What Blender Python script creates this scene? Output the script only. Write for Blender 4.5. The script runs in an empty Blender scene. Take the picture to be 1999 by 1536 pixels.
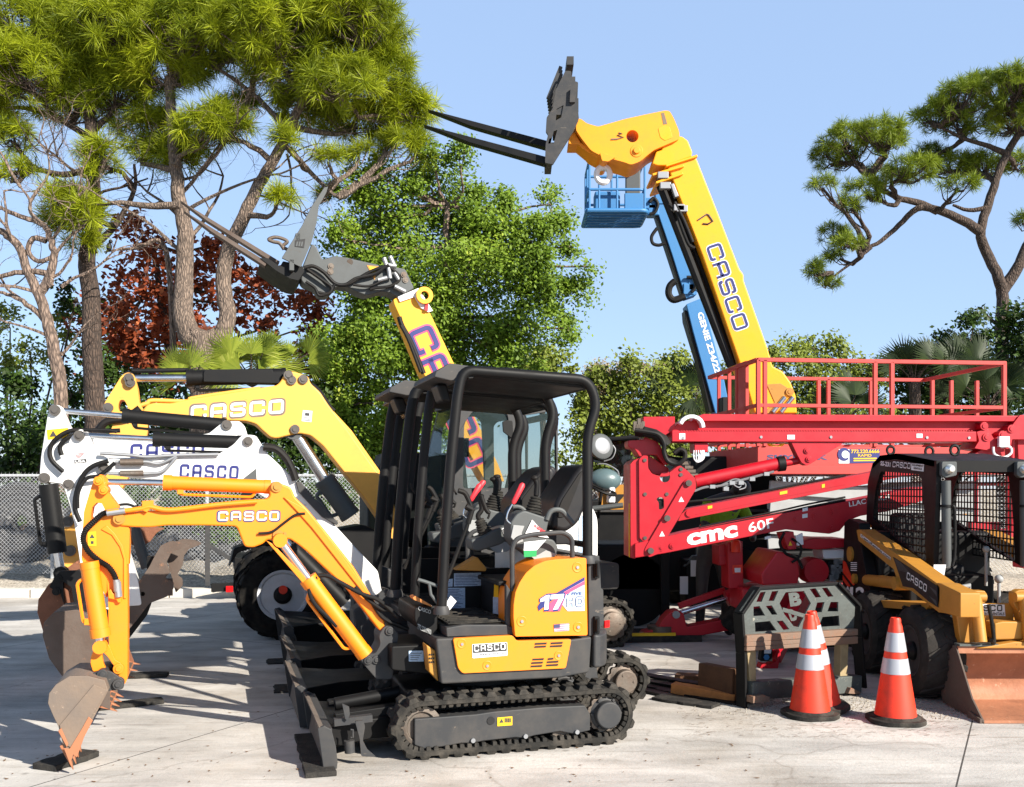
import bpy, bmesh, math, random
import numpy as np
from mathutils import Vector, Matrix
from mathutils.geometry import tessellate_polygon
R = math.radians
random.seed(7); np.random.seed(7)
sc = bpy.context.scene
COL = sc.collection
CAMH, FPX, CX, HY = 1.61, 1900.0, 1000.0, 952.0
# crops of the photograph used when measuring: letter -> (x0, y0, scale)
ZO = dict(a=(0,680,3.072), b=(0,1100,3.522), c=(400,680,3.072), d=(450,1080,3.369), e=(740,690,3.072),
          f=(740,1080,3.368), g=(1200,670,3.413), h=(1549,670,3.413), i=(1200,1040,3.746), j=(1600,1040,3.747),
          k=(800,100,3.332), l=(1200,250,2.56), m=(330,340,3.339), n=(0,0,2.194), o=(1130,820,5.12),
          p=(1130,1050,4.151), q=(1540,100,2.477), r=(760,900,4.267), s=(600,280,2.4), t=(0,340,3.338),
          u=(60,900,3.657), v=(1680,850,3.84))
def Z(k, *pts):
    x0, y0, s = ZO[k]
    r = [(x0+x/s, y0+y/s) for x, y in pts]
    return r
class Frame:
    """vertical reference frame of a machine: u along it, w across it (away), z up"""
    def __init__(s, x, y, deg):
        s.o = Vector((x, y, 0)); s.deg = deg
        s.a = Vector((math.cos(R(deg)), math.sin(R(deg)), 0)); s.n = Vector((-s.a.y, s.a.x, 0))
    def _d(s, px, py): return Vector(((px-CX)/FPX, 1, -(py-HY)/FPX))
    def P(s, px, py, w):
        d = s._d(px, py); t = (s.o+s.n*w).dot(s.n)/d.dot(s.n); p = Vector((0,0,CAMH))+d*t
        return Vector(((p-s.o).dot(s.a), w, p.z))
    def Q(s, px, py, u):
        d = s._d(px, py); t = (s.o+s.a*u).dot(s.a)/d.dot(s.a); p = Vector((0,0,CAMH))+d*t
        return Vector((u, (p-s.o).dot(s.n), p.z))
    def T(s, px, py, z):
        d = s._d(px, py); t = (z-CAMH)/d.z; p = Vector((0,0,CAMH))+d*t
        return Vector(((p-s.o).dot(s.a), (p-s.o).dot(s.n), z))
    def poly(s, pts, w): return [(q.x, q.z) for q in (s.P(x, y, w) for x, y in pts)]
    def off(s, u, w): p = s.o+s.a*u+s.n*w; return p.x, p.y
    def scale(s, px, py, w):
        d = s._d(px, py); return ((s.o+s.n*w).dot(s.n)/d.dot(s.n))/FPX
def ground(px, py):
    t = CAMH*FPX/(py-HY); return Vector(((px-CX)/FPX*t, t, 0))
def at(px, py, Y): return Vector(((px-CX)/FPX*Y, Y, CAMH-(py-HY)/FPX*Y))

# ------------------------------------------------------------------ mesh kit
class MB:
    def __init__(s): s.v, s.f, s.k, s.m = [], [], [], 0
    def add(s, vs, fs):
        b = len(s.v); s.v += [tuple(v) for v in vs]; s.f += [tuple(b+i for i in f) for f in fs]; s.k += [s.m]*len(fs); return s
    def prism(s, pts, w0, w1, holes=(), ax='w'):
        """outline (u,z) pushed from w0 to w1 ; ax 'w','z','u' = push direction"""
        def mk(a, b, w):
            return (a, w, b) if ax == 'w' else ((a, b, w) if ax == 'z' else (w, a, b))
        loops = [list(pts)]+[list(h) for h in holes]
        flat = [p for l in loops for p in l]
        tr = tessellate_polygon([[Vector((p[0], p[1], 0)) for p in l] for l in loops])
        n = len(flat)
        vs = [mk(p[0], p[1], w0) for p in flat]+[mk(p[0], p[1], w1) for p in flat]
        fs = []
        if not holes:
            fs.append(tuple(range(n))); fs.append(tuple(range(2*n-1, n-1, -1)))
        else:
            for t in tr: fs.append(tuple(t)); fs.append(tuple(n+i for i in reversed(t)))
        b = 0
        for l in loops:
            m = len(l)
            for i in range(m):
                j = (i+1) % m; fs.append((b+i, b+j, n+b+j, n+b+i))
            b += m
        return s.add(vs, fs)
    def box(s, c, d, rot=None):
        x, y, z = d[0]/2, d[1]/2, d[2]/2
        vs = [Vector((a, b, e)) for a in (-x, x) for b in (-y, y) for e in (-z, z)]
        if rot is not None: vs = [rot @ v for v in vs]
        c = Vector(c); vs = [v+c for v in vs]
        return s.add(vs, [(0,1,3,2),(4,6,7,5),(0,4,5,1),(2,3,7,6),(0,2,6,4),(1,5,7,3)])
    def bar(s, p0, p1, a, b, up=(0,0,1)):
        """rectangular bar between two points"""
        p0, p1 = Vector(p0), Vector(p1); d = (p1-p0); L = d.length; d.normalize()
        x = d.cross(Vector(up))
        if x.length < 1e-4: x = d.cross(Vector((0,1,0)))
        x.normalize(); y = x.cross(d)
        rot = Matrix((d, x, y)).transposed()
        return s.box((p0+p1)/2, (L, a, b), rot)
    def cyl(s, p0, p1, r, r2=None, n=16, cap=True):
        return s.ring([p0, p1], [r, r if r2 is None else r2], n, cap)
    def ring(s, pts, rad, n=10, cap=True, closed=False):
        pts = [Vector(p) for p in pts]; N = len(pts)
        if not hasattr(rad, '__len__'): rad = [rad]*N
        t0 = (pts[1]-pts[0]).normalized()
        x = t0.orthogonal().normalized()
        vs = []
        for i, p in enumerate(pts):
            if closed: t = pts[(i+1) % N]-pts[i-1]
            else: t = pts[min(i+1, N-1)]-pts[max(i-1, 0)]
            if t.length < 1e-9: t = t0
            t = t.normalized(); x = (x-t*x.dot(t))
            x = x.normalized() if x.length > 1e-6 else t.orthogonal().normalized()
            y = t.cross(x)
            for k in range(n):
                a = 2*math.pi*k/n; vs.append(p+(x*math.cos(a)+y*math.sin(a))*rad[i])
        fs = []
        for i in range(N if closed else N-1):
            j = (i+1) % N
            for k in range(n):
                l = (k+1) % n; fs.append((i*n+k, i*n+l, j*n+l, j*n+k))
        if cap and not closed: fs += [tuple(range(n-1, -1, -1)), tuple((N-1)*n+k for k in range(n))]
        return s.add(vs, fs)
    def tube(s, pts, r, n=10, bend=0.0, seg=5, closed=False):
        return s.ring(fillet(pts, bend, seg) if bend else smooth(pts) if bend is None else pts, r, n, True, closed)
    def lathe(s, prof, c, axis=(0,0,1), n=24, cap=True):
        """profile of (radius, height along the axis)"""
        c = Vector(c); A = Vector(axis).normalized(); x = A.orthogonal().normalized(); y = A.cross(x)
        vs = []; fs = []
        for r, h in prof:
            for k in range(n):
                a = 2*math.pi*k/n; vs.append(c+A*h+(x*math.cos(a)+y*math.sin(a))*r)
        for i in range(len(prof)-1):
            for k in range(n):
                l = (k+1) % n; fs.append((i*n+k, i*n+l, (i+1)*n+l, (i+1)*n+k))
        if cap and prof[0][0] > 1e-5: fs.append(tuple(range(n-1, -1, -1)))
        if cap and prof[-1][0] > 1e-5: fs.append(tuple((len(prof)-1)*n+k for k in range(n)))
        return s.add(vs, fs)
    def ball(s, c, r, sc_=(1,1,1), n=12):
        pr = [(max(1e-6, math.sin(math.pi*i/8))*r, -math.cos(math.pi*i/8)*r) for i in range(9)]
        m = MB(); m.lathe(pr, (0,0,0), n=n); c = Vector(c)
        return s.add([c+Vector((v[0]*sc_[0], v[1]*sc_[1], v[2]*sc_[2])) for v in m.v], m.f)
    def pieces(s, gap=.004):
        """separate clusters of faces (touching or overlapping boxes count as one)"""
        par = list(range(len(s.v)))
        def find(a):
            while par[a] != a: par[a] = par[par[a]]; a = par[a]
            return a
        for f in s.f:
            a = find(f[0])
            for i in f[1:]: par[find(i)] = a
        g = {}
        for k, f in enumerate(s.f): g.setdefault(find(f[0]), []).append(k)
        cl = []
        for fs in g.values():
            vs = [s.v[i] for k in fs for i in s.f[k]]
            cl.append([[min(v[a] for v in vs)-gap for a in range(3)], [max(v[a] for v in vs)+gap for a in range(3)], fs])
        if len(cl) > 400: return [s]
        ch = True
        while ch:
            ch = False; out = []
            for c in cl:
                for o in out:
                    if all(c[0][a] <= o[1][a] and o[0][a] <= c[1][a] for a in range(3)):
                        o[0] = [min(x) for x in zip(o[0], c[0])]; o[1] = [max(x) for x in zip(o[1], c[1])]; o[2] = o[2]+c[2]; ch = True; break
                else: out.append(c)
            cl = out
        if len(cl) == 1: return [s]
        cl.sort(key=lambda c: -sum((c[1][a]-c[0][a]) for a in range(3))); res = []
        for c in cl:
            m = MB(); ix = {}
            for k in c[2]:
                f = []
                for i in s.f[k]:
                    if i not in ix: ix[i] = len(m.v); m.v.append(s.v[i])
                    f.append(ix[i])
                m.f.append(tuple(f)); m.k.append(s.k[k])
            res.append(m)
        return res
    def build(s, name, mat, parent=None, bevel=0.0, smooth_=35, seg=2, fix=True, split=None):
        if split is None: split = parent is not None and not any(w in name for w in ('letter','decal','label','text','number','sticker','tag','plate_print','crown','leaf','frond'))
        if split:
            ps = s.pieces()
            if len(ps) > 1:
                return [p.build(name, mat, parent, bevel, smooth_, seg, fix, False) for p in ps][0]
        me = bpy.data.meshes.new(name); me.from_pydata(s.v, [], s.f)
        for m in (mat if isinstance(mat, (list, tuple)) else [mat]): me.materials.append(m)
        if any(s.k): me.polygons.foreach_set('material_index', s.k)
        if fix:
            bm = bmesh.new(); bm.from_mesh(me)
            bmesh.ops.recalc_face_normals(bm, faces=bm.faces); bm.to_mesh(me); bm.free()
        if smooth_:
            me.polygons.foreach_set('use_smooth', [True]*len(me.polygons)); me.set_sharp_from_angle(angle=R(smooth_))
        me.update()
        o = bpy.data.objects.new(name, me); COL.objects.link(o)
        if parent: o.parent = parent
        if bevel:
            b = o.modifiers.new('bevel', 'BEVEL'); b.width = bevel; b.segments = seg; b.limit_method = 'ANGLE'; b.angle_limit = R(40)
            b.harden_normals = True
        return o
def fillet(pts, r, seg=5):
    pts = [Vector(p) for p in pts]; out = [pts[0]]
    for i in range(1, len(pts)-1):
        a, b, c = pts[i-1], pts[i], pts[i+1]
        d1, d2 = (a-b), (c-b); k = min(r, d1.length*.48, d2.length*.48)
        p, q = b+d1.normalized()*k, b+d2.normalized()*k
        for j in range(seg+1):
            t = j/seg; out.append(p*(1-t)**2+b*2*t*(1-t)+q*t*t)
    return out+[pts[-1]]
def smooth(pts, seg=6):
    pts = [Vector(p) for p in pts]; out = []
    for i in range(len(pts)-1):
        p0, p1, p2, p3 = pts[max(i-1,0)], pts[i], pts[i+1], pts[min(i+2, len(pts)-1)]
        for j in range(seg):
            t = j/seg; out.append(.5*((2*p1)+(p2-p0)*t+(2*p0-5*p1+4*p2-p3)*t*t+(3*p1-p0-3*p2+p3)*t**3))
    return out+[pts[-1]]
def circ(c, r, n=18): return [(c[0]+r*math.cos(2*math.pi*i/n), c[1]+r*math.sin(2*math.pi*i/n)) for i in range(n)]
def rounded(pts, r, seg=4):
    """round the corners of a closed 2D outline"""
    n = len(pts); out = []
    for i in range(n):
        a, b, c = Vector(pts[i-1]), Vector(pts[i]), Vector(pts[(i+1) % n])
        d1, d2 = a-b, c-b; k = min(r, d1.length*.45, d2.length*.45)
        p, q = b+d1.normalized()*k, b+d2.normalized()*k
        for j in range(seg+1):
            t = j/seg; v = p*(1-t)**2+b*2*t*(1-t)+q*t*t; out.append((v.x, v.y))
    return out
def tag(o, label=None, cat=None, group=None, kind=None):
    for k, v in (('label', label), ('category', cat), ('group', group), ('kind', kind)):
        if v: o[k] = v
    return o
def thing(name, label, cat, loc=(0,0,0), deg=0, group=None):
    o = bpy.data.objects.new(name, None); COL.objects.link(o)
    o.location = loc; o.rotation_euler = (0, 0, R(deg)); o.empty_display_size = .2
    return tag(o, label, cat, group)
def copy_tree(o, parent=None):
    c = o.copy(); COL.objects.link(c)
    if parent: c.parent = parent
    for ch in list(o.children): copy_tree(ch, c)
    return c

# ------------------------------------------------------------------ lettering
GL = {'C': [[(1,.7),(1,1),(0,1),(0,0),(1,0),(1,.3)]], 'A': [[(0,0),(0,1),(1,1),(1,0)], [(0,.4),(1,.4)]],
      'S': [[(1,.76),(1,1),(0,1),(0,.52),(1,.52),(1,0),(0,0),(0,.24)]], 'H': [[(0,0),(0,1)], [(1,0),(1,1)], [(0,.5),(1,.5)]], 'D': [[(0,0),(0,1),(.75,1),(1,.75),(1,.25),(.75,0),(0,0)]], 'O': [[(0,0),(1,0),(1,1),(0,1),(0,0)]]}
def stroke(mb, pl, t, put, hx):
    """draw a polyline with thickness t (in letter heights); hx = width/height of a letter cell"""
    P = [Vector((x*hx, y)) for x, y in pl]; closed = (P[0]-P[-1]).length < 1e-6
    if closed: P = P[:-1]
    n = len(P); Q = []
    for i in range(n):
        a, b, c = P[i-1], P[i], P[(i+1) % n]
        if not closed and i in (0, n-1): Q.append(b); continue
        k = min(.2, (a-b).length*.45, (c-b).length*.45); p, q = b+(a-b).normalized()*k, b+(c-b).normalized()*k
        for j in range(5): s = j/4; Q.append(p*(1-s)**2+b*2*s*(1-s)+q*s*s)
    if closed: Q.append(Q[0])
    L, Rr = [], []
    m = len(Q)
    for i in range(m):
        if closed: d = (Q[(i+1) % (m-1)] if i < m-1 else Q[1])-(Q[i-1] if i > 0 else Q[m-2])
        else:
            d = Q[min(i+1, m-1)]-Q[max(i-1, 0)]
        d.normalize(); nn = Vector((-d.y, d.x))*t/2; q = Q[i]
        if not closed and i == 0: q = q-d*t*.15
        if not closed and i == m-1: q = q+d*t*.15
        L.append(put(*(q+nn))); Rr.append(put(*(q-nn)))
    mb.add(L+Rr, [(i, i+1, m+i+1, m+i) for i in range(m-1)])
def casco(mb, p0, p1, p2, t=.24, m=0, off=(0,0,0), gap=.2, word='CASCO', shadow=0):
    """block word from p0 (baseline left) to p1 (baseline right), p2 = top left"""
    p0, p1, p2 = Vector(p0), Vector(p1), Vector(p2); off = Vector(off)
    ux, uy = p1-p0, p2-p0; H = uy.length; Wd = ux.length/H; n = len(word)
    cell = Wd/(n+(n-1)*gap*.9); g = cell*gap*.9; mb.m = m
    in_ = .115
    for i, ch in enumerate(word):
        x0 = i*(cell+g)
        def put(x, y): return p0+ux*((x0+in_+x*(cell-2*in_)/cell)/Wd)+uy*(in_+y*(1-2*in_))+off
        for pl in GL[ch]: stroke(mb, pl, t+shadow, put, cell)
_tc = {}
def text_geo(txt, bold=0.0):
    k = (txt, bold)
    if k in _tc: return _tc[k]
    c = bpy.data.curves.new('t', 'FONT'); c.body = txt; c.resolution_u = 3; c.offset = bold
    o = bpy.data.objects.new('t', c); COL.objects.link(o)
    bpy.context.view_layer.update()
    me = o.evaluated_get(bpy.context.evaluated_depsgraph_get()).to_mesh()
    vs = [(v.co.x, v.co.y) for v in me.vertices]; fs = [tuple(p.vertices) for p in me.polygons]
    bpy.data.objects.remove(o); bpy.data.curves.remove(c)
    x0 = min(v[0] for v in vs); x1 = max(v[0] for v in vs); y0 = min(v[1] for v in vs); y1 = max(v[1] for v in vs)
    vs = [((x-x0)/(x1-x0), (y-y0)/(y1-y0)) for x, y in vs]
    _tc[k] = (vs, fs); return _tc[k]
def write(mb, txt, p0, p1, p2, m=0, off=(0,0,0), bold=0.0):
    p0, p1, p2, off = Vector(p0), Vector(p1), Vector(p2), Vector(off)
    vs, fs = text_geo(txt, bold); mb.m = m
    mb.add([p0+(p1-p0)*x+(p2-p0)*y+off for x, y in vs], fs)
def quad(mb, a, b, c, d, m=0): mb.m = m; mb.add([a, b, c, d], [(0,1,2,3)])

# ------------------------------------------------------------------ materials
def lin(c):
    return tuple(((v/255)/12.92 if v <= 10 else (((v/255)+.055)/1.055)**2.4) for v in c)
def newmat(name):
    m = bpy.data.materials.new(name); m.use_nodes = True; nt = m.node_tree
    return m, nt, nt.nodes, nt.links, nt.nodes['Principled BSDF']
def paint(name, rgb, rough=.35, metal=0.0, wear=.25, dirt=(70,60,50), scale=6.0, bump=.0, coat=.0, worn=None, chips=0, spec=.5):
    m, nt, N, L, b = newmat(name)
    tc = N.new('ShaderNodeTexCoord')
    n1 = N.new('ShaderNodeTexNoise'); n1.inputs['Scale'].default_value = scale; n1.inputs['Detail'].default_value = 8; n1.inputs['Roughness'].default_value = .65
    L.new(tc.outputs['Object'], n1.inputs['Vector'])
    r1 = N.new('ShaderNodeValToRGB'); r1.color_ramp.elements[0].position = .42; r1.color_ramp.elements[1].position = .75
    L.new(n1.outputs['Fac'], r1.inputs['Fac'])
    mul = N.new('ShaderNodeMath'); mul.operation = 'MULTIPLY'; mul.inputs[1].default_value = wear; L.new(r1.outputs['Color'], mul.inputs[0])
    mix = N.new('ShaderNodeMix'); mix.data_type = 'RGBA'
    mix.inputs['A'].default_value = (*lin(rgb), 1); mix.inputs['B'].default_value = (*lin(dirt), 1)
    L.new(mul.outputs[0], mix.inputs['Factor'])
    outc = mix.outputs['Result']
    if chips:
        n4 = N.new('ShaderNodeTexNoise'); n4.inputs['Scale'].default_value = 26; n4.inputs['Detail'].default_value = 5; n4.inputs['Roughness'].default_value = .7; n4.inputs['Distortion'].default_value = .6
        mp4 = N.new('ShaderNodeMapping'); mp4.inputs['Scale'].default_value = (.35, 1, 1); mp4.inputs['Rotation'].default_value = (0, R(20), 0); L.new(tc.outputs['Object'], mp4.inputs['Vector']); L.new(mp4.outputs[0], n4.inputs['Vector'])
        r4 = N.new('ShaderNodeValToRGB'); r4.color_ramp.elements[0].position = chips; r4.color_ramp.elements[1].position = chips+.05; L.new(n4.outputs['Fac'], r4.inputs['Fac'])
        mx4 = N.new('ShaderNodeMix'); mx4.data_type = 'RGBA'; L.new(r4.outputs['Color'], mx4.inputs['Factor']); L.new(outc, mx4.inputs['A']); mx4.inputs['B'].default_value = (*lin(dirt), 1); outc = mx4.outputs['Result']
    if worn:
        n3 = N.new('ShaderNodeTexNoise'); n3.inputs['Scale'].default_value = scale*3.3; n3.inputs['Detail'].default_value = 10; n3.inputs['Roughness'].default_value = .75
        L.new(tc.outputs['Object'], n3.inputs['Vector'])
        r3 = N.new('ShaderNodeValToRGB'); r3.color_ramp.elements[0].position = worn[1]; r3.color_ramp.elements[1].position = worn[1]+.08
        L.new(n3.outputs['Fac'], r3.inputs['Fac'])
        mx2 = N.new('ShaderNodeMix'); mx2.data_type = 'RGBA'; L.new(r3.outputs['Color'], mx2.inputs['Factor'])
        L.new(outc, mx2.inputs['A']); mx2.inputs['B'].default_value = (*lin(worn[0]), 1); outc = mx2.outputs['Result']
    L.new(outc, b.inputs['Base Color'])
    rr = N.new('ShaderNodeMapRange'); rr.inputs['To Min'].default_value = max(.05, rough-.08); rr.inputs['To Max'].default_value = min(1, rough+.25)
    L.new(n1.outputs['Fac'], rr.inputs['Value']); L.new(rr.outputs['Result'], b.inputs['Roughness'])
    b.inputs['Metallic'].default_value = metal; b.inputs['Specular IOR Level'].default_value = spec
    if coat: b.inputs['Coat Weight'].default_value = coat; b.inputs['Coat Roughness'].default_value = .1
    if bump:
        n2 = N.new('ShaderNodeTexNoise'); n2.inputs['Scale'].default_value = scale*8; n2.inputs['Detail'].default_value = 6
        L.new(tc.outputs['Object'], n2.inputs['Vector'])
        bp = N.new('ShaderNodeBump'); bp.inputs['Strength'].default_value = bump; bp.inputs['Distance'].default_value = .01
        L.new(n2.outputs['Fac'], bp.inputs['Height']); L.new(bp.outputs['Normal'], b.inputs['Normal'])
    return m
def leafmat(name, c1, c2, trans=.35, c3=None, scale=1.3):
    m, nt, N, L, b = newmat(name)
    g = N.new('ShaderNodeNewGeometry'); r = N.new('ShaderNodeValToRGB')
    e = r.color_ramp.elements; e[0].color = (*lin(c1), 1); e[1].color = (*lin(c2), 1)
    if c3: x = e.new(.85); x.color = (*lin(c2), 1); e[2].color = (*lin(c3), 1)
    tc = N.new('ShaderNodeTexCoord'); n = N.new('ShaderNodeTexNoise'); n.inputs['Scale'].default_value = scale; n.inputs['Detail'].default_value = 3
    L.new(tc.outputs['Object'], n.inputs['Vector'])
    a = N.new('ShaderNodeMath'); a.operation = 'MULTIPLY_ADD'; a.inputs[1].default_value = .5; L.new(g.outputs['Random Per Island'], a.inputs[0])
    s = N.new('ShaderNodeMapRange'); s.inputs['From Min'].default_value = .3; s.inputs['From Max'].default_value = .7; s.inputs['To Max'].default_value = .5
    L.new(n.outputs['Fac'], s.inputs['Value']); L.new(s.outputs['Result'], a.inputs[2])
    L.new(a.outputs[0], r.inputs['Fac']); L.new(r.outputs['Color'], b.inputs['Base Color']); b.inputs['Roughness'].default_value = .55
    b.inputs['Specular IOR Level'].default_value = .3
    t = N.new('ShaderNodeBsdfTranslucent'); L.new(r.outputs['Color'], t.inputs['Color'])
    mx = N.new('ShaderNodeMixShader'); mx.inputs['Fac'].default_value = trans
    L.new(b.outputs[0], mx.inputs[1]); L.new(t.outputs[0], mx.inputs[2]); L.new(mx.outputs[0], N['Material Output'].inputs['Surface'])
    return m
def barkmat(name, c1, c2, sx=9, sz=2.2):
    m, nt, N, L, b = newmat(name)
    tc = N.new('ShaderNodeTexCoord'); mp = N.new('ShaderNodeMapping'); mp.inputs['Scale'].default_value = (sx, sx, sz)
    L.new(tc.outputs['Object'], mp.inputs['Vector'])
    v = N.new('ShaderNodeTexVoronoi'); v.feature = 'DISTANCE_TO_EDGE'; v.inputs['Scale'].default_value = 1.6; L.new(mp.outputs[0], v.inputs['Vector'])
    n = N.new('ShaderNodeTexNoise'); n.inputs['Scale'].default_value = 2; n.inputs['Detail'].default_value = 8; L.new(mp.outputs[0], n.inputs['Vector'])
    a = N.new('ShaderNodeMath'); a.operation = 'MULTIPLY'; L.new(n.outputs['Fac'], a.inputs[0])
    mr = N.new('ShaderNodeMapRange'); mr.inputs['From Max'].default_value = .25; mr.inputs['To Min'].default_value = .55; mr.inputs['To Max'].default_value = 1.5
    L.new(v.outputs['Distance'], mr.inputs['Value']); L.new(mr.outputs[0], a.inputs[1])
    r = N.new('ShaderNodeValToRGB'); r.color_ramp.elements[0].position = .15; r.color_ramp.elements[1].position = .8
    r.color_ramp.elements[0].color = (*lin(c1), 1); r.color_ramp.elements[1].color = (*lin(c2), 1)
    L.new(a.outputs[0], r.inputs['Fac']); L.new(r.outputs['Color'], b.inputs['Base Color']); b.inputs['Roughness'].default_value = .9
    bp = N.new('ShaderNodeBump'); bp.inputs['Strength'].default_value = .9; bp.inputs['Distance'].default_value = .04
    L.new(a.outputs[0], bp.inputs['Height']); L.new(bp.outputs[0], b.inputs['Normal'])
    return m
def glass(name, tint, alpha=.25):
    m, nt, N, L, b = newmat(name)
    b.inputs['Base Color'].default_value = (*lin(tint), 1); b.inputs['Roughness'].default_value = .04; b.inputs['Specular IOR Level'].default_value = .6
    t = N.new('ShaderNodeBsdfTransparent'); t.inputs['Color'].default_value = (.8,.86,.84,1)
    mx = N.new('ShaderNodeMixShader'); mx.inputs['Fac'].default_value = alpha
    L.new(t.outputs[0], mx.inputs[1]); L.new(b.outputs[0], mx.inputs[2]); L.new(mx.outputs[0], N['Material Output'].inputs['Surface'])
    return m
X = {}
X['orange'] = paint('orange_yellow_paint', (238,130,4), .42, wear=.26, dirt=(170,110,50), chips=.665)
X['yellow'] = paint('pale_yellow_paint', (228,162,66), .42, wear=.26, dirt=(170,130,60), chips=.665)
X['cyellow'] = paint('loader_yellow_paint', (176,122,42), .45, wear=.3, dirt=(120,85,40), chips=.65)
X['tyellow'] = paint('boom_yellow_paint', (244,160,2), .38, wear=.26, dirt=(190,130,30), chips=.665)
X['lyellow'] = paint('lemon_yellow_paint', (236,164,6), .4, wear=.26, dirt=(190,150,30), chips=.665)
X['white'] = paint('white_paint', (214,214,212), .4, wear=.18, dirt=(150,145,138), chips=.65)
X['red'] = paint('crimson_paint', (176,9,30), .38, wear=.26, dirt=(120,20,35), chips=.665)
X['salmon'] = paint('faded_red_paint', (178,52,47), .55, wear=.22, dirt=(160,70,60), chips=.665)
X['blue'] = paint('blue_paint', (50,114,168), .45, wear=.2, dirt=(60,110,150), chips=.665)
X['dgrey'] = paint('dark_grey_paint', (50,51,53), .5, wear=.35, dirt=(95,88,80), chips=.65, spec=0.35)
X['mgrey'] = paint('grey_paint', (70,74,75), .5, wear=.3, dirt=(70,66,60), chips=.665)
X['lgrey'] = paint('light_grey_plastic', (150,152,152), .55, wear=.2)
X['black'] = paint('black_paint', (17,17,18), .45, wear=.4, dirt=(24,22,20), chips=.65, spec=0.22)
X['rubber'] = paint('rubber', (38,37,35), .8, wear=.6, dirt=(96,90,82), bump=.3, scale=9, spec=0.2)
X['tyre'] = paint('tyre_rubber', (15,15,16), .8, wear=.45, dirt=(70,66,60), bump=.2, scale=9, spec=0.15)
X['steel'] = paint('worn_steel', (104,96,88), .5, metal=.55, wear=.5, dirt=(92,62,42), bump=.2)
X['blade'] = paint('dirty_black_steel', (36,34,33), .6, wear=.5, dirt=(92,72,58), bump=.2, worn=((110,72,52),.66), spec=0.25)
X['rust'] = paint('rusty_steel', (122,78,56), .75, wear=.6, dirt=(84,50,36), bump=.35, scale=5, worn=((176,116,80),.6))
X['brust'] = paint('brown_bucket_steel', (86,74,66), .7, wear=.6, dirt=(70,52,42), bump=.3, scale=4, worn=((134,96,72),.6))
X['sand'] = paint('bucket_side_steel', (116,100,86), .65, wear=.6, dirt=(88,84,82), bump=.2, scale=5, worn=((170,148,128),.63))
X['tooth'] = paint('worn_tooth_steel', (166,108,76), .55, metal=.2, wear=.4, dirt=(120,80,60))
X['pin'] = paint('greasy_pin_steel', (92,88,84), .45, metal=.6, wear=.5, dirt=(60,50,42))
X['silver'] = paint('silver_rim_paint', (196,198,202), .4, wear=.3, dirt=(120,116,110))
X['wire'] = paint('fence_wire', (176,178,180), .5, wear=.2, dirt=(130,130,130))
X['pipe'] = paint('corrugated_pipe_plastic', (44,44,46), .5, wear=.4, dirt=(74,72,70))
X['chrome'] = paint('chrome_rod', (205,208,212), .14, metal=1.0, wear=.0)
X['zinc'] = paint('galvanised_steel', (150,152,155), .45, metal=.7, wear=.3, dirt=(110,110,110))
X['wood'] = paint('timber', (190,120,62), .75, wear=.5, dirt=(120,76,40), bump=.3, scale=12)
X['dwood'] = paint('dark_stained_timber', (84,54,32), .8, wear=.5, dirt=(44,30,20), bump=.4, scale=8)
X['mat'] = paint('black_ground_mat', (44,43,42), .85, wear=.6, dirt=(82,78,72), bump=.6, scale=14, spec=0.15)
X['cone'] = paint('orange_cone_plastic', (226,52,22), .45, wear=.45, dirt=(120,44,30), scale=9, chips=.65)
X['reflect'] = paint('reflective_band', (170,172,178), .32, metal=.25, wear=.35, dirt=(160,160,166), scale=5)
X['lens'] = paint('lamp_lens', (225,228,225), .1, metal=.6, wear=0)
X['seat'] = paint('black_seat_vinyl', (24,24,27), .4, wear=.15, spec=0.3)
X['redgrip'] = paint('red_grip', (235,50,60), .4, wear=0)
X['paper'] = paint('paper_label', (215,217,220), .5, wear=.06, dirt=(150,160,170), scale=60)
X['bluepaper'] = paint('pale_blue_label', (168,190,212), .5, wear=.5, dirt=(90,110,140), scale=90)
X['green'] = paint('green_print', (10,140,70), .5, wear=0)
X['stick'] = paint('yellow_sticker', (225,180,10), .5, wear=.1)
X['navy'] = paint('navy_print', (26,34,104), .5, wear=0)
X['dnavy'] = paint('dark_blue_print', (52,58,98), .5, wear=0)
X['wprint'] = paint('white_print', (225,225,225), .5, wear=.03)
X['bprint'] = paint('black_print', (14,14,16), .5, wear=0)
X['rprint'] = paint('red_print', (214,26,40), .5, wear=0)
X['pprint'] = paint('pink_print', (235,70,110), .5, wear=0)
X['vest'] = paint('lime_vest_fabric', (110,160,24), .8, wear=.15)
X['skin'] = paint('skin', (170,110,84), .5, wear=0)
X['hose'] = paint('black_hose', (15,15,16), .5, wear=.2, spec=0.22)
X['glass'] = glass('cab_glass', (70,84,84), .22)
X['tint'] = glass('tinted_screen', (12,14,15), .82)
X['taillight'] = paint('red_lamp_lens', (190,14,18), .2, wear=0)
X['concrete_block'] = paint('white_concrete', (205,198,186), .85, wear=.4, dirt=(160,150,140))
X['fenceboard'] = paint('dark_screen', (30,31,34), .8, wear=.3)
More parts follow.
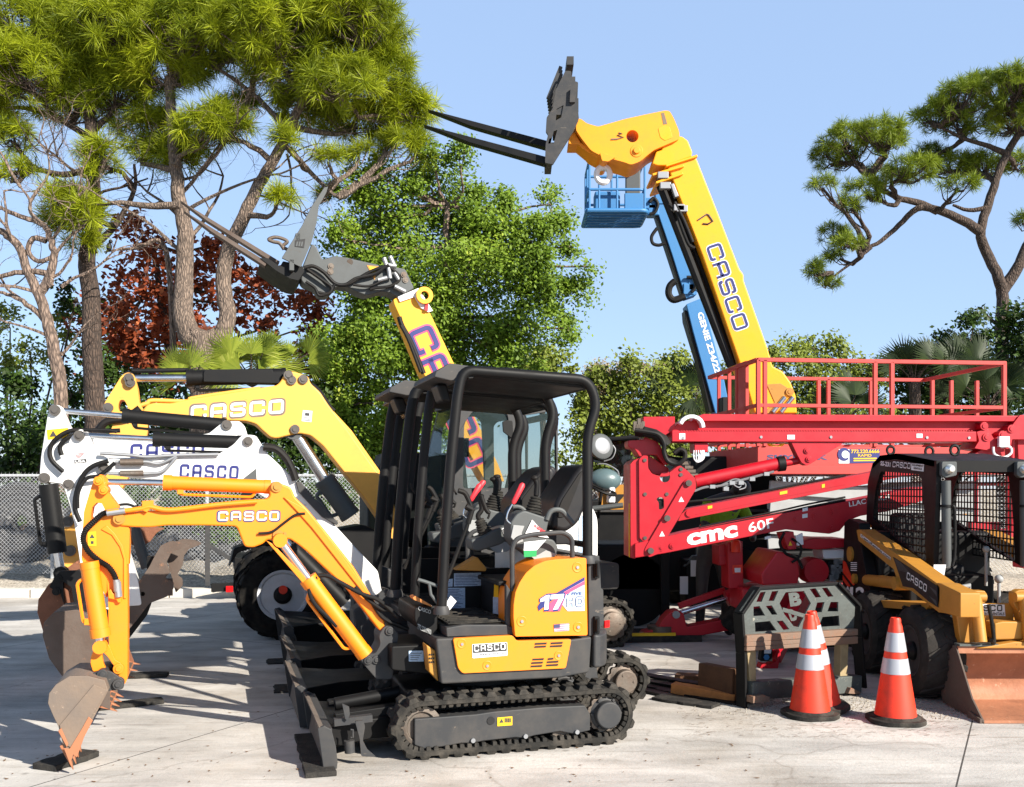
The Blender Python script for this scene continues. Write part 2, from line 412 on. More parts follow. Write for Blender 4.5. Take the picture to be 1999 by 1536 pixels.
# ------------------------------------------------------------------ camera, sun, sky
cam = bpy.data.cameras.new('camera'); co = bpy.data.objects.new('camera', cam); COL.objects.link(co)
co.location = (0, 0, CAMH); co.rotation_euler = (R(90), 0, 0)
cam.sensor_width = 36; cam.lens = 36*FPX/1999; cam.shift_y = (HY-768)/1999; cam.shift_x = (999.5-CX)/1999
cam.clip_end = 2000; cam.clip_start = .1
sc.camera = co
SUN_EL, SUN_AZ = 29.0, 49.0        # the sun stands behind the camera, a little to the right
sd = Vector((math.sin(R(SUN_AZ))*math.cos(R(SUN_EL)), -math.cos(R(SUN_AZ))*math.cos(R(SUN_EL)), math.sin(R(SUN_EL))))
sl = bpy.data.lights.new('sun', 'SUN'); sl.energy = 5.0; sl.angle = R(.53); sl.color = (1, .93, .82)
so = bpy.data.objects.new('sun', sl); COL.objects.link(so); so.rotation_euler = sd.to_track_quat('Z', 'Y').to_euler()
wd = bpy.data.worlds.new('World'); sc.world = wd; wd.use_nodes = True
wn = wd.node_tree; bg = wn.nodes['Background']
sk = wn.nodes.new('ShaderNodeTexSky'); sk.sky_type = 'NISHITA'; sk.sun_disc = False
sk.sun_elevation = R(SUN_EL); sk.sun_rotation = math.atan2(sd.x, sd.y); sk.altitude = 0; sk.air_density = 1.0; sk.dust_density = .0; sk.ozone_density = 2.0
wm = wn.nodes.new('ShaderNodeMix'); wm.data_type = 'RGBA'; wm.inputs['Factor'].default_value = .75; wm.inputs['B'].default_value = (1.9, 2.65, 4.0, 1)   # evens the clear sky out
wn.links.new(sk.outputs[0], wm.inputs['A']); wtc = wn.nodes.new('ShaderNodeTexCoord'); wsx = wn.nodes.new('ShaderNodeSeparateXYZ'); wn.links.new(wtc.outputs['Generated'], wsx.inputs[0])
wr = wn.nodes.new('ShaderNodeMapRange'); wr.inputs['From Min'].default_value = .46; wr.inputs['From Max'].default_value = .8; wr.inputs['To Min'].default_value = 1; wr.inputs['To Max'].default_value = .28
wn.links.new(wsx.outputs['Z'], wr.inputs['Value']); wv = wn.nodes.new('ShaderNodeVectorMath'); wv.operation = 'SCALE'       # pale low sky, deep blue overhead
wn.links.new(wm.outputs['Result'], wv.inputs[0]); wn.links.new(wr.outputs[0], wv.inputs['Scale']); wn.links.new(wv.outputs[0], bg.inputs['Color']); bg.inputs['Strength'].default_value = .12
sc.view_settings.view_transform = 'Standard'; sc.view_settings.look = 'None'; sc.view_settings.exposure = 1.05; sc.view_settings.gamma = 1
sc.cycles.max_bounces = 6; sc.cycles.transparent_max_bounces = 12; sc.cycles.sample_clamp_indirect = 6
# ------------------------------------------------------------------ ground
def ground_mat():
    m, nt, N, L, b = newmat('weathered_concrete')
    tc = N.new('ShaderNodeTexCoord')
    def noise(scl, det, vec=None, ro=.6):
        n = N.new('ShaderNodeTexNoise'); n.inputs['Scale'].default_value = scl; n.inputs['Detail'].default_value = det; n.inputs['Roughness'].default_value = ro
        L.new(vec or tc.outputs['Object'], n.inputs['Vector']); return n.outputs['Fac']
    mp = N.new('ShaderNodeMapping'); mp.inputs['Scale'].default_value = (1, 2.6, 1); mp.inputs['Rotation'].default_value = (0,0,R(-14)); L.new(tc.outputs['Object'], mp.inputs['Vector'])
    a = noise(.9, 9, mp.outputs[0]); c = noise(14, 6); s = noise(2.3, 12, mp.outputs[0], .75)
    r = N.new('ShaderNodeValToRGB'); e = r.color_ramp.elements
    e[0].position = .3; e[0].color = (*lin((160,157,153)), 1); e[1].position = .62; e[1].color = (*lin((202,198,192)), 1)
    L.new(a, r.inputs['Fac'])
    r2 = N.new('ShaderNodeValToRGB'); r2.color_ramp.elements[0].position = .35; r2.color_ramp.elements[0].color = (.8,.785,.77,1); r2.color_ramp.elements[1].position = .6; L.new(s, r2.inputs['Fac'])
    mx = N.new('ShaderNodeMix'); mx.data_type = 'RGBA'; mx.blend_type = 'MULTIPLY'; mx.inputs['Factor'].default_value = .8
    L.new(r.outputs[0], mx.inputs['A']); L.new(r2.outputs[0], mx.inputs['B'])
    r3 = N.new('ShaderNodeValToRGB'); r3.color_ramp.elements[0].position = .3; r3.color_ramp.elements[0].color = (.75,.74,.72,1); r3.color_ramp.elements[1].position = .45; L.new(c, r3.inputs['Fac'])
    mx2 = N.new('ShaderNodeMix'); mx2.data_type = 'RGBA'; mx2.blend_type = 'MULTIPLY'; mx2.inputs['Factor'].default_value = .6
    L.new(mx.outputs['Result'], mx2.inputs['A']); L.new(r3.outputs[0], mx2.inputs['B'])
    # long scrape marks left by buckets and tracks
    sm = N.new('ShaderNodeMapping'); sm.inputs['Scale'].default_value = (.9, 16, 1); sm.inputs['Rotation'].default_value = (0,0,R(-22)); L.new(tc.outputs['Object'], sm.inputs['Vector'])
    sn = noise(1.3, 5, sm.outputs[0], .55); s5 = N.new('ShaderNodeValToRGB'); s5.color_ramp.elements[0].position = .27; s5.color_ramp.elements[0].color = (.62,.57,.52,1); s5.color_ramp.elements[1].position = .42; L.new(sn, s5.inputs['Fac'])
    mx5 = N.new('ShaderNodeMix'); mx5.data_type = 'RGBA'; mx5.blend_type = 'MULTIPLY'; mx5.inputs['Factor'].default_value = .9; L.new(mx2.outputs['Result'], mx5.inputs['A']); L.new(s5.outputs[0], mx5.inputs['B']); mx2 = mx5
    # oil spots and specks
    v = N.new('ShaderNodeTexVoronoi'); v.inputs['Scale'].default_value = 2.6; L.new(tc.outputs['Object'], v.inputs['Vector'])
    r4 = N.new('ShaderNodeValToRGB'); r4.color_ramp.elements[0].position = .03; r4.color_ramp.elements[0].color = (.35,.33,.31,1); r4.color_ramp.elements[1].position = .075; L.new(v.outputs['Distance'], r4.inputs['Fac'])
    mx3 = N.new('ShaderNodeMix'); mx3.data_type = 'RGBA'; mx3.blend_type = 'MULTIPLY'; mx3.inputs['Factor'].default_value = .55
    L.new(mx2.outputs['Result'], mx3.inputs['A']); L.new(r4.outputs[0], mx3.inputs['B'])
    # fine cracks and broad stains
    cv = N.new('ShaderNodeTexVoronoi'); cv.feature = 'DISTANCE_TO_EDGE'; cv.inputs['Scale'].default_value = .42
    wp = N.new('ShaderNodeTexNoise'); wp.inputs['Scale'].default_value = 1.6; wp.inputs['Detail'].default_value = 7; L.new(tc.outputs['Object'], wp.inputs['Vector'])
    wa = N.new('ShaderNodeVectorMath'); wa.operation = 'MULTIPLY_ADD'; wa.inputs[1].default_value = (.9,.9,.9); L.new(wp.outputs['Color'], wa.inputs[0]); L.new(tc.outputs['Object'], wa.inputs[2]); L.new(wa.outputs[0], cv.inputs['Vector'])
    cr = N.new('ShaderNodeValToRGB'); cr.color_ramp.elements[0].position = .0015; cr.color_ramp.elements[0].color = (.74,.72,.7,1); cr.color_ramp.elements[1].position = .006; L.new(cv.outputs['Distance'], cr.inputs['Fac'])
    big = noise(.55, 6); br = N.new('ShaderNodeValToRGB'); br.color_ramp.elements[0].position = .36; br.color_ramp.elements[0].color = (.74,.70,.65,1); br.color_ramp.elements[1].position = .52; L.new(big, br.inputs['Fac'])
    pm = mx3.outputs['Result']
    for src in (cr.outputs[0], br.outputs[0]):
        k = N.new('ShaderNodeMix'); k.data_type = 'RGBA'; k.blend_type = 'MULTIPLY'; k.inputs['Factor'].default_value = .85; L.new(pm, k.inputs['A']); L.new(src, k.inputs['B']); pm = k.outputs['Result']
    # saw-cut joints
    w = N.new('ShaderNodeMapping'); w.inputs['Rotation'].default_value = (0,0,R(28)); w.inputs['Location'].default_value = (.35,1.1,0); L.new(tc.outputs['Object'], w.inputs['Vector'])
    sx = N.new('ShaderNodeSeparateXYZ'); L.new(w.outputs[0], sx.inputs[0])
    prev = pm
    for ax in ('X', 'Y'):
        p = N.new('ShaderNodeMath'); p.operation = 'PINGPONG'; p.inputs[1].default_value = 2.2; L.new(sx.outputs[ax], p.inputs[0])
        q = N.new('ShaderNodeMath'); q.operation = 'LESS_THAN'; q.inputs[1].default_value = .005; L.new(p.outputs[0], q.inputs[0])
        k = N.new('ShaderNodeMix'); k.data_type = 'RGBA'; L.new(q.outputs[0], k.inputs['Factor']); L.new(prev, k.inputs['A']); k.inputs['B'].default_value = (.06,.055,.05,1); prev = k.outputs['Result']
    L.new(prev, b.inputs['Base Color']); b.inputs['Roughness'].default_value = .85
    bp = N.new('ShaderNodeBump'); bp.inputs['Strength'].default_value = .35; bp.inputs['Distance'].default_value = .01; L.new(noise(45, 8), bp.inputs['Height']); L.new(bp.outputs[0], b.inputs['Normal'])
    return m
def earth_mat(name, c1, c2, scl=6):
    m, nt, N, L, b = newmat(name)
    tc = N.new('ShaderNodeTexCoord'); n = N.new('ShaderNodeTexNoise'); n.inputs['Scale'].default_value = scl; n.inputs['Detail'].default_value = 12; n.inputs['Roughness'].default_value = .8
    L.new(tc.outputs['Object'], n.inputs['Vector']); r = N.new('ShaderNodeValToRGB'); r.color_ramp.elements[0].position = .38; r.color_ramp.elements[1].position = .58
    r.color_ramp.elements[0].color = (*lin(c1), 1); r.color_ramp.elements[1].color = (*lin(c2), 1)
    L.new(n.outputs['Fac'], r.inputs['Fac']); L.new(r.outputs[0], b.inputs['Base Color']); b.inputs['Roughness'].default_value = .95
    bp = N.new('ShaderNodeBump'); bp.inputs['Strength'].default_value = 1; bp.inputs['Distance'].default_value = .06; L.new(n.outputs['Fac'], bp.inputs['Height']); L.new(bp.outputs[0], b.inputs['Normal'])
    return m
m = MB(); m.add([(-400,-60,-.02),(400,-60,-.02),(400,700,-.02),(-400,700,-.02)], [(0,1,2,3)])
tag(m.build('ground', earth_mat('sandy_earth', (120,104,84), (190,176,150)), smooth_=0), kind='structure')
m = MB(); m.add([(-30,-20,0),(30,-20,0),(30,14.6,0),(-30,14.6,0)], [(0,1,2,3)])
tag(m.build('yard_paving', ground_mat(), smooth_=0), kind='structure')
# low gravel bank along the fence
m = MB(); nx, ny = 160, 14; vs = []
for j in range(ny):
    for i in range(nx):
        x = -22+44*i/(nx-1); y = 14.5+5.5*j/(ny-1)
        z = .0+.34*min(1, j/4)*(.8+.4*random.random())-(.03 if j == 0 else 0)
        vs.append((x, y+random.uniform(-.05,.05)*(j > 0), z))
m.add(vs, [(j*nx+i, j*nx+i+1, (j+1)*nx+i+1, (j+1)*nx+i) for j in range(ny-1) for i in range(nx-1)])
tag(m.build('gravel_bank', earth_mat('pale_gravel', (120,108,92), (222,212,196), 22)), kind='structure')
# kerb at the back of the yard, left
m = MB()
for i in range(9): m.box((-8.6+i*1.02, 14.35, .06), (1.0, .2, .14))
tag(m.build('kerb', X['concrete_block'], bevel=.012), kind='structure')
# loose gravel round the cones and the fork frame
m = MB(); rr = random.Random(3)
cs = [ground(1500,1380), ground(1640,1385), ground(1800,1392), ground(1700,1370), ground(1560,1365), ground(1850,1385)]
for k in range(2600):
    c = rr.choice(cs); x = c.x+rr.gauss(0,.3); y = c.y+rr.gauss(0,.16); s = rr.uniform(.003,.009)
    if y < 6.72: continue
    a = rr.uniform(0,6.3); ca, sa = math.cos(a)*s, math.sin(a)*s
    m.add([(x+ca,y+sa,0),(x-sa,y+ca,0),(x-ca,y-sa,0),(x+sa,y-ca,0),(x+rr.uniform(-.3,.3)*s,y,s*1.1)], [(0,1,4),(1,2,4),(2,3,4),(3,0,4)])
tag(m.build('gravel', paint('gravel_stone', (150,142,130), .9, wear=.5, dirt=(140,130,118), scale=30), smooth_=0, fix=False), 'loose pale gravel on the paving round the cones', 'gravel', kind='stuff')
m = MB()
for k in range(420):
    c = ground(rr.uniform(1330,1900), rr.uniform(1378,1440)); x, y = c.x, c.y; a = rr.uniform(0,3.1); l = rr.uniform(.02,.07)
    dx, dy = math.cos(a)*l, math.sin(a)*l*.5
    m.add([(x,y,.003),(x+dx,y+dy,.006),(x+dx*1.02,y+dy+.004,.006),(x,y+.004,.003)], [(0,1,2,3)])
for k in range(200):
    c = ground(rr.uniform(0,1500), rr.uniform(1390,1530)); x, y = c.x, c.y; a = rr.uniform(0,3.1); l = rr.uniform(.01,.035)
    m.add([(x,y,.003),(x+math.cos(a)*l,y+math.sin(a)*l,.006),(x+l*.4,y+.012,.004)], [(0,1,2)])
tag(m.build('pine_litter', paint('dry_litter', (110,80,50), .9, wear=.4), smooth_=0, fix=False), 'scattered dry pine needles and twigs on the concrete', 'litter', kind='stuff')
# ------------------------------------------------------------------ excavator kit
def hull2(pts):
    pts = sorted(set(pts))
    def half(ps):
        h = []
        for p in ps:
            while len(h) > 1 and (h[-1][0]-h[-2][0])*(p[1]-h[-2][1])-(h[-1][1]-h[-2][1])*(p[0]-h[-2][0]) <= 0: h.pop()
            h.append(p)
        return h[:-1]
    return half(pts)+half(pts[::-1])
def resample(loop, n):
    P = [Vector(p) for p in loop]; P.append(P[0]); d = [0]
    for i in range(len(P)-1): d.append(d[-1]+(P[i+1]-P[i]).length)
    out = []; j = 0
    for k in range(n):
        t = d[-1]*k/n
        while d[j+1] < t: j += 1
        out.append(P[j].lerp(P[j+1], (t-d[j])/max(1e-9, d[j+1]-d[j])))
    return out, d[-1]
def track(root, c1, r1, c2, r2, w0, w1, plate=None, plate_mat='dgrey', pitch=.095, lug=.026, hubmat='dgrey', bolts=0):
    """rubber crawler: belt with lugs round an idler (front) and a sprocket (rear)"""
    loop = hull2(circ(c1, r1, 40)+circ(c2, r2, 40))
    n = 150; P, L = resample(loop, n)
    T = [(P[(i+1) % n]-P[i-1]).normalized() for i in range(n)]; N = [Vector((t.y, -t.x)) for t in T]
    m = MB(); th = .032; vs = []
    for p, q in zip(P, N):
        a, b = p-q*0, p-q*th
        vs += [(a.x, w0, a.y), (a.x, w1, a.y), (b.x, w1, b.y), (b.x, w0, b.y)]
    m.add(vs, [(i*4+k, i*4+(k+1) % 4, ((i+1) % n)*4+(k+1) % 4, ((i+1) % n)*4+k) for i in range(n) for k in range(4)])
    cnt = int(L/pitch); W = w1-w0
    for i in range(cnt):
        for row in (0, 1):
            s = (i+.5*row)/cnt*n; j = int(s) % n
            p, t, q = P[j], T[j], N[j]; y0 = w0-.004 if row == 0 else w0+W*.52; y1 = w0+W*.48 if row == 0 else w1+.004
            a, b = .036, .02
            def pt(x, h, y): v = p+t*x+q*h; return (v.x, y, v.y)
            m.add([pt(-a,-.006,y0), pt(a,-.006,y0), pt(b,lug,y0+.012), pt(-b,lug,y0+.012), pt(-a,-.006,y1), pt(a,-.006,y1), pt(b,lug,y1-.012), pt(-b,lug,y1-.012)],
                  [(0,1,2,3),(7,6,5,4),(0,4,5,1),(1,5,6,2),(2,6,7,3),(3,7,4,0)])
        j = int((i+.25)/cnt*n) % n
        for yy in (w0+.055, w1-.055):
            for dj in (0, int(n/cnt/2)):
                k = (j+dj) % n; p, t, q = P[k], T[k], N[k]
                def pt2(x, h, y): v = p+t*x-q*h; return (v.x, y, v.y)
                m.add([pt2(-.016,th-.004,yy-.05),pt2(.016,th-.004,yy-.05),pt2(.013,th+.022,yy-.04),pt2(-.013,th+.022,yy-.04),pt2(-.016,th-.004,yy+.03),pt2(.016,th-.004,yy+.03),pt2(.013,th+.022,yy+.03),pt2(-.013,th+.022,yy+.03)],
                      [(0,1,2,3),(7,6,5,4),(0,4,5,1),(1,5,6,2),(2,6,7,3),(3,7,4,0)])
    m.build('crawler_track', X['rubber'], root, bevel=.004, seg=1)
    m = MB(); wc = (w0+w1)/2
    tp = []
    for k in range(36):
        a = 2*math.pi*k/36; rr = (r2-.045)*(1.0 if k % 3 else .88); tp.append((c2[0]+rr*math.cos(a), c2[1]+rr*math.sin(a)))
    m.prism(tp, w0+.05, w0+.085); sp = m.build('sprocket', X['steel'], root, bevel=.004)
    m = MB(); m.lathe([(r2*.62,-.03),(r2*.62,.0),(r2*.5,.012),(r2*.5,.06),(r2*.46,.066)], (c2[0], w0+.05, c2[1]), (0,-1,0), 28)
    for k in range(bolts or 6):
        a = 2*math.pi*k/(bolts or 6); r_ = r2*(.57 if not bolts else .33)
        m.cyl((c2[0]+r_*math.cos(a), w0+.05, c2[1]+r_*math.sin(a)), (c2[0]+r_*math.cos(a), w0+(.03 if not bolts else -.022), c2[1]+r_*math.sin(a)), .011, n=6)
    m.build('final_drive_hub', X[hubmat], sp, bevel=.003)
    m = MB(); m.lathe([(.03,-.02),(r1-.05,-.02),(r1-.04,0),(r1-.04,.03),(r1*.55,.035),(r1*.5,.02),(.03,.02)], (c1[0], w0+.08, c1[1]), (0,-1,0), 32)
    m.build('idler', X['steel'], root, bevel=.003)
    m = MB()
    for k in range(3):
        u = c1[0]+(c2[0]-c1[0])*(.25+.25*k); m.cyl((u, w0+.06, .085), (u, w1-.06, .085), .055, n=16)
    m.build('roller', X['steel'], root)
    if plate:
        m = MB(); m.prism(plate, w0+.025, w1-.03); m.build('track_frame', X[plate_mat], root, bevel=.008)
def cylinder(root, fr, rod0, rod1, b1, w, rb, rr, mat='black', name='hydraulic_cylinder', px=True, collar=True):
    """hydraulic ram: rod from rod0 to rod1, barrel from rod1 to b1 (photo pixels on the plane w)"""
    a, b, c = [fr.P(*p, w) if px else Vector(p) for p in (rod0, rod1, b1)]
    m = MB(); m.cyl(b, c, rb, n=20); d = (c-b).normalized()
    if collar: m.cyl(b-d*.02, b+d*.03, rb*1.12, n=20); m.cyl(c-d*.03, c+d*.01, rb*1.05, n=20)
    up = Vector((d.z, 0, -d.x))
    if up.z > 0: up = -up
    m.tube([b+d*.06+up*rb*.9, b+d*.08+up*rb*1.6, c-d*.1+up*rb*1.6, c-d*.08+up*rb*.9], rb*.2, n=6, bend=.02)
    m.box(b+d*.08+up*rb*1.1, (.035,.035,.035))
    o = m.build(name, X[mat], root, bevel=0)
    m = MB(); m.cyl(a, b+d*.03, rr, n=16)
    m.build('piston_rod', X['chrome'], o)
    m = MB(); m.cyl(a+Vector((0,-rb*.8,0)), a+Vector((0,rb*.8,0)), rr*1.6, n=16); m.build('rod_eye', X[mat], o)
    return o
def pins(mb, fr, pts, w0, w1, r, n=16):
    for x, y in pts:
        p = fr.P(x, y, w0); mb.cyl((p.x, w0-.012, p.z), (p.x, w1+.012, p.z), r, n=n)
        mb.cyl((p.x, w0-.02, p.z), (p.x, w0-.01, p.z), r*.55, n=n)
def bucket(root, fr, outline, w0, w1, mat, teeth, lipmat='tooth', open_=None, side='sand', ear=None):
    """digging bucket: outline in photo pixels on plane w0, from mouth top round the back to the lip tip"""
    P = fr.poly(outline, w0); m = MB(); th = .014
    c = Vector((sum(p[0] for p in P)/len(P), sum(p[1] for p in P)/len(P)))
    n = len(P); vs = []
    for (x, z) in P:
        q = Vector((x, z)); k = q+(c-q).normalized()*th
        vs += [(x, w0, z), (x, w1, z), (k.x, w1, k.y), (k.x, w0, k.y)]
    m.add(vs, [(i*4+k, i*4+(k+1) % 4, (i+1)*4+(k+1) % 4, (i+1)*4+k) for i in range(n-1) for k in range(4)])
    b = m.build('bucket', X[mat], root, bevel=.004)
    m = MB(); m.prism(P, w0-.006, w0+.014); m.prism(P, w1-.014, w1+.006); m.build('side_plate', X[side], b, bevel=.004)
    tip = Vector(P[-1]); pre = Vector(P[-2]); d = (tip-pre).normalized(); e = Vector((d.y, -d.x))
    m = MB(); m.bar((tip.x-d.x*.05, (w0+w1)/2, tip.y-d.y*.05), (tip.x+d.x*.012, (w0+w1)/2, tip.y+d.y*.012), w1-w0, .02) if False else None
    m.prism([(tip.x-d.x*.06+e.x*.012, tip.y-d.y*.06+e.y*.012), (tip.x-d.x*.06-e.x*.012, tip.y-d.y*.06-e.y*.012), (tip.x, tip.y)], w0-.004, w1+.004)
    m.build('cutting_edge', X[lipmat], b, bevel=.002)
    for k in range(teeth):
        m = MB(); w = w0+.03+(w1-w0-.06)*k/(teeth-1)
        p0, p1 = tip-d*.11, tip+d*.05
        m.add([(p0.x+e.x*.022, w-.03, p0.y+e.y*.022), (p0.x+e.x*.022, w+.03, p0.y+e.y*.022), (p0.x-e.x*.022, w+.03, p0.y-e.y*.022), (p0.x-e.x*.022, w-.03, p0.y-e.y*.022),
               (p1.x, w-.014, p1.y), (p1.x, w+.014, p1.y)], [(0,1,2,3),(0,3,4),(1,5,2),(0,4,5,1),(3,2,5,4)])
        m.build('bucket_tooth', X[lipmat], b, bevel=.004)
    return b
BLADE = [(0,0),(.03,-.005),(.055,.05),(.062,.12),(.045,.19),(.0,.245),(-.035,.262),(-.03,.24),(.01,.19),(.02,.12),(.01,.05)]
def dozer_blade(root, u, w0, w1, h=.27, arm=(.55,.17), mat='blade'):
    s = h/.262; m = MB(); m.prism([(u+x*s, z*s+.012) for x, z in BLADE], w0, w1); b = m.build('dozer_blade', X['bladeb'], root, bevel=.004)
    m = MB()
    for w in (w0, w1-.02): m.prism([(u-.04*s, .262*s), (u-.005, .012), (u+.07, .012), (u+.075, .05), (u+.065, .14), (u+.04, .25*s), (u+.0, .275*s)], w-.008, w+.022)
    m.bar((u+.02, w0, .24*s), (u+.02, w1, .24*s), .05, .03)
    m.build('blade_end_plate', X['dgrey'], b, bevel=.005)
    m = MB()
    m.prism([(u+.03, w0+.1), (u+.03, w1-.1), (u+.3, w1-.26), (arm[0]+.25, w1-.28), (arm[0]+.25, w0+.28), (u+.3, w0+.26)], .1, arm[1]+.05, ax='z')
    m.build('blade_arm_shade', X['black'], root, bevel=.008)  # wide black plate for the arms, added to hold the shade behind the blade
    return b
X['bladeb'] = paint('scraped_blade_steel', (104,94,86), .6, metal=.1, wear=.6, dirt=(44,40,38), bump=.2, worn=((124,92,72),.62))
# ------------------------------------------------------------------ nearest mini excavator
YAW = 17.0
F1 = Frame(-.60, 5.72, YAW)
E1 = thing('mini_excavator', 'orange yellow mini excavator nearest the camera with black canopy and a 17 HD side panel', 'excavator', F1.o, YAW, 'row of excavators')
P1 = lambda k, pts, w: F1.poly(Z(k, *pts), w)
def tr(fr, k, pts, w): return [fr.P(x, y, w) for x, y in Z(k, *pts)]
c1, c2 = F1.P(826, 1430, 0), F1.P(1188, 1401, 0)
plate = P1('f', [(232,1090),(640,1058),(760,1040),(1090,1012),(1355,1000),(1390,1060),(1390,1165),(1290,1190),(1240,1182),(1190,1172),(1020,1200),(960,1218),(900,1212),(690,1235),(610,1250),(540,1250),(440,1270),(300,1287),(232,1262)], .025)
c1z, c2z = .186, .188
track(E1, (c1.x, c1z), .165, (c2.x, c2z), .168, 0, .23, plate)
m = MB(); m.cyl(F1.P(*Z('f',(735,1100))[0], .024)+Vector((0,-.004,0)), F1.P(*Z('f',(735,1100))[0], .024)+Vector((0,.02,0)), .024, n=20)
m.build('grease_cover', X['bprint'], E1)
m = MB(); q = tr(F1, 'f', [(778,1080),(876,1072),(876,1130),(778,1137)], .021); quad(m, *q)
q = tr(F1, 'f', [(790,1115),(820,1113),(806,1088)], .019); m.m = 1; m.add(q, [(0,1,2)])
for k in range(4): quad(m, *tr(F1, 'f', [(826+k*11,1084),(834+k*11,1083),(834+k*11,1112),(826+k*11,1113)], .019), m=1)
m.build('warning_sticker', [X['stick'], X['dgrey']], E1, smooth_=0)
m = MB()
for x, y in ((615,1228),(960,1200),(1298,1172)):
    p = F1.P(*Z('f',(x,y))[0], .025); m.cyl((p.x,.008,p.z),(p.x,.03,p.z), .014, n=12)
m.build('frame_bolt', X['zinc'], E1)
track(E1, (c1.x, c1z), .165, (c2.x, c2z), .168, .75, .98, None)
# undercarriage and slew ring
m = MB(); m.box((.42,.49,.27),(.8,.56,.2)); m.lathe([(.3,0),(.3,.06),(.26,.06),(.26,.16)], (.55,.49,.36)); m.build('undercarriage', X['black'], E1, bevel=.02)
# body
m = MB(); m.prism(rounded(P1('f', [(372,560),(408,862),(1190,820),(1385,785),(1400,546),(1262,566),(905,575),(880,540),(485,556)], .03), .02), .03, .95); m.build('body_skirt', X['dgrey'], E1, bevel=.014)
ra, rb_ = F1.P(*Z('f',(1400,546))[0], .05), F1.P(*Z('f',(1400,785))[0], .05)
pl = [(ra.x+.004,.03),(ra.x+.05,.035),(ra.x+.11,.09),(ra.x+.17,.22),(ra.x+.2,.38),(ra.x+.205,.5),(ra.x+.2,.62),(ra.x+.17,.77),(ra.x+.11,.9),(ra.x+.05,.945),(ra.x+.004,.95)]
m = MB(); m.prism(pl, rb_.z+.03, ra.z+.015, ax='z'); m.build('counterweight', X['dgrey'], E1, bevel=.02, seg=3)
m = MB(); quad(m, *[(ra.x+.137+d*.22, .12+d, z) for d, z in ((0,.72),(.06,.735),(.06,.685),(0,.67))]); q = m
m = MB(); m.box((ra.x+.142,.155,.735),(.012,.05,.045), Matrix.Rotation(R(-62),3,'Z')); m.build('reflector', X['taillight'], E1)
low = rounded(P1('f', [(487,560),(878,540),(905,576),(1261,566),(1262,580),(1228,756),(550,790),(520,755)], .012), .015)
def recess(mb, fr, pts, w, r=.016):
    for x, y in pts:
        p = fr.P(x, y, w); mb.lathe([(r*1.9,.0),(r*1.7,.004),(r*1.2,.002),(r*.9,.002)], (p.x, w, p.z), (0,-1,0), 18)
m = MB(); m.prism(low, .012, .05)
recess(m, F1, Z('f',(543,593),(711,738),(1180,672)), .012)
lp = m.build('side_panel', X['orange'], E1, bevel=.008, seg=3)
m = MB()
for (x, y) in ((545,597),(711,740),(1180,672)):
    p = F1.P(*Z('f',(x,y))[0], .012); m.cyl((p.x,.004,p.z),(p.x,.012,p.z),.009,n=8)
m.build('panel_bolt', X['zinc'], lp)
m = MB()
for x0, x1, y in ((1025,1105,592),(1023,1100,612),(1130,1210,588),(1126,1206,608),(1010,1086,695),(1002,1080,718),(998,1075,740),(1110,1150,692),(1104,1182,712),(1100,1180,733)):
    m.prism(rounded(P1('f', [(x0,y-2),(x1,y-6),(x1-4,y+7),(x0-3,y+10)], .009), .004), .0095, .014)
m.build('vent_slot', X['bprint'], lp, smooth_=0)
up = [(895,548),(884,420),(885,335),(897,255),(925,190),(965,130),(1020,82),(1085,52),(1160,40),(1363,30),(1371,540)]
m = MB(); m.prism(rounded(P1('f', up, .0), .012), .0, .34)
recess(m, F1, Z('f',(1303,92),(938,447),(1308,485)), .0, .018)
ph = m.build('engine_hood', X['orange'], E1, bevel=.016, seg=3)
m = MB()
for (x, y) in ((1303,92),(938,447),(1308,485)):
    p = F1.P(*Z('f',(x,y))[0], .0); m.cyl((p.x,-.009,p.z),(p.x,.0,p.z),.010,n=8)
m.build('panel_bolt', X['zinc'], ph)
# 17 HD decal, flag, rental plate
m = MB(); W_ = -.003
quad(m, *tr(F1,'f',[(1350,158),(1352,378),(1240,380),(1160,285)], W_), m=4)
m.m = 1; m.add(tr(F1,'f',[(1352,155),(1352,178),(1180,275),(1050,380),(1042,350),(1062,320)], W_-.001), [(0,1,2),(0,2,5),(2,3,5),(3,4,5)])
m.m = 2; m.add(tr(F1,'f',[(1352,180),(1352,205),(1230,270),(1190,380),(1110,382),(1120,330),(1190,270)], W_-.0015), [(0,1,2),(0,2,6),(6,2,3),(6,3,5),(5,3,4)])
for pts in ([(1060,300),(1098,276),(1120,272),(1112,368),(1084,371),(1090,312),(1058,320)], [(1128,273),(1216,266),(1213,292),(1174,367),(1143,370),(1180,298),(1126,302)]):
    q = tr(F1,'f',pts,W_); c_ = sum(q, Vector())/len(q); n = len(q)
    m.m = 1; m.add([c_+(p-c_)*1.22+Vector((0,-.002,0)) for p in q], [tuple(range(n))]); m.m = 0; m.add([p+Vector((0,-.003,0)) for p in q], [tuple(range(n))])
hd_ = tr(F1,'f',[(1232,356),(1344,346),(1234,292)], W_)
casco(m, *hd_, t=.44, m=3, off=(0,-.002,0), gap=.2, word='HD'); casco(m, *hd_, t=.24, m=0, off=(0,-.003,0), gap=.2, word='HD')
write(m, 'V FIVE', *tr(F1,'f',[(1228,276),(1330,272),(1230,258)], W_), m=1, off=(0,-.002,0), bold=.02)
m.build('model_decal', [X['wprint'], X['navy'], X['pprint'], X['dnavy'], X['bluepaper']], ph, smooth_=0)
m = MB()
quad(m, *tr(F1,'f',[(1150,467),(1250,460),(1250,508),(1152,515)], W_))
for k in range(4): quad(m, *tr(F1,'f',[(1152,468+k*13),(1250,461+k*13),(1250,467+k*13),(1152,474+k*13)], W_-.001), m=1)
quad(m, *tr(F1,'f',[(1150,467),(1190,464),(1190,490),(1150,492)], W_-.002), m=2)
